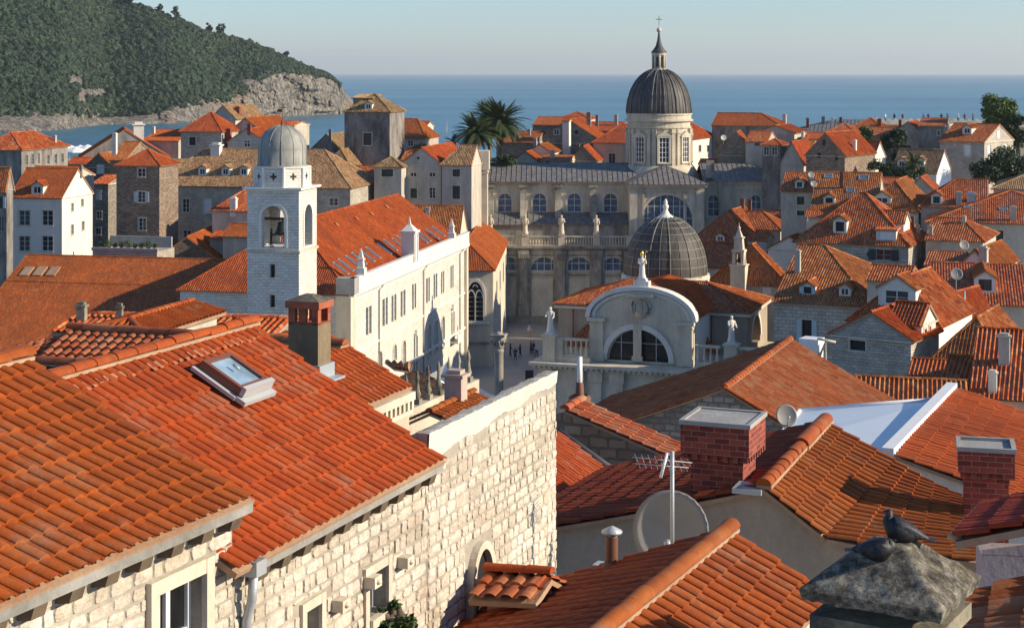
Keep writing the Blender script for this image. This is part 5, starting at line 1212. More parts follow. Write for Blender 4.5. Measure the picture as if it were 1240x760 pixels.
# lower aisle
fa, v_, u_, W_ = bface(590, 763, 252); za = zat(300, 252); cut = []
lun = [(620, 304, 632, 328), (642, 304, 676, 328), (684, 304, 718, 328), (726, 304, 759, 328)]
q = MB(); rs_ = []
for (x0, y0, x1, y1) in lun:
    a, z0, b, z1 = fa.rect(x0, y0, x1, y1)
    if x0 == 620: a = b-(fa.hit(676)-fa.hit(642))
    R_ = (b-a)/2; rs_.append((a, z0, b, z0+R_+.0))
wall(q, fa, 0, za, rs_, .4); q.obox(fa.pt(0, 0, -8), v_*W_, u_*.1, UP*za); q.obox(fa.pt(0, za-.4, 0), v_*W_, u_*8, UP*.38); q.build('aisle_wall', 'cathedral_stone', T)
for r in rs_: archwin(T, fa, r, 'cathedral_stone', True, 4, 2, depth=.38, band=.25)
q = MB()
fbox(q, fa, -.2, za, W_+.3, za+.35, -.2, .75); fbox(q, fa, -.1, za-.35, W_+.2, za-.002, 0, .35); fbox(q, fa, -.1, za-1.2, W_+.2, za-1.0, 0, .15); fbox(q, fa, 0, 0, W_, 1.0, 0, .5)
zl_ = fa.z(5, 331); fbox(q, fa, 0, zl_-.3, W_, zl_-.1, 0, .22); q.build('cornice', 'stone_stained', T)
q = MB()
for px in (634, 679, 723, 762):
    q.mark()
    a = fa.hit(px); fbox(q, fa, a-.62, 1.0, a+.62, za-.36, .001, .55); fbox(q, fa, a-.85, 1.0, a+.85, 2.4, .002, .75); fbox(q, fa, a-.85, za-1.6, a+.85, za-.37, .003, .8)
    fbox(q, fa, a-1.15, 1, a-.62, za-.4, .0, .25); fbox(q, fa, a+.62, 1, a+1.15, za-.4, 0, .25)
    for k in range(5):
        fbox(q, fa, a-.75+k*.32, za-1.5, a-.55+k*.32, za-.8, .8, .95)
q.build_each('pilaster', 'stone_stained', T)
q = MB()
for x0, x1 in ((641, 672), (686, 716), (730, 757)):
    q.mark()
    a, b = fa.hit(x0), fa.hit(x1); zz0, zz1 = fa.z(a, 384), fa.z(a, 338); fbox(q, fa, a+.3, zz0, b-.3, zz1, 0, .09)
q.build_each('wall_panel', 'limestone', T)
q = MB()
pxs = [596, 636, 680, 722, 762]
for i in range(len(pxs)-1): baluster_row(q, fa, fa.hit(pxs[i])+.5, fa.hit(pxs[i+1])-.5, za+.352, 1.5, .2, .2, .42, n=6)
for px in pxs: a = fa.hit(px); fbox(q, fa, a-.5, za+.352, a+.5, za+1.95, -.05, .5)
q.build('balustrade', 'cathedral_stone', T)
# attic and lean-to
fb_, _, _, Wb = bface(590, 762, 255.5); z285, z272 = fb_.z(5, 287), fb_.z(5, 272)
q = MB(); wall(q, fb_, za, z272); q.build('attic_wall', 'stone_stained', T)
fcg, _, _, Wc = bface(588, 762, 260); zc0 = fcg.z(5, 257); zc1 = fcg.z(5, 222)
q = MB(); slope(q, [fb_.pt(-.2, z272, .3), fb_.pt(Wb+.2, z272, .3), fcg.pt(Wc, zc0, .05), fcg.pt(0, zc0, .05)], 'far', pitch=.9, prof=prof_seam, amp=.07); q.build('aisle_roof', ['lead_sheet', 'mortar'], T)
q = MB(); wr = [fcg.rect(x0, y0, x1, 257) for x0, y0, x1 in ((603, 234, 620), (645, 234, 662), (687, 234, 704), (731, 234, 748))]
wall(q, fcg, zc0-2, zc1, wr, .3); q.build('clerestory_wall', 'cathedral_stone', T)
for r in wr: archwin(T, fcg, r, 'cathedral_stone', True, 2, 3, depth=.28, band=.25)
q = MB()
for px in (594, 634, 676, 718):
    q.mark()
    a = fcg.hit(px); p0 = fcg.pt(a-.45, zc1-.6, 0)
    prof_ = [(0, zc1-.6), (.5, zc1-.6), (.55, zc1-1.6), (.8, zc1-2.6), (1.5, zc1-3.8), (2.6, zc1-5.0), (2.7, zc0-1.6), (0, zc0-1.6)]
    A = [fcg.pt(a-.5, z, o_) for o_, z in prof_]; B_ = [fcg.pt(a+.5, z, o_) for o_, z in prof_]; k = len(A)
    q.add(A+B_, [tuple(range(k)), tuple(range(2*k-1, k-1, -1))]+[(i, k+i, k+(i+1) % k, (i+1) % k) for i in range(k)])
    fbox(q, fcg, a-.75, zc1-.62, a+.75, zc1-.2, 0, .8)
q.build_each('buttress', 'stone_stained', T)
q = MB(); fbox(q, fcg, 0, zc1-.002, Wc, zc1+.3, -.1, .5); fbox(q, fcg, 0, zc1-.4, Wc, zc1-.2, 0, .2); q.build('clerestory_cornice', 'cathedral_stone', T)
# nave roof
zr_ = zat(197, 267); q = MB()
slope(q, [fcg.pt(-.3, zc1+.3, .7), fcg.pt(Wc+2, zc1+.3, .7), fcg.pt(Wc+2, zr_, -7), fcg.pt(-.3, zr_, -7)], 'far', pitch=.8, prof=prof_seam, amp=.07)
slope(q, [fcg.pt(Wc+2, zc1+.3, -14.7), fcg.pt(-.3, zc1+.3, -14.7), fcg.pt(-.3, zr_, -7), fcg.pt(Wc+2, zr_, -7)], 'far', pitch=.8, prof=prof_seam, amp=.07); q.build('nave_roof', ['lead_sheet', 'mortar'], T)
q = MB(); q.obox(fcg.pt(0, 0, -14), v_*(Wc+30), u_*.3, UP*(zc1)); q.obox(fcg.pt(.02, 0, -.1), v_*.3, u_*14, UP*zc1); q.poly([fcg.pt(0, zc1, .5), fcg.pt(0, zc1, -14.5), fcg.pt(0, zr_, -7)]); q.build('rear_wall', 'cathedral_stone', T)
# transept
ft, _, _, Wt = bface(762, 853, 253); zt_ = ft.z(3, 226); big = ft.rect(777, 236, 839, 275)
Rb = (big[2]-big[0])/2; zs = big[3]-Rb; big = (big[0], zs-1.6, big[2], zs+Rb)
q = MB(); wall(q, ft, 0, zt_, [big], .5); q.obox(ft.pt(0, 0, -9), u_*.2, v_*.0+u_*8.8 if False else u_*8.8, UP*zt_) if False else None
for a in (0, Wt): q.poly([ft.pt(a, 0), ft.pt(a, 0, -9), ft.pt(a, zt_, -9), ft.pt(a, zt_)])
q.build('transept_wall', 'cathedral_stone', T)
archwin(T, ft, big, 'cathedral_stone', True, 8, 3, depth=.45, band=.35, name='great_window')
q = MB(); fbox(q, ft, -.4, zt_-.002, Wt+.4, zt_+.35, -.1, .6); fbox(q, ft, 0, zt_-.8, Wt, zt_-.6, 0, .2)
for a in (0.05, Wt-1.25, 2.0, Wt-3.2): fbox(q, ft, a, 0, a+1.2 if a < 1 or a > Wt-2 else a+.3, zt_-.8, .0, .25)
q.build('transept_cornice', 'cathedral_stone', T)
q = MB(); ap = P(805, 200, 260); E = [ft.pt(-.6, zt_+.35, .8), ft.pt(Wt+.6, zt_+.35, .8), ft.pt(Wt+.6, zt_+.35, -14), ft.pt(-.6, zt_+.35, -14)]; ap.z = zat(201, 259); ap2 = ap+u_*5
slope(q, [E[0], E[1], ap], 'far', pitch=.8, prof=prof_seam, amp=.07); slope(q, [E[1], E[2], ap2, ap], 'far', pitch=.8, prof=prof_seam, amp=.07); slope(q, [E[3], E[0], ap, ap2], 'far', pitch=.8, prof=prof_seam, amp=.07)
q.build('transept_roof', ['lead_sheet', 'mortar'], T)
# right wing
fr_, _, _, Wr = bface(853, 951, 257); zr2 = fr_.z(3, 222); wr = [fr_.rect(857, 236, 871, 262), fr_.rect(909, 236, 922, 262)]
q = MB(); wall(q, fr_, 0, zr2, wr, .3); q.poly([fr_.pt(Wr, 0), fr_.pt(Wr, 0, -14), fr_.pt(Wr, zr2, -14), fr_.pt(Wr, zr2)]); q.build('choir_wall', 'cathedral_stone', T)
for r in wr: archwin(T, fr_, r, 'cathedral_stone', True, 2, 3, depth=.28)
q = MB(); fbox(q, fr_, -.2, zr2-.002, Wr+.5, zr2+.35, -.1, .5); fbox(q, fr_, -.2, zr2-.9, Wr+.1, zr2-.7, 0, .15); fbox(q, fr_, Wr-1.2, 0, Wr, zr2-.9, 0, .2); q.build('choir_cornice', 'cathedral_stone', T)
q = MB(); zz = zat(198, 264); e0, e1, e2, e3 = fr_.pt(-.2, zr2+.35, .7), fr_.pt(Wr+.8, zr2+.35, .7), fr_.pt(Wr+.8, zr2+.35, -14.5), fr_.pt(-.2, zr2+.35, -14.5); q0, q1 = fr_.pt(-.2, zz, -7), fr_.pt(fr_.hit(912), zz, -7)
slope(q, [e0, e1, q1, q0], 'far', pitch=.8, prof=prof_seam, amp=.07); slope(q, [e1, e2, q1], 'far', pitch=.8, prof=prof_seam, amp=.07); slope(q, [e2, e3, q0, q1], 'far', pitch=.8, prof=prof_seam, amp=.07); q.build('choir_roof', ['lead_sheet', 'mortar'], T)
q = MB(); q.mark(); q.cbox(P(860, 215, 257)+UP*0, v_, u_, 1.2, 1.2, 2.6); q.mark(); q.cbox(P(872, 262, 256), v_, u_, .5, .5, 5.5); q.build_each('pier', 'stone_stained', T)
# left pier
q = MB(); fp, _, _, Wp = bface(569, 592, 247); z183, z205 = fp.z(1, 183), fp.z(1, 206); q.obox(fp.pt(0, z205, .2), v_*Wp, u_*4, UP*(z183-z205)); q.obox(fp.pt(.25, 0, 0), v_*(Wp-.5), u_*3.4, UP*(z205-.002)); q.obox(fp.pt(.1, z205-.5, .1), v_*(Wp-.2), u_*3.6, UP*.3); q.build('corner_pier', 'cathedral_stone', T)
# drum and dome
dc = P(798, 205, 267); k = 267/F; r0 = 40*k; zd0 = zat(206, 267); zd1 = zat(147, 267); zd2 = zat(137, 267)
q = MB(); q.lathe((dc.x, dc.y, zd0-1.5), [(r0*1.32, -.8), (r0*1.25, .6), (r0*1.05, 2.2), (r0*1.02, 2.4), (r0*.93, 2.5)], 32); q.lathe((dc.x, dc.y, 0), [(r0*.93, zd0), (r0*.93, zd1)], 48); d_ = q.build('drum', 'cathedral_stone', T)
q = MB(); q.lathe((dc.x, dc.y, 0), [(r0*.93, zd1-1.1), (r0*.98, zd1-1.0), (r0*.98, zd1-.8), (r0*.94, zd1-.75), (r0*.94, zd1), (r0*1.03, zd1+.1), (r0*1.03, zd1+.35), (r0*.97, zd1+.4), (r0*.97, zd2-.3), (r0*1.0, zd2-.25), (r0*1.0, zd2), (r0*.9, zd2+.05)], 48, sm=False); q.build('drum_cornice', 'cathedral_stone', d_)
pil = MB()
for i in range(8):
    a = rad(-90+4+45*i); n_ = V((math.cos(a), math.sin(a), 0)); t_ = V((-n_.y, n_.x, 0)); Rr = r0*.93
    fw = Face(V((dc.x, dc.y, 0))+n_*(Rr+.05)-t_*.0, t_, n_, 2)
    zb_, zt2 = zat(197, 262), zat(167, 262); hw = .82
    q = MB(); fbox(q, fw, -hw-.3, zb_-.2, hw+.3, zb_, -.5, .35); fbox(q, fw, -hw-.3, zb_, -hw, zt2, -.5, .28); fbox(q, fw, hw, zb_, hw+.3, zt2, -.5, .28); fbox(q, fw, -hw-.4, zt2, hw+.4, zt2+.25, -.5, .35)
    tri = [fw.pt(-hw-.5, zt2+.27, .4), fw.pt(hw+.5, zt2+.27, .4), fw.pt(0, zt2+1.05, .4)]; tb = [p-n_*.7 for p in tri]; q.add(tri+tb, [(0, 1, 2), (5, 4, 3), (0, 3, 4, 1), (1, 4, 5, 2), (2, 5, 3, 0)])
    for m_ in (-hw+.06, -hw/3, hw/3, hw-.06): fbox(q, fw, m_-.05, zb_, m_+.05, zt2, .08, .14, 1)
    for j in range(5): fbox(q, fw, -hw, zb_+j*(zt2-zb_)/5, hw, zb_+j*(zt2-zb_)/5+.08, .08, .13, 1)
    ww = q.build('window', ['limestone', 'white_paint'], d_); g = MB(); g.obox(fw.pt(-hw, zb_, -.3), t_*2*hw, n_*.36, UP*(zt2-zb_)); g.build('pane', 'glass_dark', ww) if False else g.build('pane', 'glass', d_)
    a2 = a+rad(22.5)
    for off in (-rad(5.2), rad(5.2)):
        n2 = V((math.cos(a2+off), math.sin(a2+off), 0)); t2 = V((-n2.y, n2.x, 0)); c = V((dc.x, dc.y, zd0))+n2*Rr
        pil.obox(c-t2*.28-n2*.1, t2*.56, n2*.42, UP*(zd1-1.1-zd0)); pil.obox(c-t2*.38-n2*.1+UP*(zd1-1.8-zd0), t2*.76, n2*.55, UP*.65); pil.obox(c-t2*.38-n2*.1, t2*.76, n2*.55, UP*.5)
pil.build('pilaster', 'cathedral_stone', d_)
Hd = zat(85, 267)-zd2; R_ = 39.5*k
pd = [(R_*math.cos(t)**.92, Hd*math.sin(t)**1.02) for t in np.linspace(0, 1.36, 16)]; sc_ = Hd/pd[-1][1]; pd = [(r, z*sc_) for r, z in pd]
q = MB(); q.lathe((dc.x, dc.y, zd2+.05), pd, 64); dm = q.build('dome', 'lead_dome', T)
q = MB()
for i in range(16):
    a = 2*math.pi*i/16+.08; q.tube([(dc.x+(r+.03)*math.cos(a), dc.y+(r+.03)*math.sin(a), zd2+.05+z) for r, z in pd], .13, 5)
for i in range(48):
    if i % 3: a = 2*math.pi*i/48+.08; q.tube([(dc.x+(r+.01)*math.cos(a), dc.y+(r+.01)*math.sin(a), zd2+.05+z) for r, z in pd[:-2]], .05, 4)
q.build('dome_rib', 'lead_dome', dm)
zl0 = zat(85, 267); zl1 = zat(64, 267); q = MB(); q.lathe((dc.x, dc.y, 0), [(1.45, zl0-.5), (1.4, zl0), (1.15, zl0+.2), (.85, zl0+.25), (.85, zl1-.5), (1.15, zl1-.4), (1.25, zl1-.1), (1.1, zl1)], 16, sm=False)
for i in range(8): a = i*math.pi/4; q.tube([(dc.x+1.02*math.cos(a), dc.y+1.02*math.sin(a), zl0+.2), (dc.x+1.02*math.cos(a), dc.y+1.02*math.sin(a), zl1-.35)], .16, 6)
ln_ = q.build('lantern', 'limestone', dm)
q = MB()
for i in range(8): a = (i+.5)*math.pi/4; q.obox(V((dc.x+.86*math.cos(a), dc.y+.86*math.sin(a), zl0+.5))-V((-math.sin(a), math.cos(a), 0))*.16, V((-math.sin(a), math.cos(a), 0))*.32, V((math.cos(a), math.sin(a), 0))*.04, UP*(zl1-zl0-1.2))
q.build('lantern_opening', 'dark_hole', dm)
zz = zat(39, 267); q = MB(); Hs = zz-zl1; q.lathe((dc.x, dc.y, zl1), [(1.3, 0), (1.25, .15), (.95, Hs*.14), (.55, Hs*.32), (.3, Hs*.6), (.17, Hs*.9), (.12, Hs)], 16); q.build('spire', 'lead_dome', dm)
q = MB(); q.lathe((dc.x, dc.y, zz), [(.05, -.1), (.3, .0), (.42, .3), (.3, .6), (.06, .75), (.05, 1.1)], 12); q.build('orb', 'limestone', dm)
q = MB(); c = V((dc.x, dc.y, zz+.9)); q.tube([c, c+UP*1.75], .045, 5); q.tube([c+UP*1.15-cv*.55, c+UP*1.15+cv*.55], .045, 5)
for a in (-.5, .5): q.tube([c+UP*1.15-cv*.3*a*2+UP*.3*a, c+UP*1.15+cv*.3*a*2-UP*.3*a], .02, 4)
q.build('cross', 'rust', dm)
def statue(px, yt, yb, Y, lb, group, m='limestone', face=(0, -1, 0), seed=0, hat=False, arm=None, extra=None):
    b = P(px, yb, Y); hgt = (yb-yt)*Y/F; q = MB(); q.cbox(b, *axes(10), hgt*.3, hgt*.3, hgt*.06); figure(q, b+UP*hgt*.06, hgt*.93, face, seed=seed, hat=hat, arm=arm); 
    s = tag(q.build('statue', [m], loc=b), lb, 'statue', group); return s, b, hgt
ys_ = za+.35+1.6
for px, lb in ((594, 'leftmost rooftop statue of the large church, close to the tall pier'), (636, 'second rooftop statue from the pier on the balustrade of the large church'), (680, 'third rooftop statue from the pier on the balustrade of the large church'), (722, 'rooftop statue on the balustrade of the large church nearest the ribbed glass like dome')):
    p = fa.pt(fa.hit(px), za+1.95, .25); q = MB(); q.cbox(p, cv, cu, .9, .8, .2); figure(q, p+UP*.2, 2.9, (0, -1, 0), seed=px, arm=((.08, .2), (.03, .02)) if px != 680 else ((.02, .0), (.1, .2)))
    tag(q.build('statue', 'limestone', loc=p), lb.replace('ribbed glass like dome', 'brown panelled dome'), 'statue', 'statues along the cathedral balustrade')
# ------------------------------------------------------------------ domed church of the square
BA = 19; bv, bu = axes(BA)
T = thing('domed_church', 'domed stone church with a round gabled front, lunette window and brown panelled dome', 'church', V((15, 178, 0)))
f0, v_, u_, W0 = bface(655, 915, 168, BA); zc = f0.z(0, 437)
q = MB(); wall(q, f0, 0, zc-.5); q.poly([f0.pt(0, 0), f0.pt(0, zc-.5), f0.pt(0, zc-.5, -20), f0.pt(0, 0, -20)]); q.poly([f0.pt(W0, 0), f0.pt(W0, 0, -20), f0.pt(W0, zc-.5, -20), f0.pt(W0, zc-.5)]); q.obox(f0.pt(0, zc-.6, 0), v_*W0, u_*20, UP*.55); q.build('lower_wall', 'limestone', T)
q = MB(); q.obox(f0.pt(-1.0, zc-.3, 1.0), v_*(W0+2), u_*2.2, UP*.3); q.obox(f0.pt(-1.0, zc-.302, 1.0)+u_*2.2, v_*2.2, u_*18, UP*.302); q.obox(f0.pt(-.5, zc-.62, .5), v_*(W0+1), u_*1.2, UP*.31); q.build('cornice', 'limestone', T)
q = MB()
for a in np.arange(-.6, W0+.6, .55): fbox(q, f0, a, zc-.52, a+.28, zc-.302, .5, .9)
q.build('bracket', 'limestone', T)
q = MB()
for px in (662, 700, 722, 748, 838, 862):
    q.mark(); a = f0.hit(px); fbox(q, f0, a-.6, 0, a+.6, zc-.62, 0, .35); fbox(q, f0, a-.75, zc-1.7, a+.75, zc-.63, .001, .48)
q.build_each('pilaster', 'limestone', T)
# balustrades
fbal = Face(f0.pt(0, 0, .0)-f0.n*.4, f0.t, f0.n, W0); q = MB(); ped = []
aL, aR = f0.hit(664), f0.hit(713); q.mark()
fbox(q, f0, aL-.65, zc, aL+.65, zc+2.5, -1.3, -.1); fbox(q, f0, aL-.8, zc+2.5, aL+.8, zc+2.7, -1.4, 0); baluster_row(q, f0, aL+1.4, aR-.2, zc+.5, 1.9, -.7, .3, .52, n=8, th=.5, rail=.22); fbox(q, f0, aL+.65, zc, aR, zc+.5, -1.0, -.3); fbox(q, f0, aL+.65, zc+.5, aL+1.4, zc+2.4, -1.0, -.35)
q.mark(); aS = f0.hit(884); aA = f0.hit(840); baluster_row(q, f0, aA, aS-1.1, zc+.5, 1.9, -.7, .3, .52, n=8, th=.5, rail=.22); fbox(q, f0, aA, zc, W0, zc+.5, -1.0, -.3); fbox(q, f0, aS-.65, zc, aS+.65, zc+2.5, -1.3, -.1); fbox(q, f0, aS-.8, zc+2.5, aS+.8, zc+2.7, -1.4, 0); baluster_row(q, f0, aS+.7, W0, zc+.5, 1.9, -.7, .3, .52, n=8, th=.5, rail=.22)
q.build_each('balustrade', 'limestone', T)
for a, lb, sd_ in ((aL, 'robed stone statue at the left corner of the church balustrade', 3), (aS, 'robed stone statue on the right balustrade of the domed church', 4)):
    p = f0.pt(a, zc+2.7, -.7); q = MB(); q.cbox(p, v_, u_, .9, .8, .2); figure(q, p+UP*.2, 2.55, (-.3, -1, 0) if sd_ == 3 else (.4, -1, 0), seed=sd_, arm=((.06, .15), (.06, .05)))
    tag(q.build('statue', 'limestone_white', loc=p), lb, 'statue', 'statues on the domed church')
# attic front with round gable
fA, v_, u_, WA = bface(714, 840, 168.5, BA); zs_ = fA.z(WA/2, 386); zt_ = fA.z(WA/2, 350); lx0, lx1 = fA.hit(735), fA.hit(810); lc = (lx0+lx1)/2; lr = (lx1-lx0)/2; lz = fA.z(lc, 437)
q = MB(); n = 24
cxA = WA/2; rA = WA/2; hA = zt_-zs_
top = [fA.pt(cxA-math.cos(math.pi*i/n)*rA, zs_+math.sin(math.pi*i/n)*hA) for i in range(n+1)]
lun_ = [fA.pt(lc-math.cos(math.pi*i/n)*lr, lz+math.sin(math.pi*i/n)*lr) for i in range(n+1)]
base_l, base_r = fA.pt(0, zc), fA.pt(WA, zc)
for i in range(n): q.poly([lun_[i], lun_[i+1], top[i+1], top[i]])
q.poly([base_l, fA.pt(lx0, zc), lun_[0], top[0]]); q.poly([fA.pt(lx1, zc), base_r, top[-1], lun_[-1]]); q.poly([fA.pt(lx0, zc), fA.pt(lx1, zc), lun_[-1], lun_[0]])
back = [p+u_*1.0 for p in top]
for i in range(n): q.poly([top[i], top[i+1], back[i+1], back[i]])
q.poly([base_l, top[0], back[0], base_l+u_*1.0]); q.poly([base_r, base_r+u_*1.0, back[-1], top[-1]]); q.poly([base_r+u_*1, base_l+u_*1]+back)
li = [p+u_*.5 for p in lun_]
for i in range(n): q.poly([lun_[i], li[i], li[i+1], lun_[i+1]])
q.build('attic_wall', 'limestone', T)
q = MB(); A_ = MB()
def eband(q, r0x, r0z, r1x, r1z, o0, o1, cx, cz, fc, n=24, m=0):
    A = [[fc.pt(cx-math.cos(math.pi*i/n)*rx, cz+math.sin(math.pi*i/n)*rz, o_) for i in range(n+1)] for rx, rz, o_ in ((r0x, r0z, o0), (r1x, r1z, o0), (r1x, r1z, o1), (r0x, r0z, o1))]; k = n+1
    q.add(sum(A, []), [(a*k+i, a*k+i+1, ((a+1) % 4)*k+i+1, ((a+1) % 4)*k+i) for a in range(4) for i in range(n)]+[(0, k, 2*k, 3*k), (n, 3*k+n, 2*k+n, k+n)], m)
eband(q, rA-.1, hA-.1, rA+.35, hA+.3, -1.1, .5, cxA, zs_, fA); eband(q, rA-.6, hA-.5, rA-.25, hA-.22, 0, .2, cxA, zs_, fA); eband(q, lr+.003, lr+.003, lr+.55, lr+.55, 0, .18, lc, lz, fA)
q.build('arched_cornice', 'limestone_white', T)
q = MB()
for a in (.1, WA-1.5):
    q.mark()
    fbox(q, fA, a, zc, a+1.4, zs_-.4, .0, .35); fbox(q, fA, a-.12, zc, a+1.52, zc+.7, .001, .45); fbox(q, fA, a-.25, zs_-.4, a+1.65, zs_-.05, -.02, .6); fbox(q, fA, a-.1, zs_-.8, a+1.5, zs_-.62, .0, .42)
q.mark(); fbox(q, fA, lc-.42, lz, lc+.42, lz+lr+.6, .0, .25); fbox(q, fA, lc-.55, lz, lc+.55, lz+.5, .001, .32); q.mark(); fbox(q, fA, cxA-1.4, zt_-.75, cxA+1.4, zt_-.45, 0, .7)
q.build_each('pilaster', 'limestone', T)
q = MB()                                               # carved shield
cz_ = fA.z(cxA, 373); q.lathe(fA.pt(cxA, cz_-.1, .1), [(.1, -1.0), (.55, -.7), (.75, 0), (.7, .6), (.4, .9), (.1, 1.0)], 12)
for i in range(5): fbox(q, fA, cxA-.55+i*.25, cz_-.3, cxA-.45+i*.25, cz_+.7, .6, .85)
for s_ in (-1, 1): q.tube([fA.pt(cxA+s_*.75, cz_+.7, .15), fA.pt(cxA+s_*1.0, cz_+.2, .2), fA.pt(cxA+s_*.8, cz_-.5, .2), fA.pt(cxA+s_*.2, cz_-1.0, .2)], [.1, .16, .14, .08], 6)
q.build('carved_shield', 'limestone', T)
q = MB(); D_ = -.45
for s_ in (-1, 1):
    for k in (1/3.,): x = lc+s_*(.42+(lr-.42)*.5); fbox(q, fA, x-.05, lz, x+.05, lz+math.sqrt(lr**2-(x-lc)**2), D_, D_+.06)
fbox(q, fA, lc-lr*.9, lz+1.7, lc+lr*.9, lz+1.78, D_, D_+.05); eband(q, lr-.15, lr-.15, lr, lr, D_, D_+.08, lc, lz, fA)
w_ = q.build('lunette_window', 'grey_paint', T); g = MB(); g.poly([p+u_*.49 for p in lun_]+[]); g.build('pane', 'glass_dark', w_)
# patron figure with gilded mitre
p = fA.pt(cxA, zt_+.28, -.4); sg = thing('statue', 'pale saint statue with gilded mitre and staff on top of the round gable', 'statue', p, 'statues on the domed church')
q = MB(); q.cbox(p, v_, u_, 1.6, 1.0, .5); q.frus(p+UP*.5, v_, u_, 1.1, .8, .8, .7, .3); figure(q, p+UP*.8, 2.4, (0, -1, 0), seed=9, arm=((.05, .12), (.12, .16))); q.build('figure', 'limestone_white', sg)
q = MB(); hc = p+UP*(.8+2.4*.95); q.lathe(hc, [(.15, 0), (.2, .15), (.12, .38), (.01, .5)], 10); q.build('mitre', 'gold', sg)
q = MB(); sp_ = p+v_*.42-u_*.35+UP*2.0; q.tube([sp_, sp_+UP*1.4], .035, 6); q.tube([sp_+UP*1.4, sp_+UP*1.6+v_*.1, sp_+UP*1.5+v_*.18], .04, 6); q.build('staff', 'gold', sg)
# body with hip roof
fB, v_, u_, WB = bface(676, 905, 178, BA); zB = fB.z(WB, 378); DB = 11.5
hb = [fB.rect(838, 380, 860, 416)]
frB = Face(fB.pt(WB, 0), u_, v_, DB); ra = (2.2, zc+.5, 7.2, zB-.9)
q = MB(); wall(q, fB, zc-.3, zB); wall(q, frB, zc-.3, zB, [ra], 1.2); spandrel(q, frB, ra[0], ra[1], ra[2], ra[3], 0); q.poly([fB.pt(0, 0), fB.pt(0, zB), fB.pt(0, zB, -DB), fB.pt(0, 0, -DB)]); q.poly([fB.pt(0, 0, -DB), fB.pt(WB, 0, -DB), fB.pt(WB, zB, -DB), fB.pt(0, zB, -DB)]); q.build('body_wall', 'plaster_beige', T)
q = MB(); q.poly([frB.pt(ra[0], ra[1], -1.15), frB.pt(ra[2], ra[1], -1.15), frB.pt(ra[2], ra[3], -1.15), frB.pt(ra[0], ra[3], -1.15)]); q.build('side_arch', 'rubble_brown', T)
q = MB(); arch_band(q, frB, (ra[0]+ra[2])/2, ra[3]-(ra[2]-ra[0])/2, (ra[2]-ra[0])/2+.01, (ra[2]-ra[0])/2+.4, 0, .12); q.build('side_arch_moulding', 'limestone_white', T)
q = MB(); zrB = zat(334, 184); o_ = .5; e = [fB.pt(-o_, zB, o_), fB.pt(WB+o_, zB, o_), fB.pt(WB+o_, zB, -DB-o_), fB.pt(-o_, zB, -DB-o_)]; r0, r1 = fB.pt(7.0, zrB, -DB/2), fB.pt(WB-5.5, zrB, -DB/2)
for s_ in ([e[0], e[1], r1, r0], [e[2], e[3], r0, r1], [e[3], e[0], r0], [e[1], e[2], r1]): slope(q, s_, 'mid')
for a, b in ((e[0], r0), (e[1], r1), (e[3], r0), (e[2], r1), (r0, r1)): caps(q, a, b, .13, .45)
q.build('roof', ['tile_mixed', 'mortar'], T)
q = MB(); q.obox(fB.pt(-.4, zB-.45, .4), v_*(WB+.8), u_*(DB+.8), UP*.28); q.build('eave_moulding', 'limestone', T)
# front arm roof behind the gable
q = MB(); zq = zs_+.2; g0, g1 = fA.pt(cxA, zt_+.05, -1.1), fA.pt(cxA, zt_+.05, -12); el0, el1 = fA.pt(-.4, zq, -1.1), fA.pt(-.4, zq, -12); er0, er1 = fA.pt(WA+.4, zq, -1.1), fA.pt(WA+.4, zq, -12)
ml0, ml1 = fA.pt(cxA-3, zt_-.75, -1.1), fA.pt(cxA-3, zt_-.75, -12); mr0, mr1 = fA.pt(cxA+3, zt_-.75, -1.1), fA.pt(cxA+3, zt_-.75, -12)
for s_ in ([ml1, ml0, g0, g1], [el1, el0, ml0, ml1], [mr0, mr1, g1, g0], [er0, er1, mr1, mr0]): slope(q, s_, 'mid')
q.build('front_roof', ['tile_orange', 'mortar'], T)
q = MB(); q.mark(); wall(q, Face(fA.pt(WA, 0, -1), u_, v_, 9), zc, zq); q.mark(); wall(q, Face(fA.pt(0, 0, -10), -u_, -v_, 9), zc, zq); q.build_each('side_wall', 'limestone_white', T)
q = MB(); sl0 = fB.pt(WB-6.6, zc+2.9, 0); slope(q, [fB.pt(fB.hit(838), zc+.7, 3.4), fB.pt(fB.hit(876), zc+.7, 3.4), fB.pt(fB.hit(846), zc+3.4, .1), fB.pt(fB.hit(838), zc+3.4, .1)], 'mid'); q.build('porch_roof', ['tile_mixed', 'mortar'], T)
q = MB(); slope(q, [fB.pt(fB.hit(694), zc+.5, 3.2), fB.pt(fB.hit(718), zc+.5, 3.2), fB.pt(fB.hit(718), zc+3.0, .1)], 'mid'); q.build('porch_roof', ['tile_mixed', 'mortar'], T)
for px in (695, 862): a = fB.hit(px); q = MB(); q.tube([fB.pt(a, zB-.3, .3), fB.pt(a, zc, .3)], .09, 6); q.build('drainpipe', 'rust', T)
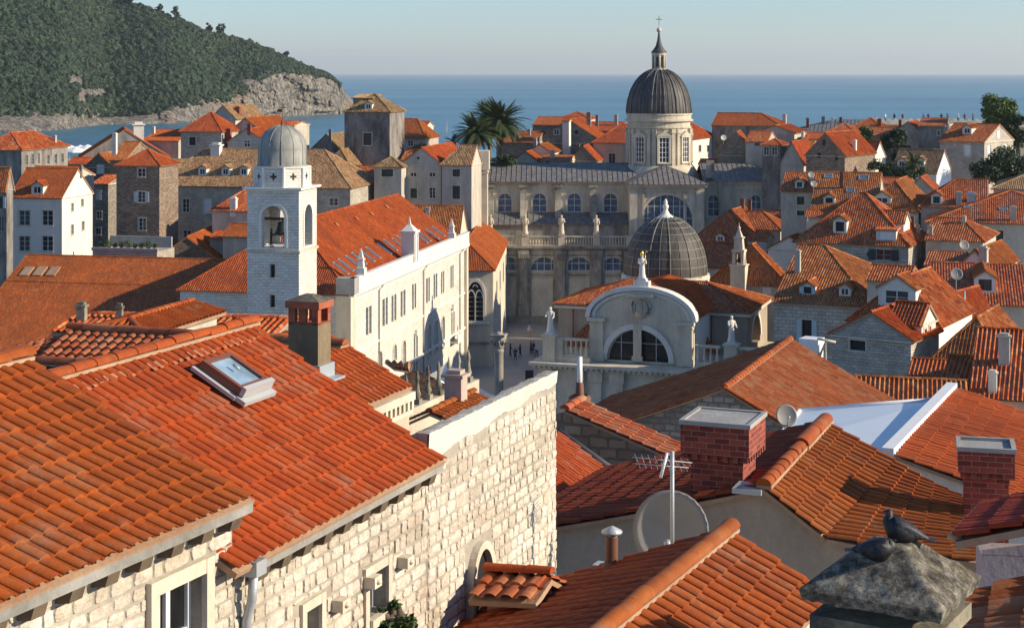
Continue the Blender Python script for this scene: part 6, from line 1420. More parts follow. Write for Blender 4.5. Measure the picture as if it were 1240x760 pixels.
# drum and panelled dome
dc = P(806, 330, 187); k = 187/F; zb0 = zat(358, 182)-1.5; zb1 = zat(331, 187); Rd = 50.5*k
q = MB(); q.lathe((dc.x, dc.y, 0), [(Rd*1.0, zb0-1), (Rd*1.0, zb1-.5)], 40, sm=False); d_ = q.build('drum', 'stone_stained', T)
q = MB(); q.lathe((dc.x, dc.y, 0), [(Rd, zb1-.6), (Rd*1.06, zb1-.45), (Rd*1.06, zb1-.1), (Rd*.98, zb1)], 40, sm=False); q.build('drum_cornice', 'limestone', d_)
for i in range(8):
    a = rad(-90+14+45*i); n_ = V((math.cos(a), math.sin(a), 0)); t_ = V((-n_.y, n_.x, 0)); fw = Face(V((dc.x, dc.y, 0))+n_*(Rd-.02), t_, n_, 2); z0 = zat(355, 182); z1 = zat(341, 182); hw = .62
    q = MB(); fbox(q, fw, -hw-.35, z0-.3, hw+.35, z0, -.5, .22); fbox(q, fw, -hw-.35, z0, -hw, z1, -.5, .22); fbox(q, fw, hw, z0, hw+.35, z1, -.5, .22); fbox(q, fw, -hw-.35, z1, hw+.35, z1+.3, -.5, .22)
    for m_ in (-.25, .25): fbox(q, fw, m_-.03, z0, m_+.03, z1, .05, .1, 1)
    fbox(q, fw, -hw, (z0+z1)/2-.03, hw, (z0+z1)/2+.03, .05, .1, 1); ww = q.build('window', ['limestone_white', 'white_paint'], d_); g = MB(); g.obox(fw.pt(-hw, z0, -.3), t_*2*hw, n_*.33, UP*(z1-z0)); g.build('pane', 'glass_dark', d_)
Hd = zat(262, 187)-zb1; R_ = 50*k; pd = [(R_*math.cos(t)**.95, Hd*math.sin(t)) for t in np.linspace(0, 1.44, 16)]; s_ = Hd/pd[-1][1]; pd = [(r, z*s_) for r, z in pd]
q = MB(); q.lathe((dc.x, dc.y, zb1), pd, 48); dm = q.build('dome', 'lead_brown', T)
q = MB()
for i in range(24):
    a = 2*math.pi*i/24+.02; q.tube([(dc.x+(r+.02)*math.cos(a), dc.y+(r+.02)*math.sin(a), zb1+z) for r, z in pd], .075 if i % 2 == 0 else .03, 5)
for j in range(1, 9):
    t = 1.44*j/9; r, z = R_*math.cos(t)**.95, Hd*math.sin(t)*s_; q.lathe((dc.x, dc.y, zb1+z), [(r, -.05), (r+.05, 0), (r-.02, .06)], 48)
q.build('dome_rib', 'lead_seam', dm)
zt_d = zat(264, 187); q = MB(); q.lathe((dc.x, dc.y, zt_d), [(1.1, -.3), (1.05, .1), (.8, .25), (.5, .45), (.3, .8), (.22, 1.0), (.34, 1.15), (.34, 1.45), (.18, 1.6), (.24, 1.8), (.1, 2.1), (.01, 2.2)], 16); q.build('lantern', 'limestone_white', dm)
# little stone bell gable spire among the roofs right of the dome
b = P(895, 345, 190); q = MB(); k = 190/F; sv, su = axes(24)
SP = thing('bell_gable', 'thin stone bell gable spire standing among red roofs right of the panelled dome', 'bell gable', b-UP*8)
hz = zat(277, 190)-b.z; q.cbox(b-UP*8, sv, su, 1.75, 1.3, 8+hz*.35); q.cbox(b+UP*hz*.35, sv, su, 2.0, 1.5, .14); q.cbox(b+UP*(hz*.35+.12)-sv*.5, sv, su, .35, .9, hz*.22); q.cbox(b+UP*(hz*.35+.12)+sv*.5, sv, su, .35, .9, hz*.22)
q.cbox(b+UP*(hz*.57+.12), sv, su, 1.5, 1.1, .3); q.frus(b+UP*(hz*.57+.42), sv, su, 1.1, .8, .9, .7, hz*.2); q.cbox(b+UP*(hz*.77+.42), sv, su, 1.15, .95, .14); q.frus(b+UP*(hz*.77+.56), sv, su, .8, .7, .2, .2, hz*.13); q.lathe(b+UP*(hz*.9+.56), [(.1, 0), (.2, .2), (.05, .4), (.02, .8)], 8)
for s_ in (-1, 1): q.frus(b+sv*s_*.7+UP*(hz*.35+.12), sv, su, .3, .3, .05, .05, 1.1)
q.build('stonework', 'limestone', SP); q = MB(); q.lathe(b+UP*(hz*.36+.3), [(.3, 0), (.22, .3), (.12, .5), (.01, .55)], 10); q.build('small_bell', 'bronze', SP)
# ------------------------------------------------------------------ foreground: stone walled houses on the left
def stones(q, fc, a0, a1, z0, z1, holes, seed=1, m=0, topfn=None):
    rg = random.Random(seed); z = z1
    while z > z0:
        h_ = rg.uniform(.11, .175); zb_ = z-h_; a = a0+rg.uniform(-.1, 0)
        while a < a1:
            w_ = rg.uniform(.11, .29) if rg.random() < .85 else rg.uniform(.3, .42); x0, x1 = max(a, a0), min(a+w_, a1); a += w_
            if x1-x0 < .05: continue
            y1 = z; y0 = zb_
            if topfn and y1 > topfn((x0+x1)/2): continue
            for h in holes:
                if x1 > h[0]-.01 and x0 < h[2]+.01 and y1 > h[1] and y0 < h[3]:
                    if (y1-h[3]) > .07: y0 = h[3]+.01
                    elif (h[0]-x0) > (x1-h[2]): x1 = h[0]-.008
                    else: x0 = h[2]+.008
            if x1-x0 < .04 or y1-y0 < .04: continue
            g = rg.uniform(.005, .012); n = 12; cx = (x0+x1)/2; cz = (y0+y1)/2; rx = (x1-x0)/2-g; rz = (y1-y0)/2-g
            o_, i_ = [], []; dpt = rg.uniform(.008, .020)
            for k in range(n):
                t = 2*math.pi*(k+.5+rg.uniform(-.15, .15))/n; e = 7; c_, s_ = math.cos(t), math.sin(t); rr = (abs(c_)**e+abs(s_)**e)**(-1/e)*rg.uniform(.93, 1.03)
                o_.append(fc.pt(cx+c_*rr*rx, cz+s_*rr*rz, -.004)); i_.append(fc.pt(cx+c_*rr*rx*.93, cz+s_*rr*rz*.90, dpt+rg.uniform(-.005, .005)))
            uv = [(rg.random(),)*2]*(2*n+1); cc = fc.pt(cx, cz, dpt+rg.uniform(.0, .012))
            q.add(o_+i_+[cc], [(k, (k+1) % n, n+(k+1) % n, n+k) for k in range(n)]+[(n+k, n+(k+1) % n, 2*n) for k in range(n)], m, uv, False)
        z = zb_
vA, uA = axes(24.2); vB, uB = axes(21.6)
E1 = V((-2.56, 15.10, 0))
fcA = Face(E1-uA*6.6, uA, vA, 6.6); fcB = Face(E1, uB, vB, 9.0)
GZ = 24.0
HA = thing('stone_house', 'near stone house at lower left with weathered tiles and a white framed window', 'house', V((-3.5, 12, GZ)), 'near houses in rough stone')
LA = 6.6; zA = 34.0
a0, a1 = fcA.hit(187), fcA.hit(244); zw = fcA.z((a0+a1)/2, 706); wA = (a0, zw-1.25, a1, zw)
q = MB(); wall(q, fcA, GZ, zA, [wA], .22)
bk = fcA.pt(0, GZ, -4.8); q.obox(bk, uA*LA, vA*.2, UP*(zA-GZ)); q.obox(bk, vA*4.78, uA*.2, UP*(zA-GZ)); q.poly([fcA.pt(LA, GZ), fcA.pt(LA, GZ, -4.8), fcA.pt(LA, zA, -4.8), fcA.pt(LA, 35.1, -2.4), fcA.pt(LA, zA)]); q.build('wall', 'wall_mortar', HA)
q = MB(); stones(q, fcA, 0, LA-.0, 29.5, zA-.02, [(wA[0]-.12, wA[1]-.15, wA[2]+.12, wA[3]+.13)], 3); q.build('stone_block', 'block_stone', HA)
q = MB()
fbox(q, fcA, wA[0]-.12, wA[1]-.12, wA[0]-.002, wA[3]+.13, -.02, .06); fbox(q, fcA, wA[2]+.002, wA[1]-.12, wA[2]+.12, wA[3]+.13, -.02, .06); fbox(q, fcA, wA[0], wA[3]+.002, wA[2], wA[3]+.13, -.02, .055); fbox(q, fcA, wA[0], wA[1]-.12, wA[2], wA[1]-.002, -.02, .1)
wn = q.build('window', 'limestone', HA); q = MB(); D_ = -.17
wm = wA[0]+(wA[2]-wA[0])*.5
for x0, x1 in ((wA[0], wA[0]+.05), (wm-.03, wm+.03), (wA[2]-.05, wA[2])): fbox(q, fcA, x0, wA[1], x1, wA[3], D_, D_+.06)
for z0, z1 in ((wA[3]-.06, wA[3]), (wA[3]-.52, wA[3]-.48), (wA[1], wA[1]+.06)): fbox(q, fcA, wA[0]+.05, z0, wA[2]-.05, z1, D_+.005, D_+.05)
q.build('casement', 'white_paint', wn); q = MB(); q.poly([fcA.pt(wA[0], wA[1], -.15), fcA.pt(wA[2], wA[1], -.15), fcA.pt(wA[2], wA[3], -.15), fcA.pt(wA[0], wA[3], -.15)]); q.build('pane', 'glass_dark', wn)
q = MB(); k = 60
tp_ = [fcA.pt(LA*i/k, zA-.0+.008*math.sin(i*1.7), .0) for i in range(k+1)]
q.obox(fcA.pt(0, zA, -.1), uA*(LA+.04), vA*.30, UP*.10); q.build('gutter_slab', 'slab_stone', HA)
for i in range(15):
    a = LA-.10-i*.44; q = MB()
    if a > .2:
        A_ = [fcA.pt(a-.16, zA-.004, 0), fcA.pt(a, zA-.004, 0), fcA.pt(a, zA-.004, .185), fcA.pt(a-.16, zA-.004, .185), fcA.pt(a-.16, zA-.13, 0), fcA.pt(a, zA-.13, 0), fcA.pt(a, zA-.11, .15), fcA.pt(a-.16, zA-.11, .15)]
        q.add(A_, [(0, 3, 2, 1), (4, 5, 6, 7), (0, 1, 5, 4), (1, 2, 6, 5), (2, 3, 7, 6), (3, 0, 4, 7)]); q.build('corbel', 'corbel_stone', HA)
q = MB(); eA0, eA1 = fcA.pt(-.0, zA+.13, .22), fcA.pt(LA+.06, zA+.13, .22); rA0, rA1 = fcA.pt(0, 35.22, -2.42), fcA.pt(LA+.06, 35.22, -2.42)
patch(q, eA0, eA1, rA1, rA0, sag=.02, pitch=.165, course=.27, amp=.028); patch(q, fcA.pt(LA+.06, zA+.1, -5), fcA.pt(0, zA+.1, -5), rA0, rA1, lod='near')
rf = q.build('roof', ['tile_near', 'mortar'], HA)
q = MB(); caps(q, rA1, rA0, .10, .36, mort=1, lift=.03); q.build('ridge_tiles', ['tile_near', 'mortar'], rf)
q = MB()
for i in range(6): fbox(q, fcA, 0, zA+.1, LA, zA+.115, .0, .2)
# second house
HB = thing('stone_house', 'second stone house with the roof window, stepping down behind the nearest one', 'house', V((-2, 17, GZ)), 'near houses in rough stone')
LB = 4.28; zB_ = 33.42; LG = 8.62
def fz(px, py): a = fcB.hit(px); return a, fcB.z(a, py)
def frect(x0, yt, x1, yb): a0, a1 = fcB.hit(x0), fcB.hit(x1); m_ = (a0+a1)/2; return (a0, fcB.z(m_, yb), a1, fcB.z(m_, yt))
wB = [frect(444, 690, 467, 742), frect(368, 735, 386, 785)]
fcb = Face(E1, uB, vB, LB)
q = MB(); wall(q, fcb, GZ, zB_, wB, .25); bk = fcb.pt(0, GZ, -4.8); q.obox(bk, uB*LB, vB*.2, UP*(zB_-GZ)); q.poly([fcb.pt(LB, GZ), fcb.pt(LB, GZ, -4.8), fcb.pt(LB, zB_, -4.8), fcb.pt(LB, 34.85, -2.35), fcb.pt(LB, zB_)]); q.build('wall', 'wall_mortar', HB)
q = MB(); hl = [(r[0]-.09, r[1]-.11, r[2]+.09, r[3]+.10) for r in wB]; stones(q, fcb, .02, LB, 28.5, zB_-.02, hl, 5); q.build('stone_block', 'block_stone', HB)
for r in wB:
    q = MB(); fbox(q, fcb, r[0]-.09, r[1]-.1, r[0]-.002, r[3]+.1, -.02, .04); fbox(q, fcb, r[2]+.002, r[1]-.1, r[2]+.09, r[3]+.1, -.02, .04); fbox(q, fcb, r[0], r[3]+.002, r[2], r[3]+.1, -.02, .036); fbox(q, fcb, r[0], r[1]-.1, r[2], r[1]-.002, -.02, .08)
    w_ = q.build('window', 'limestone', HB); q = MB(); q.poly([fcb.pt(r[0], r[1], -.2), fcb.pt(r[2], r[1], -.2), fcb.pt(r[2], r[3], -.2), fcb.pt(r[0], r[3], -.2)]); q.build('pane', 'glass_dark', w_)
    q = MB()
    for x in (r[0], (r[0]+r[2])/2-.02, r[2]-.04): fbox(q, fcb, x, r[1], x+.04, r[3], -.19, -.14)
    fbox(q, fcb, r[0]+.04, r[1]+(r[3]-r[1])*.5, r[2]-.04, r[1]+(r[3]-r[1])*.5+.03, -.188, -.15); q.build('casement', 'white_paint', w_)
q = MB(); q.obox(fcb.pt(.06, zB_, -.1), uB*(LB-.02), vB*.29, UP*.09); q.build('gutter_slab', 'slab_stone', HB)
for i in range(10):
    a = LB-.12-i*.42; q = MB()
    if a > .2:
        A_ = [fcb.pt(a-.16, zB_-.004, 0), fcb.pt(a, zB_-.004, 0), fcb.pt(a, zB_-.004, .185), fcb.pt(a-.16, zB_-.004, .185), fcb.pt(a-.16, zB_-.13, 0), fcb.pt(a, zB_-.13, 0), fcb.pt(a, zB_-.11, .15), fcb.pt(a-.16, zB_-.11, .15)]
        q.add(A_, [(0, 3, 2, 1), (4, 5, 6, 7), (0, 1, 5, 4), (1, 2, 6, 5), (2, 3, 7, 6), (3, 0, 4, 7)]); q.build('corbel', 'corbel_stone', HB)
for px, py in ((404, 730), (443, 702), (483, 678), (380, 700)):
    a, z = fz(px, py)
    if px == 380: continue
    q = MB(); fbox(q, fcb, a-.085, z-.06, a+.085, z+.06, 0, .15); q.lathe(fcb.pt(a, z, .15), [(.01, -.03), (.04, -.01), (.04, .01), (.01, .03)], 8); q.build('pierced_bracket', 'limestone', HB)
q = MB(); eB0, eB1 = fcb.pt(-.25, zB_+.12, .22), fcb.pt(LB+.08, zB_+.12, .22); rB0, rB1 = fcb.pt(-.3, 34.96, -2.36), fcb.pt(LB+.08, 34.96, -2.36)
patch(q, eB0, eB1, rB1, rB0, sag=.015, pitch=.155, course=.27, amp=.026); patch(q, fcb.pt(LB+.08, 33.6, -4.9), fcb.pt(-.3, 33.6, -4.9), rB0, rB1)
rfB = q.build('roof', ['tile_near', 'mortar'], HB)
q = MB(); caps(q, rB0, rB1+uB*.05, .085, .36, mort=1, lift=.03)
for i in range(34):                                    # lime pointing fingers under the ridge
    a = -.1+i*.13; p = fcb.pt(a, 34.86, -2.18); dn = (eB0-rB0).normalized(); q.obox(p+UP*.03, uB*.06, dn*random.uniform(.06, .13), UP*.008, 2)
q.build('ridge_tiles', ['tile_near', 'mortar', 'mortar_dark'], rfB)
q = MB(); a_ = -.02; q.tube([fcb.pt(.12, zB_+.0, .16), fcb.pt(.12, zB_-.25, .14), fcb.pt(.14, zB_-.45, .07), fcb.pt(.14, 27, .07)], .045, 10); q.obox(fcb.pt(.03, zB_-.02, .04), uB*.18, vB*.2, UP*.14)
for z in (32.6, 31.8, 31): q.lathe(fcb.pt(.14, z, .07), [(.052, 0), (.052, .03)], 10)
q.build('drainpipe', 'zinc', HB)
# roof window on the second roof
plB = [([eB0, eB1, rB1, rB0], uB)]
cs = [cast(plB, x, y)[1] for x, y in ((290, 489), (321, 474), (262, 445), (233, 457))]
nB = (eB1-eB0).cross(rB0-eB0).normalized(); nB = nB if nB.z > 0 else -nB; upB = nB.cross(uB); upB = upB if upB.z > 0 else -upB
cm = sum(cs, V((0, 0, 0)))/4; w_ = ((cs[1]-cs[0]).dot(uB)+(cs[2]-cs[3]).dot(uB))/2; l_ = ((cs[2]-cs[1]).dot(upB)+(cs[3]-cs[0]).dot(upB))/2
o_ = cm-uB*w_/2-upB*l_/2+nB*.03; t = .055
q = MB()
for (a, b, c_, d_) in ((0, 0, w_, t), (0, l_-t, w_, t), (0, t, t, l_-2*t), (w_-t, t, t, l_-2*t)): q.obox(o_+uB*a+upB*b, uB*c_, upB*d_, nB*.17)
sk = q.build('roof_window', 'brown_frame', HB); q = MB(); q.obox(o_+uB*t+upB*t+nB*.02, uB*(w_-2*t), upB*(l_-2*t), nB*.12); q.build('pane', 'glass_sky', sk)
q = MB(); q.obox(o_-uB*.05-upB*.13+nB*.03, uB*(w_+.1), upB*.13, nB*.05); q.obox(o_-uB*.07+nB*.03, uB*.068, upB*(l_+.05), nB*.04); q.obox(o_+uB*(w_+.002)+nB*.03, uB*.05, upB*(l_+.05), nB*.04); q.obox(o_-uB*.02-upB*.06+nB*.1, uB*(w_+.04), upB*.055, nB*.1); q.build('flashing', 'grey_paint', sk)
q = MB(); q.tube([o_+uB*w_*.5+upB*(l_*.45)+nB*.2, o_+uB*w_*.5+upB*(l_*.6)+nB*.2], .015, 5); q.build('handle', 'zinc', sk)
# tall bright parapet wall
HG = thing('parapet_wall', 'tall sunlit wall of squared white stone with a rendered top edge, centre foreground', 'wall', V((0, 21, GZ)))
fcG = Face(E1+uB*(LB+.01), uB, vB, LG-LB-.01); LGw = fcG.L; zG = 33.82
arc = (fcG.hit(568), fcG.z(fcG.hit(578), 722), fcG.hit(589), fcG.z(fcG.hit(578), 664)); aR_ = (arc[2]-arc[0])/2; aRz = .42
q = MB()
pts = [fcG.pt(LGw*i/40, zG+.012*math.sin(i*2.1)+.01*math.cos(i*5.3)) for i in range(41)]
q.poly([fcG.pt(0, GZ), fcG.pt(LGw, GZ)]+pts[::-1]); q.poly([fcG.pt(0, GZ, -.15)]+[p-vB*.15 for p in pts]+[fcG.pt(LGw, GZ, -.15)])
for i in range(40): q.poly([pts[i], pts[i+1], pts[i+1]-vB*.15, pts[i]-vB*.15])
q.poly([fcG.pt(0, GZ), pts[0], pts[0]-vB*.15, fcG.pt(0, GZ, -.15)]); q.poly([fcG.pt(LGw, GZ), fcG.pt(LGw, GZ, -.15), pts[-1]-vB*.15, pts[-1]]); q.build('wall', 'wall_mortar', HG)
q = MB(); top = lambda x: zG-.12-.17*(1-x/LGw)-.03*math.sin(x*5)
stones(q, fcG, .0, LGw, 28.0, zG-.10, [(arc[0]-.14, arc[1]-3, arc[2]+.14, arc[3]+.12)], 9, topfn=top)
q.build('stone_block', 'block_stone', HG)
q = MB(); n = 60; rr2 = random.Random(8)
up_ = [fcG.pt(LGw*i/n, zG+.014+.003*math.sin(i*.9)+rr2.uniform(-.005, .005), .03) for i in range(n+1)]; rr = random.Random(4)
lo_ = [fcG.pt(LGw*i/n, top(LGw*i/n)-.02+rr.uniform(-.012, .012), .012) for i in range(n+1)]; bk_ = [p-vB*.2-UP*.03 for p in up_]
for i in range(n): q.add([lo_[i], lo_[i+1], up_[i+1], up_[i]], [(0, 1, 2, 3)]); q.add([up_[i], up_[i+1], bk_[i+1], bk_[i]], [(0, 1, 2, 3)])
q.build('render_coping', 'lime_render', HG)
q = MB(); cxg = (arc[0]+arc[2])/2; czg = arc[3]-aRz
arch_band(q, fcG, cxg, czg, aR_, aR_+.11, 0, .10, rz=1.0) if False else None
def ell(q, rx0, rz0, rx1, rz1, o0, o1):
    A = [[fcG.pt(cxg-math.cos(math.pi*i/16)*rx, czg+math.sin(math.pi*i/16)*rz, o_) for i in range(17)] for rx, rz, o_ in ((rx0, rz0, o0), (rx1, rz1, o0), (rx1, rz1, o1), (rx0, rz0, o1))]; k = 17
    q.add(sum(A, []), [(a*k+i, a*k+i+1, ((a+1) % 4)*k+i+1, ((a+1) % 4)*k+i) for a in range(4) for i in range(16)])
ell(q, aR_, aRz, aR_+.10, aRz+.10, 0, .1)
for x in (cxg-aR_-.10, cxg+aR_): fbox(q, fcG, x, arc[1]-2, x+.10, czg, 0, .1)
aw = q.build('arched_opening', 'limestone', HG)
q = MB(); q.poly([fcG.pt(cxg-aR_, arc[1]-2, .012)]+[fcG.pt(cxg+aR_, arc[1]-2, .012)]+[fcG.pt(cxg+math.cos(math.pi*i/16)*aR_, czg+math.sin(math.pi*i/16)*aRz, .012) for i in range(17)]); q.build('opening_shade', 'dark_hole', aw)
# brick topped chimney behind the roof window
ch = thing('chimney_stack', 'mossy rendered chimney with red brick air slots and domed cap behind the roof window', 'chimney', P(370, 455, 20.8)-UP*1.5)
Cc = P(385, 452, 20.6); w_, d_ = .42, .34; b0 = Cc-vB*w_; z = lambda y: HC-(y-HY)*20.6/F
q = MB(); q.obox(V((b0.x, b0.y, z(500))), vB*w_, uB*d_, UP*(z(394)-z(500))); q.build('stack', 'brown_render', ch)
q = MB(); p = V((b0.x, b0.y, z(394)+.002)); hh = z(375)-z(394)
for a in (0, w_*.36, w_-.09): 
    for b_ in (0, d_-.08): q.obox(p+vB*a+uB*b_, vB*.09, uB*.08, UP*hh)
q.obox(p-vB*.03-uB*.03+UP*(hh+.002), vB*(w_+.06), uB*(d_+.06), UP*.09); q.obox(p+UP*.0+vB*.0, vB*w_, uB*.0001+uB*d_, UP*.02); q.build('brick_slots', 'orange_brick', ch)
q = MB(); q.frus(p+vB*w_/2+uB*d_/2+UP*(hh+.094), vB, uB, w_+.04, d_+.04, .12, .1, .07); q.build('cap', 'mossy_stone', ch)
q = MB(); q.obox(V((b0.x, b0.y, z(470)))-vB*.02-uB*.03, vB*(w_+.06), uB*(d_+.06), UP*(z(443)-z(470))); q.obox(V((b0.x, b0.y, z(462)))-vB*.12-uB*.25, vB*(w_+.3), uB*(d_+.3), UP*.03); q.build('flashing', 'zinc', ch)
# roof E beyond, bright slope left of centre
HE = thing('tiled_house', 'house whose bright bare orange slope shows between brick topped chimney and white facade', 'house', V((-5, 33, 18)), GL)
vE, uE = axes(21.5); e1 = V((-2.30, 36.9, 31.0)); Le = 9.0; q = MB(); fE = Face(e1-uE*Le, uE, vE, Le)
patch(q, fE.pt(0, 31.0, .1), fE.pt(Le, 31.0, .1), fE.pt(Le, 32.2, -2.25), fE.pt(0, 32.2, -2.25)); patch(q, fE.pt(Le, 31.0, -4.7), fE.pt(0, 31.0, -4.7), fE.pt(0, 32.2, -2.25), fE.pt(Le, 32.2, -2.25), lod='mid'); caps(q, fE.pt(0, 32.2, -2.25), fE.pt(Le, 32.2, -2.25), .12); q.build('roof', ['tile_near', 'mortar'], HE)
q = MB(); wall(q, fE, 18, 30.95); q.obox(fE.pt(0, 18, -4.6), uE*Le, vE*.2, UP*12.9); q.poly([fE.pt(Le, 18), fE.pt(Le, 18, -4.6), fE.pt(Le, 30.9, -4.6), fE.pt(Le, 32.1, -2.25), fE.pt(Le, 30.95)]); q.poly([fE.pt(0, 18), fE.pt(0, 18, -4.6), fE.pt(0, 30.9, -4.6), fE.pt(0, 32.1, -2.25), fE.pt(0, 30.95)]); q.build('wall', 'plaster_cream', HE)
q = MB(); fbox(q, fE, 0, 30.72, Le, 30.9, 0, .16); fbox(q, fE, 0, 30.4, Le, 30.5, 0, .1)
for a in np.arange(.1, Le, .22): fbox(q, fE, a, 30.52, a+.1, 30.7, 0, .12)
q.build('cornice', 'limestone', HE)
# low roofs between ridge and the long red roof
HCc = thing('tiled_house', 'low house with large shadow striped tiles tucked behind the nearest ridge at left', 'house', V((-8, 29, 20)), GL)
q = MB(); c0, c1, c2, c3 = P(30, 448, 28.7), P(212, 447, 27.4), P(252, 409, 29.3), P(86, 399, 30.9)
patch(q, c0, c1, c2, c3, pitch=.22); patch(q, P(-70, 462, 27.2), P(58, 444, 29.2), P(86, 403, 31.1), P(-70, 442, 29.6)); q.build('roof', ['tile_faded', 'mortar'], HCc)
q = MB(); caps(q, c3, c2+(c2-c3)*.9, .12, .42, mort=1); caps(q, P(-60, 436, 29.6), P(120, 443, 28.2), .12, .42, mort=1); q.build('ridge_tiles', ['tile_faded', 'mortar'], HCc)
q = MB(); q.obox(V((-10.5, 28.8, 20)), V((6, -1, 0)), V((.5, 2.2, 0)), UP*12.2); q.build('wall', 'plaster', HCc)
H('low dark ridged roof with two small square chimneys below the long red roof', (70, 400), 330, Y=58, D=4, ang=8, ridge='v', ry=384, wallm='rubble', tile='tile_mixed', group=GL, lod='mid', z0=18, chim=[(99, 368, 390, 13, 'mossy_stone'), (145, 371, 387, 9, 'mossy_stone')])
H('short orange hipped end catching the sun beneath the two small square chimneys', (104, 400), 172, Y=50, D=5, ang=16, ridge='u', hip=(1, 0), ry=387, wallm='plaster', tile='tile_near', group=GL, lod='mid', z0=20)
HF = thing('tiled_house', 'tiny white sided house peeping over the left end of the bright stone wall', 'house', V((-1.5, 41, 18)), 'near houses in rough stone')
vF, uF = axes(21.8); r0 = P(520, 499, 40); r1 = V((r0.x, r0.y, r0.z))+uF*2.75; q = MB(); LPf = lambda a, s, dz: r0+uF*a+vF*s+UP*dz
patch(q, LPf(0, 2.0, -.6), LPf(2.75, 2.0, -.6), LPf(2.75, 0, 0), LPf(0, 0, 0), pitch=.22); patch(q, LPf(2.75, -.75, -.35), LPf(0, -.75, -.35), LPf(0, 0, 0), LPf(2.75, 0, 0)); caps(q, r0, r1, .1); q.build('roof', ['tile_near', 'mortar'], HF)
q = MB(); q.obox(V((0, 0, -11))+LPf(0.1, -.6, -.6)*1.0, vF*2.5, uF*2.6, UP*10.95); q.build('wall', 'plaster_white', HF)
chimney(HF, P(552, 480, 41.6), .46, .50, 21.8, 'plaster_pink', style=0)
0 and H('larger roof with shaded tiles beneath the tiny white sided house', (470, 532), 545, Y=34, D=6, ang=21, ridge='v', rise=.9, wallm='plaster', tile='tile_near', group='near houses in rough stone', lod='mid', z0=20)
TR = thing('terrace_railing', 'weathered stone terrace parapet with a row of small pointed finials beside the white facade', 'railing', P(520, 490, 49))
t0 = P(494, 500, 47); t0.z = 38-409*47/F; q = MB(); q.obox(t0-UP*9, uF*5.2, -vF*.3, UP*9); q.build('parapet', 'plaster_cream', TR)
for i in range(7):
    q = MB(); b = t0+uF*(.2+i*.75)-vF*.15; q.cbox(b, vF, uF, .22, .22, .16); q.lathe(b+UP*.16, [(.06, 0), (.11, .12), (.07, .24), (.04, .5), (.07, .58), (.01, .85)], 8); q.build('finial', 'mossy_stone', TR)
HO = thing('tiled_house', 'small old brown tiled roof left of the pointed finials', 'house', P(495, 470, 54)-UP*8, GL)
q = MB(); patch(q, P(500, 500, 50), P(552, 474, 55), P(505, 448, 57), P(455, 470, 53), lod='mid', pitch=.23); patch(q, P(478, 446, 60), P(497, 449, 60), P(500, 440, 61), P(466, 437, 61), lod='mid', pitch=.23, under=1); q.build('roof', ['tile_old', 'mortar'], HO)
q = MB(); q.obox(P(470, 480, 53)-UP*9, uF*3, vF*1.6, UP*8.6); q.build('wall', 'plaster', HO)
# ------------------------------------------------------------------ foreground right
def wallquad(q, a, b, zb, m=0): q.poly([a, b, V((b.x, b.y, zb)), V((a.x, a.y, zb))], m)
vH, uH = axes(25.5)
HH = thing('tiled_house', 'nearest roof at bottom centre, its big ridge tiles dividing shaded and sunlit slopes', 'house', V((2, 17, 24)), 'near houses in rough stone')
Rf = P(885, 641, 20); LHn = 9.5; LPh = lambda a, s, dz: Rf-uH*a+vH*s+UP*dz
q = MB(); patch(q, LPh(0, -5.0, -1.95), LPh(LHn, -5.0, -1.95), LPh(LHn, 0, 0), LPh(0, 0, 0), pitch=.22, course=.36, sag=.02, m=0); q.build('roof', ['tile_near_shaded', 'mortar'], HH)
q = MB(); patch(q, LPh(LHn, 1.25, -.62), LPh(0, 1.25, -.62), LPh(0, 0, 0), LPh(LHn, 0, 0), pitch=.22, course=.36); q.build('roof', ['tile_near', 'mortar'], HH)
q = MB(); caps(q, LPh(-.02, 0, 0), LPh(LHn, 0, 0), .105, .36, mort=1, lift=.04, n=10); q.build('ridge_tiles', ['tile_near', 'mortar'], HH)
q = MB(); zz = 24
for a, b in ((LPh(.15, -4.9, -2.0), LPh(.15, 0, -.1)), (LPh(.15, 0, -.1), LPh(.15, 1.15, -.68)), (LPh(.15, 1.15, -.68), LPh(LHn, 1.15, -.68)), (LPh(.15, -4.9, -2.0), LPh(LHn, -4.9, -2.0))): wallquad(q, a, b, zz)
q.build('wall', 'plaster', HH)
plH = [([LPh(LHn, -5, -1.95), LPh(0, -5, -1.95), LPh(0, 0, 0), LPh(LHn, 0, 0)], uH)]
hb = cast(plH, 741, 686)[1]; q = MB(); q.lathe(hb-UP*.1, [(.075, 0), (.075, .48)], 14); q.lathe(hb, [(.14, .0), (.085, .07)], 14); vp = thing('vent_pipe', 'rusty brown vent pipe with a conical cap on the shaded near slope', 'vent pipe', hb); q.build('pipe', 'rust', vp)
q = MB(); q.lathe(hb+UP*.36, [(.065, 0), (.065, .06), (.13, .06), (.13, .085), (.01, .15)], 14); q.build('cap', 'zinc', vp)
hb = cast(plH, 717, 689)[1]; q = MB(); q.obox(hb, uH*.2, vH*.25, UP*.06); q.build('small_flashing', 'zinc', HH)
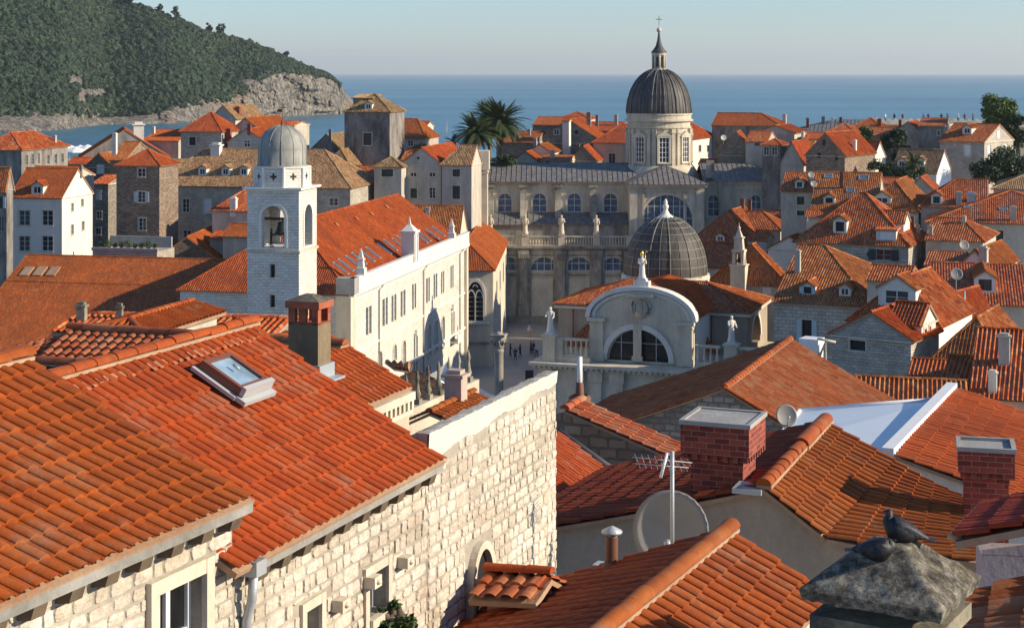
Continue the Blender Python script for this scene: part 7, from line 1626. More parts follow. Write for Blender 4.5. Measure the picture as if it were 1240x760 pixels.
# K/L: roof with the big brick chimney
vK, uK = axes(21)
HK = thing('tiled_house', 'near right house with a swept glossy orange slope and dark shaded left slope', 'house', V((5, 27, 24)), 'near houses in rough stone')
r0, r1 = P(925, 590, 25.2), P(1000, 510, 30); r1.z = r0.z = (r0.z+r1.z)/2
l0, l1 = V((-.30, 26.8, 30.5)), V((1.80, 31.35, 30.5)); m0, m1 = P(1000, 650, 24.85), P(1085, 557, 28.9); o0, o1 = P(1192, 680, 24.0), P(1164, 601, 27.6)
q = MB(); patch(q, l1, l0, r0, r1, pitch=.22, course=.36, sag=.03, nr=24); q.build('roof', ['tile_near_shaded', 'mortar'], HK)
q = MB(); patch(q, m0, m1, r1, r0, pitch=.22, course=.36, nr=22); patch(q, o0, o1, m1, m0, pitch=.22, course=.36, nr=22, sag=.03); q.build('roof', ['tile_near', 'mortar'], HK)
q = MB(); caps(q, r0, lerp(r0, r1, .55), .115, .34, mort=1, lift=.05, n=10); caps(q, lerp(r0, r1, .55), r1, .14, 1.2, mort=1, lift=.05, n=10); q.build('ridge_tiles', ['tile_near', 'mortar'], HK)
q = MB(); g_ = lambda p: p-UP*.1+uK*.15
for a, b in ((l0, r0), (r0, m0), (m0, o0), (o0, o1), (l0, l1)): wallquad(q, g_(a), g_(b), 24)
q.build('wall', 'plaster_beige', HK)
def brick_chimney(label, Cx, w_, d_, ang, ztop, zneck, zbase, top='concrete', hollow=True, inset=.09):
    vv, uu = axes(ang); b0 = Cx-vv*w_; T = thing('brick_chimney', label, 'chimney', V((b0.x, b0.y, zbase)), 'red brick chimneys')
    P3 = lambda a, b, z: V((b0.x, b0.y, z))+vv*a+uu*b; q = MB()
    q.obox(P3(inset, inset, zbase), vv*(w_-2*inset), uu*(d_-2*inset), UP*(zneck-.17-zbase))
    for k in range(2): i_ = inset*(1-k/2)-.01; q.obox(P3(i_, i_, zneck-.17+k*.085+.001), vv*(w_-2*i_), uu*(d_-2*i_), UP*.083)
    q.obox(P3(0, 0, zneck), vv*w_, uu*d_, UP*(ztop-zneck)); o_ = .025
    for a in np.arange(.04, w_-.08, .16): q.obox(P3(a, -.004, zneck-.085), vv*.08, uu*.05, UP*.08)
    for a in np.arange(.04, d_-.08, .16): q.obox(P3(w_-.046, a, zneck-.085), vv*.05, uu*.08, UP*.08)
    q.build('brickwork', 'red_brick', T)
    q = MB(); z = ztop+.002; t = .07
    for (a, b, c, d) in ((-o_, -o_, w_+2*o_, t), (-o_, d_+o_-t, w_+2*o_, t), (-o_, t-o_, t, d_+2*o_-2*t), (w_+o_-t, t-o_, t, d_+2*o_-2*t)): q.obox(P3(a, b, z), vv*c, uu*d, UP*.07)
    c_ = q.build('cap_frame', 'concrete', T); q = MB(); q.obox(P3(.02, .02, z), vv*(w_-.04), uu*(d_-.04), UP*(.045 if not hollow else .02)); q.build('cap_slab', 'concrete', c_)
    return T
brick_chimney('large red brick chimney with a flat concrete top, nearest of the brick ones', P(907, 520, 25.6), 1.10, 1.1, 22, 32.47, 32.02, 29.5, hollow=False, inset=.13)
brick_chimney('smaller red brick chimney with an open framed top at the right edge', P(1229, 549, 26), .86, .8, 14, 32.0, 31.66, 29.2)
q = MB(); fl = P(922, 598, 25.15); q.obox(fl-vK*.45-uK*.03-UP*.02, vK*.45, uK*.5, UP*.08); q.build('flashing', 'zinc', HK)
# M and N: small bright slopes above a dark wall
HM = thing('tiled_house', 'small bright roof over a dark rough gable just right of the bright wall', 'house', P(760, 560, 38)-UP*10, 'near houses in rough stone')
q = MB(); m3 = P(684, 496, 39.2); m0_ = P(842, 566, 37.9); M_ = [m0_, m0_+uK*1.3, m3+uK*1.3, m3]; patch(q, *M_, pitch=.22); caps(q, M_[3], M_[2], .12); q.build('roof', ['tile_faded', 'mortar'], HM)
q = MB(); q.poly([M_[3]-UP*.05, M_[0]-UP*.05, V((M_[0].x, M_[0].y, 20)), V((M_[3].x, M_[3].y, 20))]); wallquad(q, M_[0]-UP*.05, M_[1]-UP*.05, 20); wallquad(q, M_[3]-UP*.05, M_[3]+V((-3, 2, -1)), 20); q.build('wall', 'rubble_brown', HM)
q = MB(); q.tube([P(676, 523, 36), P(745, 572, 34.6)], .09, 8); q.tube([P(676, 528, 36), P(676, 600, 36)], .06, 8); q.build('gutter', 'lead_dark', HM)
HN = thing('tiled_house', 'sliver of sunlit orange tiles between the bright wall and the dark gutter', 'house', P(690, 600, 32)-UP*8, 'near houses in rough stone')
q = MB(); patch(q, P(705, 640, 29.6), P(742, 574, 34.3), P(676, 522, 34.8), P(640, 570, 31), pitch=.22); q.build('roof', ['tile_near', 'mortar'], HN)
q = MB(); a, b = P(705, 640, 29.6), P(742, 574, 33.6); wallquad(q, a-UP*.1, b-UP*.1, 22); wallquad(q, a-UP*.1, P(640, 572, 31)-UP*.1, 22); q.build('wall', 'plaster_beige', HN)
# big faded roof in the middle right
vR, uR = axes(21); HR = thing('tiled_house', 'wide gabled roof of faded tiles running away right of the domed church', 'house', V((10, 66, 10)), GR)
rn, rf_ = P(877, 470, 61.8), P(955, 411, 73.3); rf_.z = rn.z; LR_ = (rf_-rn).length; LPr = lambda a, s, dz: rn+uR*a+vR*s+UP*dz
q = MB(); patch(q, LPr(0, 5.2, -2.7), LPr(LR_, 5.2, -2.7), LPr(LR_, 0, 0), LPr(0, 0, 0), lod='mid', pitch=.22, sag=.05); patch(q, LPr(LR_, -8.3, -3.15), LPr(0, -8.3, -3.15), LPr(0, 0, 0), LPr(LR_, 0, 0), lod='mid', pitch=.22, sag=.05); q.build('roof', ['tile_faded', 'mortar'], HR)
q = MB(); caps(q, rn, LPr(LR_, 0, 0), .15, .42, mort=1); caps(q, rn, LPr(0, 5.2, -2.7), .1, .42); q.build('ridge_tiles', ['tile_near', 'mortar'], HR)
q = MB(); q.poly([LPr(.1, 0, -.1), LPr(.1, 5, -2.7), V((LPr(.1, 5, 0).x, LPr(.1, 5, 0).y, 8)), V((LPr(.1, -8, 0).x, LPr(.1, -8, 0).y, 8)), LPr(.1, -8, -3.15)]); wallquad(q, LPr(0, 5, -2.7), LPr(LR_, 5, -2.7), 8); wallquad(q, LPr(0, -8, -3.15), LPr(LR_, -8, -3.15), 8); wallquad(q, LPr(LR_, -8, -3.15), LPr(LR_, 0, -.1), 8); wallquad(q, LPr(LR_, 5, -2.7), LPr(LR_, 0, -.1), 8); q.build('wall', 'rubble', HR)
# pale metal roof with white verge slab and the roof right of it
HW = thing('metal_roofed_house', 'house under a smooth pale blue metal roof with a raised white verge slab', 'house', V((8, 36, 18)), GR)
w0, w1, w2, w3 = P(1072, 549, 33), P(1140, 484, 39), P(968, 498, 40), P(935, 540, 34.5)
q = MB(); slope(q, [w3, w0, w1, w2], 'far', pitch=.8, prof=prof_seam, amp=.035, under=0); q.build('roof', 'white_metal', HW)
q = MB(); a, b = P(1070, 546, 32.9), P(1149, 466, 40); d_ = (b-a); s_ = d_.cross(UP).normalized(); q.obox(a-s_*.04-UP*.12, d_, s_*.24, UP*.19); q.build('verge_slab', 'white_paint', HW)
q = MB(); q.tube([w3+UP*.02, w2+UP*.02], .06, 6); q.tube([w2+UP*.02, w1+UP*.02], .06, 6); q.build('edge_trim', 'white_paint', HW)
q = MB()
for p_, r_ in ((w3, w0), (w0, w1), (w1, w2), (w2, w3)): wallquad(q, p_-UP*.05, r_-UP*.05, 18)
q.build('wall', 'plaster', HW)
HX = thing('tiled_house', 'smooth sunlit orange roof at the right edge beside the white verge slab', 'house', V((14, 34, 18)), GR)
x3, x2 = P(1084, 551, 32.8), P(1153, 469, 40); x2.z = x3.z; x0 = x3+vK*5.2-UP*1.5; x1 = x0+(x2-x3)
q = MB(); patch(q, x0, x1, x2, x3, pitch=.24, course=.40); q.build('roof', ['tile_near', 'mortar'], HX)
q = MB()
for p_, r_ in ((x0, x3), (x0, x1), (x1, x2)): wallquad(q, p_-UP*.1+uK*.1, r_-UP*.1+uK*.1, 18)
q.build('wall', 'plaster_white', HX)
# dormer like wall and roofs in the lower right corner
HY_ = thing('tiled_house', 'corner house at lower right with mauve wall and grey lipped dark tiles', 'house', V((4.6, 14.5, 24)), 'near houses in rough stone')
q = MB(); patch(q, P(1155, 652, 14), P(1193, 612, 16.6), P(1340, 578, 16.2), P(1330, 618, 13.4), pitch=.21); q.build('roof', ['tile_near_shaded', 'mortar'], HY_)
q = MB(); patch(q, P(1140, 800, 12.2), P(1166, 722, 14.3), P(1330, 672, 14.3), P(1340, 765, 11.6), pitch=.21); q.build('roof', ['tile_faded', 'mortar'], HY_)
q = MB()
for i in range(13):
    p_ = lerp(P(1155, 652, 14), P(1193, 612, 16.6), (i+.5)/13); q.lathe(p_-UP*.02, [(.01, 0), (.07, .005), (.06, .05), (.01, .07)], 8)
q.build('verge_lip', 'mortar', HY_)
vq, uq = axes(8); c_ = P(1189, 664, 15.2); q = MB(); q.obox(V((c_.x, c_.y, 24)), vq*3, uq*.4, UP*(c_.z-24-.05)); a, b = V((c_.x, c_.y, c_.z-.06)), V((c_.x, c_.y, c_.z-.06))+vq*3; q.poly([a, b, b+UP*.55, a+UP*.05]); q.build('wall', 'plaster_mauve', HY_)
# pigeon chimney
PC = thing('stone_chimney', 'broad mossy stone chimney with a sloping cap that two pigeons rest on', 'chimney', V((2.5, 10, 30)))
Cf = V((2.5, 9.6, 0)); vp_, up_ = axes(31); w_, d_ = .88, .85; b0 = Cf-vp_*w_
PP = lambda a, b, z: V((b0.x, b0.y, z))+vp_*a+up_*b
q = MB(); q.obox(PP(.10, .10, 31), vp_*(w_-.2), up_*(d_-.2), UP*3.60); q.build('stack', 'mossy_stone', PC)
q = MB(); q.obox(PP(.05, .05, 34.60), vp_*(w_-.1), up_*(d_-.1), UP*.10); q.obox(PP(.08, .08, 34.48), vp_*(w_-.16), up_*(d_-.16), UP*.05); q.build('moulding', 'mossy_stone', PC)
q = MB(); n = 56; g = np.zeros((n, n, 3)); 
for i in range(n):
    for j in range(n):
        s, t = i/(n-1), j/(n-1); ex = min(s, 1-s, t, 1-t)
        z = 34.86+.25*min(1, min(s, 1-s)/.36, min(t, 1-t)/.38)
        p = PP(s*w_, t*d_, z); nz = mn.fractal(p*7, 1, 2, 5); nz2 = mn.fractal(p*25, 1, 2, 3)
        edge = 1 if ex > .03 else .25
        g[i, j] = (p.x+nz*.006, p.y+nz2*.004, p.z+nz*.010*edge+nz2*.006)
q.grid(g, 0, None, True)
per = [g[i, 0] for i in range(n)]+[g[n-1, j] for j in range(1, n)]+[g[i, n-1] for i in range(n-2, -1, -1)]+[g[0, j] for j in range(n-2, 0, -1)]
lo = [V(p)-UP*(.07+.012*mn.noise(V(p)*12))-V(((p[0]-(b0+vp_*w_/2+up_*d_/2).x)*.04, (p[1]-(b0+vp_*w_/2+up_*d_/2).y)*.04, 0)) for p in per]; m_ = len(per)
q.add([V(p) for p in per]+lo, [(i, (i+1) % m_, m_+(i+1) % m_, m_+i) for i in range(m_)]+[tuple(range(m_, 2*m_))]); q.build('cap', 'mossy_cap', PC)
# small tiled hood beside the arch
HZ = thing('tiled_hood', 'little tiled hood with two ridge barrels beside the arched opening in the bright wall', 'hood', P(620, 700, 20)-UP*.5)
r0, r1 = P(590, 694, 20.1), P(668, 698, 19.7); q = MB(); patch(q, P(566, 724, 19.6), P(648, 728, 19.1), r1, r0, pitch=.24, course=.4); patch(q, r1+uH*.5-UP*.25, r0+uH*.5-UP*.25, r0, r1, pitch=.22); hr = q.build('roof', ['tile_faded', 'mortar'], HZ); q = MB(); caps(q, r0, r1, .085, .30, lift=.05, n=10); q.build('ridge_tiles', ['tile_near', 'mortar'], hr)
q = MB(); wallquad(q, r0-UP*.1, r1-UP*.1, 28); q.build('wall', 'plaster_beige', HZ)
# ------------------------------------------------------------------ greenery
def palm(label, px, py, Y, r, hgt, seed=1, n=46, group='palms among the old houses'):
    rg = np.random.RandomState(seed); c = P(px, py, Y); base = c-UP*hgt; T = thing('palm_tree', label, 'palm', base, group)
    q = MB(); pr = [(.42, 0), (.34, .4)]+[(.30+.03*(i % 2), .4+(hgt-1)*i/14) for i in range(1, 15)]+[(.5, hgt-.3), (.35, hgt+.1)]; q.lathe(base, pr, 10, sm=False); q.build('trunk', 'bark', T)
    vs, fs, mi = [], [], []
    def fr(az, el, L_, drop, m):
        pts = []; p = np.array(c); d = np.array([math.cos(az)*math.cos(el), math.sin(az)*math.cos(el), math.sin(el)]); K = 12
        for k in range(K+1):
            pts.append(p.copy()); p = p+d*L_/K; d = d+np.array([0, 0, -drop/K]); d = d/np.linalg.norm(d)
        for k in range(1, K):
            p = pts[k]; t = pts[k+1]-pts[k-1]; t /= np.linalg.norm(t); s = np.cross(t, [0, 0, 1.]); s /= np.linalg.norm(s)+1e-6; ll = L_*.20*math.sin(math.pi*(k/K)**.7)+.1
            for sg in (-1, 1):
                for f_ in (0, .5):
                    p0 = pts[k]*(1-f_)+pts[k+1]*f_; tip = p0+(s*sg*.8+t*.65+np.array([0, 0, -.25]))*ll; w_ = t*.085*r/4
                    i0 = len(vs); vs.extend([p0-w_, p0+w_, tip]); fs.append((i0, i0+1, i0+2)); mi.append(m)
        for k in range(K):
            i0 = len(vs); w_ = np.array([0, 0, .03]); vs.extend([pts[k]-w_, pts[k+1], pts[k]+w_]); fs.append((i0, i0+1, i0+2)); mi.append(m)
    for i in range(n):
        el = rg.uniform(-.35, 1.35); fr(rg.uniform(0, 6.28), el, r*rg.uniform(.85, 1.1)*(1.1-.15*abs(el-.4)), 1.5+rg.uniform(-.3, .5)-el*.4, 0)
    for i in range(14): fr(rg.uniform(0, 6.28), rg.uniform(-.9, -.5), r*.55, .8, 1)
    bulk('crown', np.array(vs), np.array(fs), ['palm_leaf', 'palm_brown'], tuple(base), T, mi=np.array(mi))
palm('tallest date palm with a round bushy crown left of the long lead roof', 606, 150, 270, 4.9, 6.5, 1, 110)
palm('second date palm, lower and darker, left of the tallest one', 577, 162, 266, 4.3, 6.5, 2, 96)
palm('palm pair crown rising between the two big date palms', 593, 146, 278, 4.3, 8, 7, 90)
palm('tiny spiky palm left of the big date palms near the pink house', 549, 172, 275, 1.8, 4, 3, 26)
palm('short palm before the worn brown roof near the right edge', 1106, 198, 229, 2.3, 3.0, 4, 34)
GT = 'trees in the walled gardens'
tree('tree', 'tall light green tree standing against the sea near the right edge', P(1209, 172, 262)-UP*2, 9.6, 7.4, 12000, .22, 'leaf_light', GT, seed=3, trunk=.12, nb=30)
tree('tree', 'dark bushy tree cut by the right edge, right of the tall light green tree', P(1233, 170, 258)-UP*2, 5.8, 6.0, 5000, .22, 'leaf_dark', GT, seed=4, trunk=.12, nb=14)
tree('tree', 'dark mass of foliage below the sunlit gable at the right edge', P(1222, 214, 236)-UP*2, 6.2, 8.5, 7000, .22, 'leaf_dark', GT, seed=5, trunk=.1, nb=18)
tree('tree', 'dark shrubby tree left of the foliage mass below the sunlit gable', P(1196, 214, 234)-UP*1, 3.6, 5, 3500, .2, 'leaf_dark', GT, seed=6, trunk=.1)
tree('tree', 'round sunlit green tree between two red roofs on the skyline', P(1047, 172, 264)-UP*1, 3.4, 3.6, 2500, .2, 'leaf', GT, seed=7, trunk=.1)
tree('tree', 'dark broad tree behind the white gabled wall', P(1086, 190, 256)-UP*1, 5, 6.0, 4500, .2, 'leaf_dark', GT, seed=8, trunk=.1)
tree('bush', 'low green hedge clump at the foot of the sunlit white wall', P(1066, 214, 233), 2.2, 4.5, 2500, .16, 'leaf_dark', GT, seed=9, trunk=.02, cat='bush')
tree('bush', 'dark hedge clump beneath the short palm', P(1098, 217, 229)-UP*.3, 2.6, 5.5, 3000, .16, 'leaf_dark', GT, seed=10, trunk=.02, cat='bush')
tree('bush', 'small bushy tree left of the brown stone gable', P(968, 180, 270), 2.0, 3, 1200, .18, 'leaf_dark', GT, seed=11, trunk=.05, cat='bush')
tree('bush', 'dark green hedge below the tallest date palm', P(612, 200, 266), 1.6, 6.0, 2500, .16, 'leaf_dark', GT, seed=12, trunk=.02, cat='bush', flat=.5)
tree('bush', 'green climbing shrub on the pink house beside the square tower', P(507, 186, 276), 1.8, 3.2, 1200, .16, 'leaf_dark', GT, seed=13, trunk=.02, cat='bush')
wr_ = frect(444, 690, 467, 742); pb_ = fcb.pt(wr_[2]-.1, wr_[1]-.25, .16)
tree('potted_plant', 'leafy green plant on the sill of the dark window in the lower stone wall', pb_, .34, .5, 900, .035, 'leaf', None, seed=14, trunk=.02, cat='plant', nb=7)
# roof terrace with pots at far left
TG = thing('roof_terrace', 'grey stone roof terrace beside the white gabled house', 'terrace', P(155, 308, 194)-UP*9); v_, u_ = axes(12)
q = MB(); a_ = P(112, 303, 196); q.obox(a_-UP*9, v_*8.2, u_*5, UP*9); q.build('terrace_block', 'ashlar_grey', TG); q = MB(); q.obox(a_-v_*.1-u_*.1, v_*8.4, u_*.3, UP*.35); q.obox(a_+v_*.0+u_*4.6, v_*8, u_*.3, UP*1.3); q.build('parapet', 'concrete', TG)
rg = random.Random(3)
for i in range(9):
    b = a_+v_*(.6+i*.85)+u_*1.2+UP*.02; t_ = thing('potted_plant', ['small round potted shrub', 'taller thin potted shrub', 'low spreading potted shrub'][i % 3]+', one of the plants along the roof terrace', 'plant', b, 'potted plants on the roof terrace')
    q = MB(); q.lathe(b, [(.16, 0), (.22, .35), (.24, .36)], 8); q.build('pot', 'red_brick' if i % 2 else 'concrete', t_); hh = (.5, .8, .4)[i % 3]
    vv_, ff_ = leafy([(b.x, b.y, b.z+.4+hh*.4)], [hh*.6], 160, .1, np.random.RandomState(i)); bulk('foliage', vv_, ff_, 'leaf', tuple(b), t_)
# ------------------------------------------------------------------ dishes, aerials, tanks
def dish(px, py, rpx, Y, label, az=0, tilt=.45, mat='dish_grey', pole=1.0, T=None):
    c = P(px, py, Y); r = rpx*Y/F; n = V((math.sin(az)*math.cos(tilt), -math.cos(az)*math.cos(tilt), math.sin(tilt))).normalized(); a = n.cross(UP).normalized(); b = a.cross(n)
    o = thing('satellite_dish', label, 'satellite dish', c, 'satellite dishes'); q = MB(); vs = []; K = 28; R_ = [0.02, .3, .6, .85, 1.0]
    for k in R_:
        for i in range(K): t = 2*math.pi*i/K; vs.append(c+a*(math.cos(t)*r*k)+b*(math.sin(t)*r*k*1.04)+n*(k*k*r*.2))
    for k in (1.0, .6, .02):
        for i in range(K): t = 2*math.pi*i/K; vs.append(c+a*(math.cos(t)*r*k)+b*(math.sin(t)*r*k*1.04)+n*(k*k*r*.2-.02))
    nn = len(R_)+3; q.add(vs, [(j*K+i, j*K+(i+1) % K, (j+1)*K+(i+1) % K, (j+1)*K+i) for j in range(nn-1) for i in range(K)], 0, None, True); q.build('reflector', mat, o)
    q = MB(); q.tube([c-b*r*.9+n*r*.2, c-b*r*.3+n*r*.9], r*.03+.008, 5); q.tube([c-b*r*.3+n*r*.85, c-b*r*.2+n*r*.98], r*.08+.01, 6); q.tube([c-n*.03, c-n*r*.3, c-n*r*.3-UP*pole], r*.05+.012, 6); q.build('mount', 'zinc', o)
dish(813, 641, 46, 22.6, 'large pale satellite dish half hidden behind the shaded near slope', az=-.2, tilt=.15, pole=.9)
dish(952, 503, 13, 33.6, 'small grey satellite dish in front of the pale metal roof edge', az=.1, tilt=.3, pole=.5)
dish(876, 167, 3.4, 262, 'white dish by the pale stone gable behind the lead roofed wing', az=0, mat='plaster_white', pole=1)
dish(985, 223, 4, 196, 'grey dish low on the wide mottled orange roof', az=.2, pole=1)
dish(1167, 297, 6, 161, 'dish mounted on the pale wall right of the great pyramid roof', az=.1, pole=.6)
dish(1158, 332, 7.5, 130, 'dish on a tall thin mast above the bright orange slope', az=-.1, pole=3.2)
dish(982, 212, 4, 204, 'small dish between the two mottled orange roofs', az=.2, pole=1)
def mast(label, px, y0, y1, Y, r=.03, bars=(), group='roof aerials', mat='zinc'):
    b = P(px, y1, Y); t = P(px, y0, Y); o = thing('aerial', label, 'aerial', b, group); q = MB(); q.tube([b, t], r, 8); q.build('mast', mat, o)
    for (x0, ya, x1, yb_) in bars:
        q = MB(); a, c = P(x0, ya, Y), P(x1, yb_, Y+.15); q.tube([a, c], r*.22, 5)
        for i in range(9): m_ = lerp(a, c, (i+.5)/9); q.tube([m_-UP*.0-V((0, .22, 0)), m_+V((0, .22, 0))], r*.1, 4)
        q.build('yagi_bar', mat, o)
    return o
am = mast('near metal aerial mast with two thin cross bars above the large dish', 814, 546, 665, 21.9, .028, [(766, 553, 838, 560), (770, 561, 834, 566)])
q = MB(); q.tube([P(800, 578, 21.8), P(808, 548, 21.9)], .022, 6); q.tube([P(806, 550, 21.9), P(814, 549, 21.9)], .015, 5); q.build('blue_element', 'white_metal', am)
mast('thin mast rising from the sunlit white wall at right', 1168, 352, 405, 124, .06)
mast('slim pole at the right end of the dark grey skyline roof', 1062, 140, 152, 300, .05); mast('wispy pole on the skyline right of the square tower', 541, 146, 176, 285, .04); mast('thin pole on the roof ridge left of the stone pier', 560, 176, 200, 238, .03)
mast('thin white rod standing by the twin dormered roof', 978, 262, 300, 168, .03)
mast('white pole standing on the squat pot left of the faded roof', 702, 432, 475, 44, .07, mat='white_paint')
po = thing('chimney_pot', 'squat round brown chimney pot carrying the white pole', 'chimney pot', P(702, 494, 44)-UP*.4); q = MB(); q.lathe(P(702, 494, 44)-UP*1, [(.24, 0), (.24, 1.05), (.3, 1.15), (.3, 1.3), (.22, 1.35)], 12); q.lathe(P(702, 475, 44), [(.12, -.1), (.1, .25), (.04, .3)], 8); q.build('pot', 'rust', po)
wt = thing('water_tank', 'white box shaped water tank with pipes right of the faded roof ridge', 'tank', P(985, 432, 78)-UP*1.2); v_, u_ = axes(30)
q = MB(); q.cbox(P(983, 432, 78)-UP*1.2, v_, u_, .95, .9, 2.1); q.build('tank_body', 'white_paint', wt); q = MB(); q.tube([P(992, 432, 77.4), P(999, 415, 77.4), P(999, 440, 77.4)], .09, 7); q.tube([P(990, 410, 77), P(1012, 414, 77)], .06, 6); q.build('pipe', 'plaster', wt)
sh = thing('flagpole', 'short pole with a small red flag on the white facade', 'flag', P(514, 452, 190)); 
q = MB(); fp_ = HOUSES['long hall with a gleaming white facade and broad orange roof behind the bell tower'].right; a_ = fp_.hit(514); p_ = fp_.pt(a_, fp_.z(a_, 455), 0); sh.location = p_; sh['_o'] = tuple(p_); q.tube([p_, p_+V((.7, -.3, 1.2))], .03, 5); q.build('pole', 'white_paint', sh); q = MB(); f0_ = p_+V((.7, -.3, 1.2)); q.grid(np.array([[tuple(f0_+V((-.1*j+.05*math.sin(i*2), .1*math.sin(i+j), -.16*i))-V((.2*j/3, 0, .1*j/3))) for j in range(4)] for i in range(6)])); q.build('cloth', 'flag_red', sh)
# street lamps on the white facade
# ------------------------------------------------------------------ canopy, harbour umbrellas, people
CN = thing('canopy', 'big white fabric canopy glowing in the sun at the foot of the white facade', 'canopy', P(570, 480, 172)-UP*5); v_, u_ = axes(12)
q = MB(); ra, rb, ca, cb_ = P(541, 438, 180), P(530, 462, 168), P(606, 482, 176), P(600, 500, 166); la, lb_ = ra-v_*3.5-UP*1.8, rb-v_*3.5-UP*1.8
for A in ((ra, rb, cb_, ca), (ra, rb, lb_, la)):
    g_ = np.array([[tuple(lerp(lerp(A[0], A[1], s), lerp(A[3], A[2], s), t)-UP*(.35*math.sin(math.pi*t)*(1+.3*math.cos(s*12)))) for t in np.linspace(0, 1, 9)] for s in np.linspace(0, 1, 25)]); q.grid(g_, 0, None, True)
q.build('fabric', 'canvas_white', CN)
for p_ in (ra, rb, ca, cb_, la, lb_): q = MB(); q.tube([V((p_.x, p_.y, 0)), p_], .07, 6); q.build('post', 'grey_paint', CN)
def umbrella(loc, label):
    T = thing('umbrella', label, 'umbrella', loc, 'harbour umbrellas'); q = MB(); q.tube([loc, V(loc)+UP*3.2], .06, 6); q.build('pole', 'grey_paint', T)
    q = MB(); R_ = 3.0; K = 8; q.add([V(loc)+UP*4.0]+[V(loc)+V((R_*math.cos(2*math.pi*i/K), R_*math.sin(2*math.pi*i/K), 2.9)) for i in range(K)]+[V(loc)+V((R_*math.cos(2*math.pi*i/K), R_*math.sin(2*math.pi*i/K), 2.65)) for i in range(K)], [(0, 1+i, 1+(i+1) % K) for i in range(K)]+[(1+i, 1+K+i, 1+K+(i+1) % K, 1+(i+1) % K) for i in range(K)]); q.build('canopy', 'canvas_white', T)
for (x, y, Y, lb) in ((84, 190, 400, 'white harbour umbrella, leftmost of the group near the water'), (97, 190, 410, 'white harbour umbrella in the middle of the group near the water'), (106, 190, 395, 'white harbour umbrella at the right of the group near the water'), (92, 193, 385, 'white harbour umbrella nearest to us, just over the small orange roof')): umbrella(P(x, y, Y)-UP*1.0, lb)
qf = MB(); pA = P(60, 186, 380); qf.obox(V((pA.x-4, 378, -8)), V((24, 0, 0)), V((0, 45, 0)), UP*(P(90, 190, 400).z-.9+8)); tag(qf.build('harbour_bastion', 'ashlar', loc=V((pA.x, 400, -8))), 'stone bastion terrace that the harbour umbrellas stand on', 'bastion')
def person(loc, face, top, leg, label, group, seed, h=1.72):
    q = MB(); figure(q, loc, h, face, robe=False, seed=seed, m=0, m2=1); hc = V(loc)+UP*h*.945; q.lathe(hc, [(.06*h, -.02*h), (.063*h, .01*h), (.045*h, .045*h), (.01, .06*h)], 10, 3); q.lathe(V(loc)+UP*h*.93, [(.001, -.076*h), (.037*h, -.071*h), (.055*h, -.03*h), (.06*h, .0)], 10, 2)
    return tag(q.build('person', [top, leg, 'skin', 'brown_wood'], loc=loc), label, 'person', group)
PG = 'people on the square'
for i, (x, y, tp_, lg_, lb) in enumerate([(618, 431, 'cloth_dark', 'cloth_dark', 'person in dark clothes at the left, next to the palace corner'), (624, 436, 'cloth_blue', 'cloth_dark', 'person in a blue top walking near the palace corner'),
    (630, 432, 'cloth_dark', 'cloth_dark', 'lone person in black standing in the middle of the square'), (641, 408, 'cloth_white', 'skin', 'person in pale clothes walking farthest across the square'), (643, 428, 'cloth_red', 'cloth_dark', 'person in a red top in the small group by the church'),
    (646, 429, 'cloth_dark', 'cloth_blue', 'person in a dark top and blue trousers in the small group by the church'), (650, 431, 'cloth_white', 'cloth_dark', 'person in a white top in the small group by the church')]):
    person(Q(x, y, 0.02), (math.cos(i*1.7), math.sin(i*1.7), 0), tp_, lg_, lb, PG, i)
sb = thing('signboard', 'dark freestanding board near the church corner on the square', 'sign', Q(641, 462, 0)); q = MB(); b = Q(641, 464, 0); q.obox(b-V((.5, 0, 0)), V((1.0, 0, 0)), V((0, .12, 0)), UP*1.6); q.build('board', 'cloth_dark', sb)
WL = thing('sea_wall', 'pale stone sea wall walk on the skyline at the right, with strollers on it', 'wall', P(1120, 152, 318)-UP*14)
q = MB(); a_ = P(1056, 147, 318); q.obox(a_-UP*16, V((36, -1.5, 0)), V((0, 4, 0)), UP*16)
for i in range(26): q.obox(a_+V((i*1.4, -i*.06, 0)), V((.8, 0, 0)), V((0, .4, 0)), UP*.5)
q.build('masonry', 'limestone', WL)
for i, (x, lb) in enumerate(((1072, 'stroller in white'), (1083, 'stroller in dark'), (1093, 'stroller in red'), (1118, 'stroller in blue'), (1124, 'second stroller in blue close behind'), (1140, 'stroller in black leaning on the parapet'), (1147, 'stroller in a dark top pausing'), (1160, 'stroller in pale clothes'), (1168, 'stroller in a red top by the tree'), (1178, 'stroller in brown near the tall tree'))):
    b = P(x, 147, 319.5)-UP*.05; person(b, (math.cos(i*2.1), -1, 0), ['cloth_white', 'cloth_dark', 'cloth_red', 'cloth_blue', 'cloth_blue', 'cloth_dark', 'cloth_dark', 'cloth_white', 'cloth_red', 'brown_wood'][i], 'cloth_dark', lb+', on the sea wall at '+['its left end', 'second from the left end', 'third from the left end', 'its middle', 'its middle', 'the right half', 'the right half', 'its right end', 'its right end', 'its right end'][i], 'strollers on the sea wall', i, 1.6)
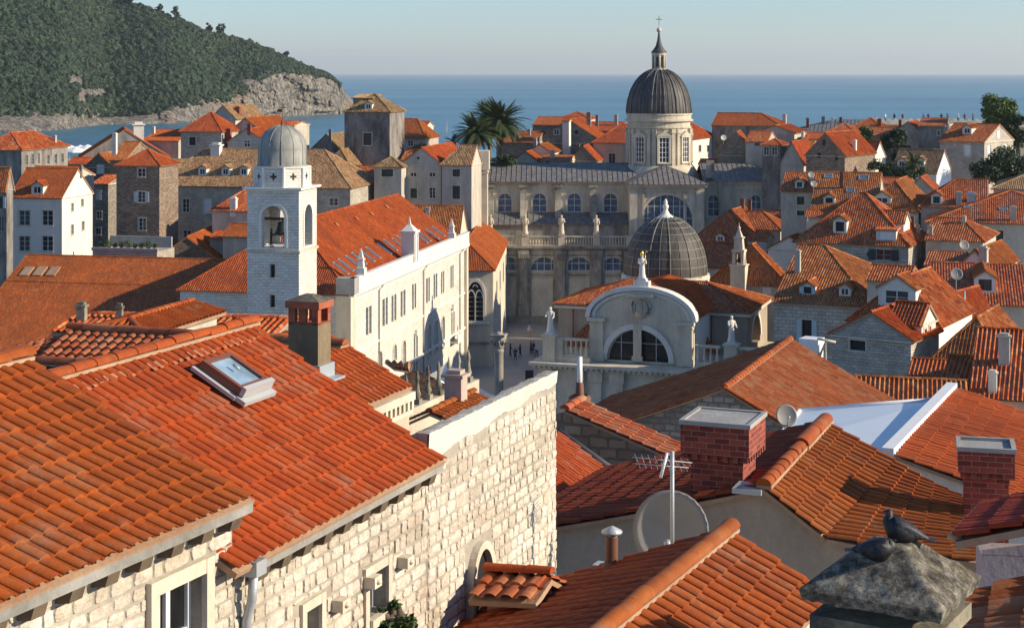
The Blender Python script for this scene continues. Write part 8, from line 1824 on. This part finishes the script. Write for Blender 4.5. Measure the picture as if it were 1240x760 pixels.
# ------------------------------------------------------------------ pigeons
def loft(q, secs, m=0, k=16):
    """secs: (centre, up vector radius, side radius, axis)"""
    vs = []
    for i, (c, ru, rs, sidev, upv) in enumerate(secs):
        for j in range(k): t = 2*math.pi*j/k; vs.append(V(c)+V(sidev)*(math.cos(t)*rs)+V(upv)*(math.sin(t)*ru))
    q.add(vs, [(i*k+j, i*k+(j+1) % k, (i+1)*k+(j+1) % k, (i+1)*k+j) for i in range(len(secs)-1) for j in range(k)]+[tuple(range(k))[::-1], tuple((len(secs)-1)*k+j for j in range(k))], m, None, True)
def pigeon(label, foot, d, pitch, s=1.0, head='up', roll=0, leg=.095):
    """d: horizontal heading tail to breast; foot: point on the stone below the belly"""
    foot = V(foot); d = V(d).normalized(); side = V((-d.y, d.x, 0)); T = thing('pigeon', label, 'bird', foot, 'pigeons on the chimney')
    ca, sa = math.cos(pitch), math.sin(pitch); ax = d*ca+UP*sa; up = UP*ca-d*sa; c0 = foot+UP*leg*s
    B = lambda x, z: c0+ax*x*s+up*z*s
    q = MB(); S = [(-.115, .012, .014, .018), (-.09, .006, .030, .034), (-.05, 0, .047, .052), (-.01, -.004, .060, .063), (.03, -.003, .066, .067), (.065, .003, .060, .061), (.092, .014, .046, .047)]
    secs = [(B(x, z), ru*s*1.22, rs*s*1.15, side, up) for x, z, ru, rs in S]
    if head == 'hunch': hp = [(.100, .034, .040, .040), (.104, .052, .031, .031), (.108, .068, .0255, .025), (.113, .083, .0245, .0225), (.120, .093, .018, .017), (.126, .098, .007, .007)]
    elif head == 'up': hp = [(.108, .038, .034, .034), (.112, .062, .025, .025), (.116, .084, .022, .021), (.122, .102, .0235, .0215), (.130, .115, .018, .017), (.136, .121, .007, .007)]
    else: hp = [(.102, .028, .040, .040), (.104, .044, .034, .033), (.102, .058, .027, .026), (.098, .068, .018, .018), (.094, .073, .007, .007)]
    for x, z, ru, rs in hp: secs.append((B(x, z), ru*s, rs*s, side, (up*.35-ax*.94).normalized() if head == 'tuck' or z < (.09 if head == 'up' else .07) else (up*.7-ax*.7).normalized()))
    loft(q, secs); q.build('body', 'pigeon_dark', T)
    hx, hz = (.128, .104) if head == 'up' else (.116, .082) if head == 'hunch' else (.108, .056)
    q = MB(); b0 = B(hx+.016, hz+.002); loft(q, [(b0, .0065*s, .006*s, side, up), (b0+ax*.012*s-up*.003*s, .005*s, .004*s, side, up), (b0+ax*.018*s-up*.006*s, .0015*s, .0015*s, side, up)], k=8); q.build('beak', 'bronze', T)
    for sg in (-1, 1):
        q = MB(); q.lathe(B(hx+.006, hz+.004)+side*sg*.0195*s-UP*.004*s, [(.0005, 0), (.0022*s, .0012*s), (.0022*s, .0034*s), (.0005, .0046*s)], 8); q.build('eye', 'flag_red', T)
        q = MB(); W = []                               # folded wing with the tip crossing over the tail
        for i in range(9):
            t = i/8; x = .075-.235*t; hh = .048*math.sin(math.pi*min(1, t*.9+.12))**.8*(1-.55*t)+.003; off = .060*math.sin(math.pi*min(.92, t*.6+.28))*(1-.70*t**1.6)+.006; z = .022*(1-t)+.010*t; W.append((B(x, z)+side*sg*off*s, hh*s, .010*s, side, up))
        loft(q, W, k=10); q.build('wing', 'pigeon_grey', T)
        q = MB()
        for (xa, xb_) in ((-.012, -.030), (-.045, -.062)):
            pass
        lg = foot+side*sg*.022*s+d*.012*s; q.tube([lg+UP*.05*s, lg+UP*.004], .004*s, 6)
        for a in (-.6, 0, .6, 3.14): q.tube([lg+UP*.004, lg+(d*math.cos(a)+side*math.sin(a))*.026*s+UP*.003], [.0035*s, .002*s], 5)
        q.build('leg', 'flag_red', T)
    q = MB()
    for i in range(7):
        a = (i-3)*.075; dr = (-ax*math.cos(a)+side*math.sin(a)); p0 = B(-.085, .008)+side*(i-3)*.005*s; q.obox(p0-side*.008*s-up*.002*i*.3*s, dr*.115*s, side*.016*s, up*.003*s)
    q.build('tail', 'pigeon_dark', T)
for nm, A in (('pigeon_dark', ((.005, .005, .007), (.010, .010, .014), (.022, .023, .03))), ('pigeon_grey', ((.007, .007, .009), (.015, .015, .02), (.06, .064, .075)))):
    m, nt, b = nodes(nm); L(nt, ramp(nt, noise(nt, 34, 4, .6), [(.35, A[0]), (.5, A[1]), (.68, A[2])]), b.inputs['Base Color']); b.inputs['Roughness'].default_value = .5; bump(nt, noise(nt, 140, 3), b, .003)
capz = lambda s, t: 34.86+.25*min(1, min(s, 1-s)/.36, min(t, 1-t)/.38)
pigeon('dark pigeon huddled with its head tucked in, tail toward the left', PP(.40, .24, capz(.45, .28)-.005), V((.98, -.2, 0)), .10, .92, 'tuck', leg=.066)
pigeon('dark pigeon standing behind with its head raised, tail pointing lower right', PP(.50, .46, capz(.5, .5)-.01), V((-.96, .1, 0)), .30, 1.02, 'hunch', leg=.070)
# ------------------------------------------------------------------ haze
hz = MB(); R_ = 41000; hz.obox(V((-R_, -R_, -30)), V((2*R_, 0, 0)), V((0, 2*R_, 0)), UP*420)
hm = bpy.data.materials.new('haze_air'); hm.use_nodes = True; ntz = hm.node_tree; ntz.nodes.clear(); ou = ntz.nodes.new('ShaderNodeOutputMaterial'); pv = ntz.nodes.new('ShaderNodeVolumePrincipled')
pv.inputs['Color'].default_value = (.90, .97, 1, 1); pv.inputs['Density'].default_value = 5e-5; pv.inputs['Anisotropy'].default_value = .2; ntz.links.new(pv.outputs[0], ou.inputs['Volume']); MAT['haze_air'] = hm
kind(hz.build('haze', 'haze_air', loc=(0, 0, -30)), 'stuff')
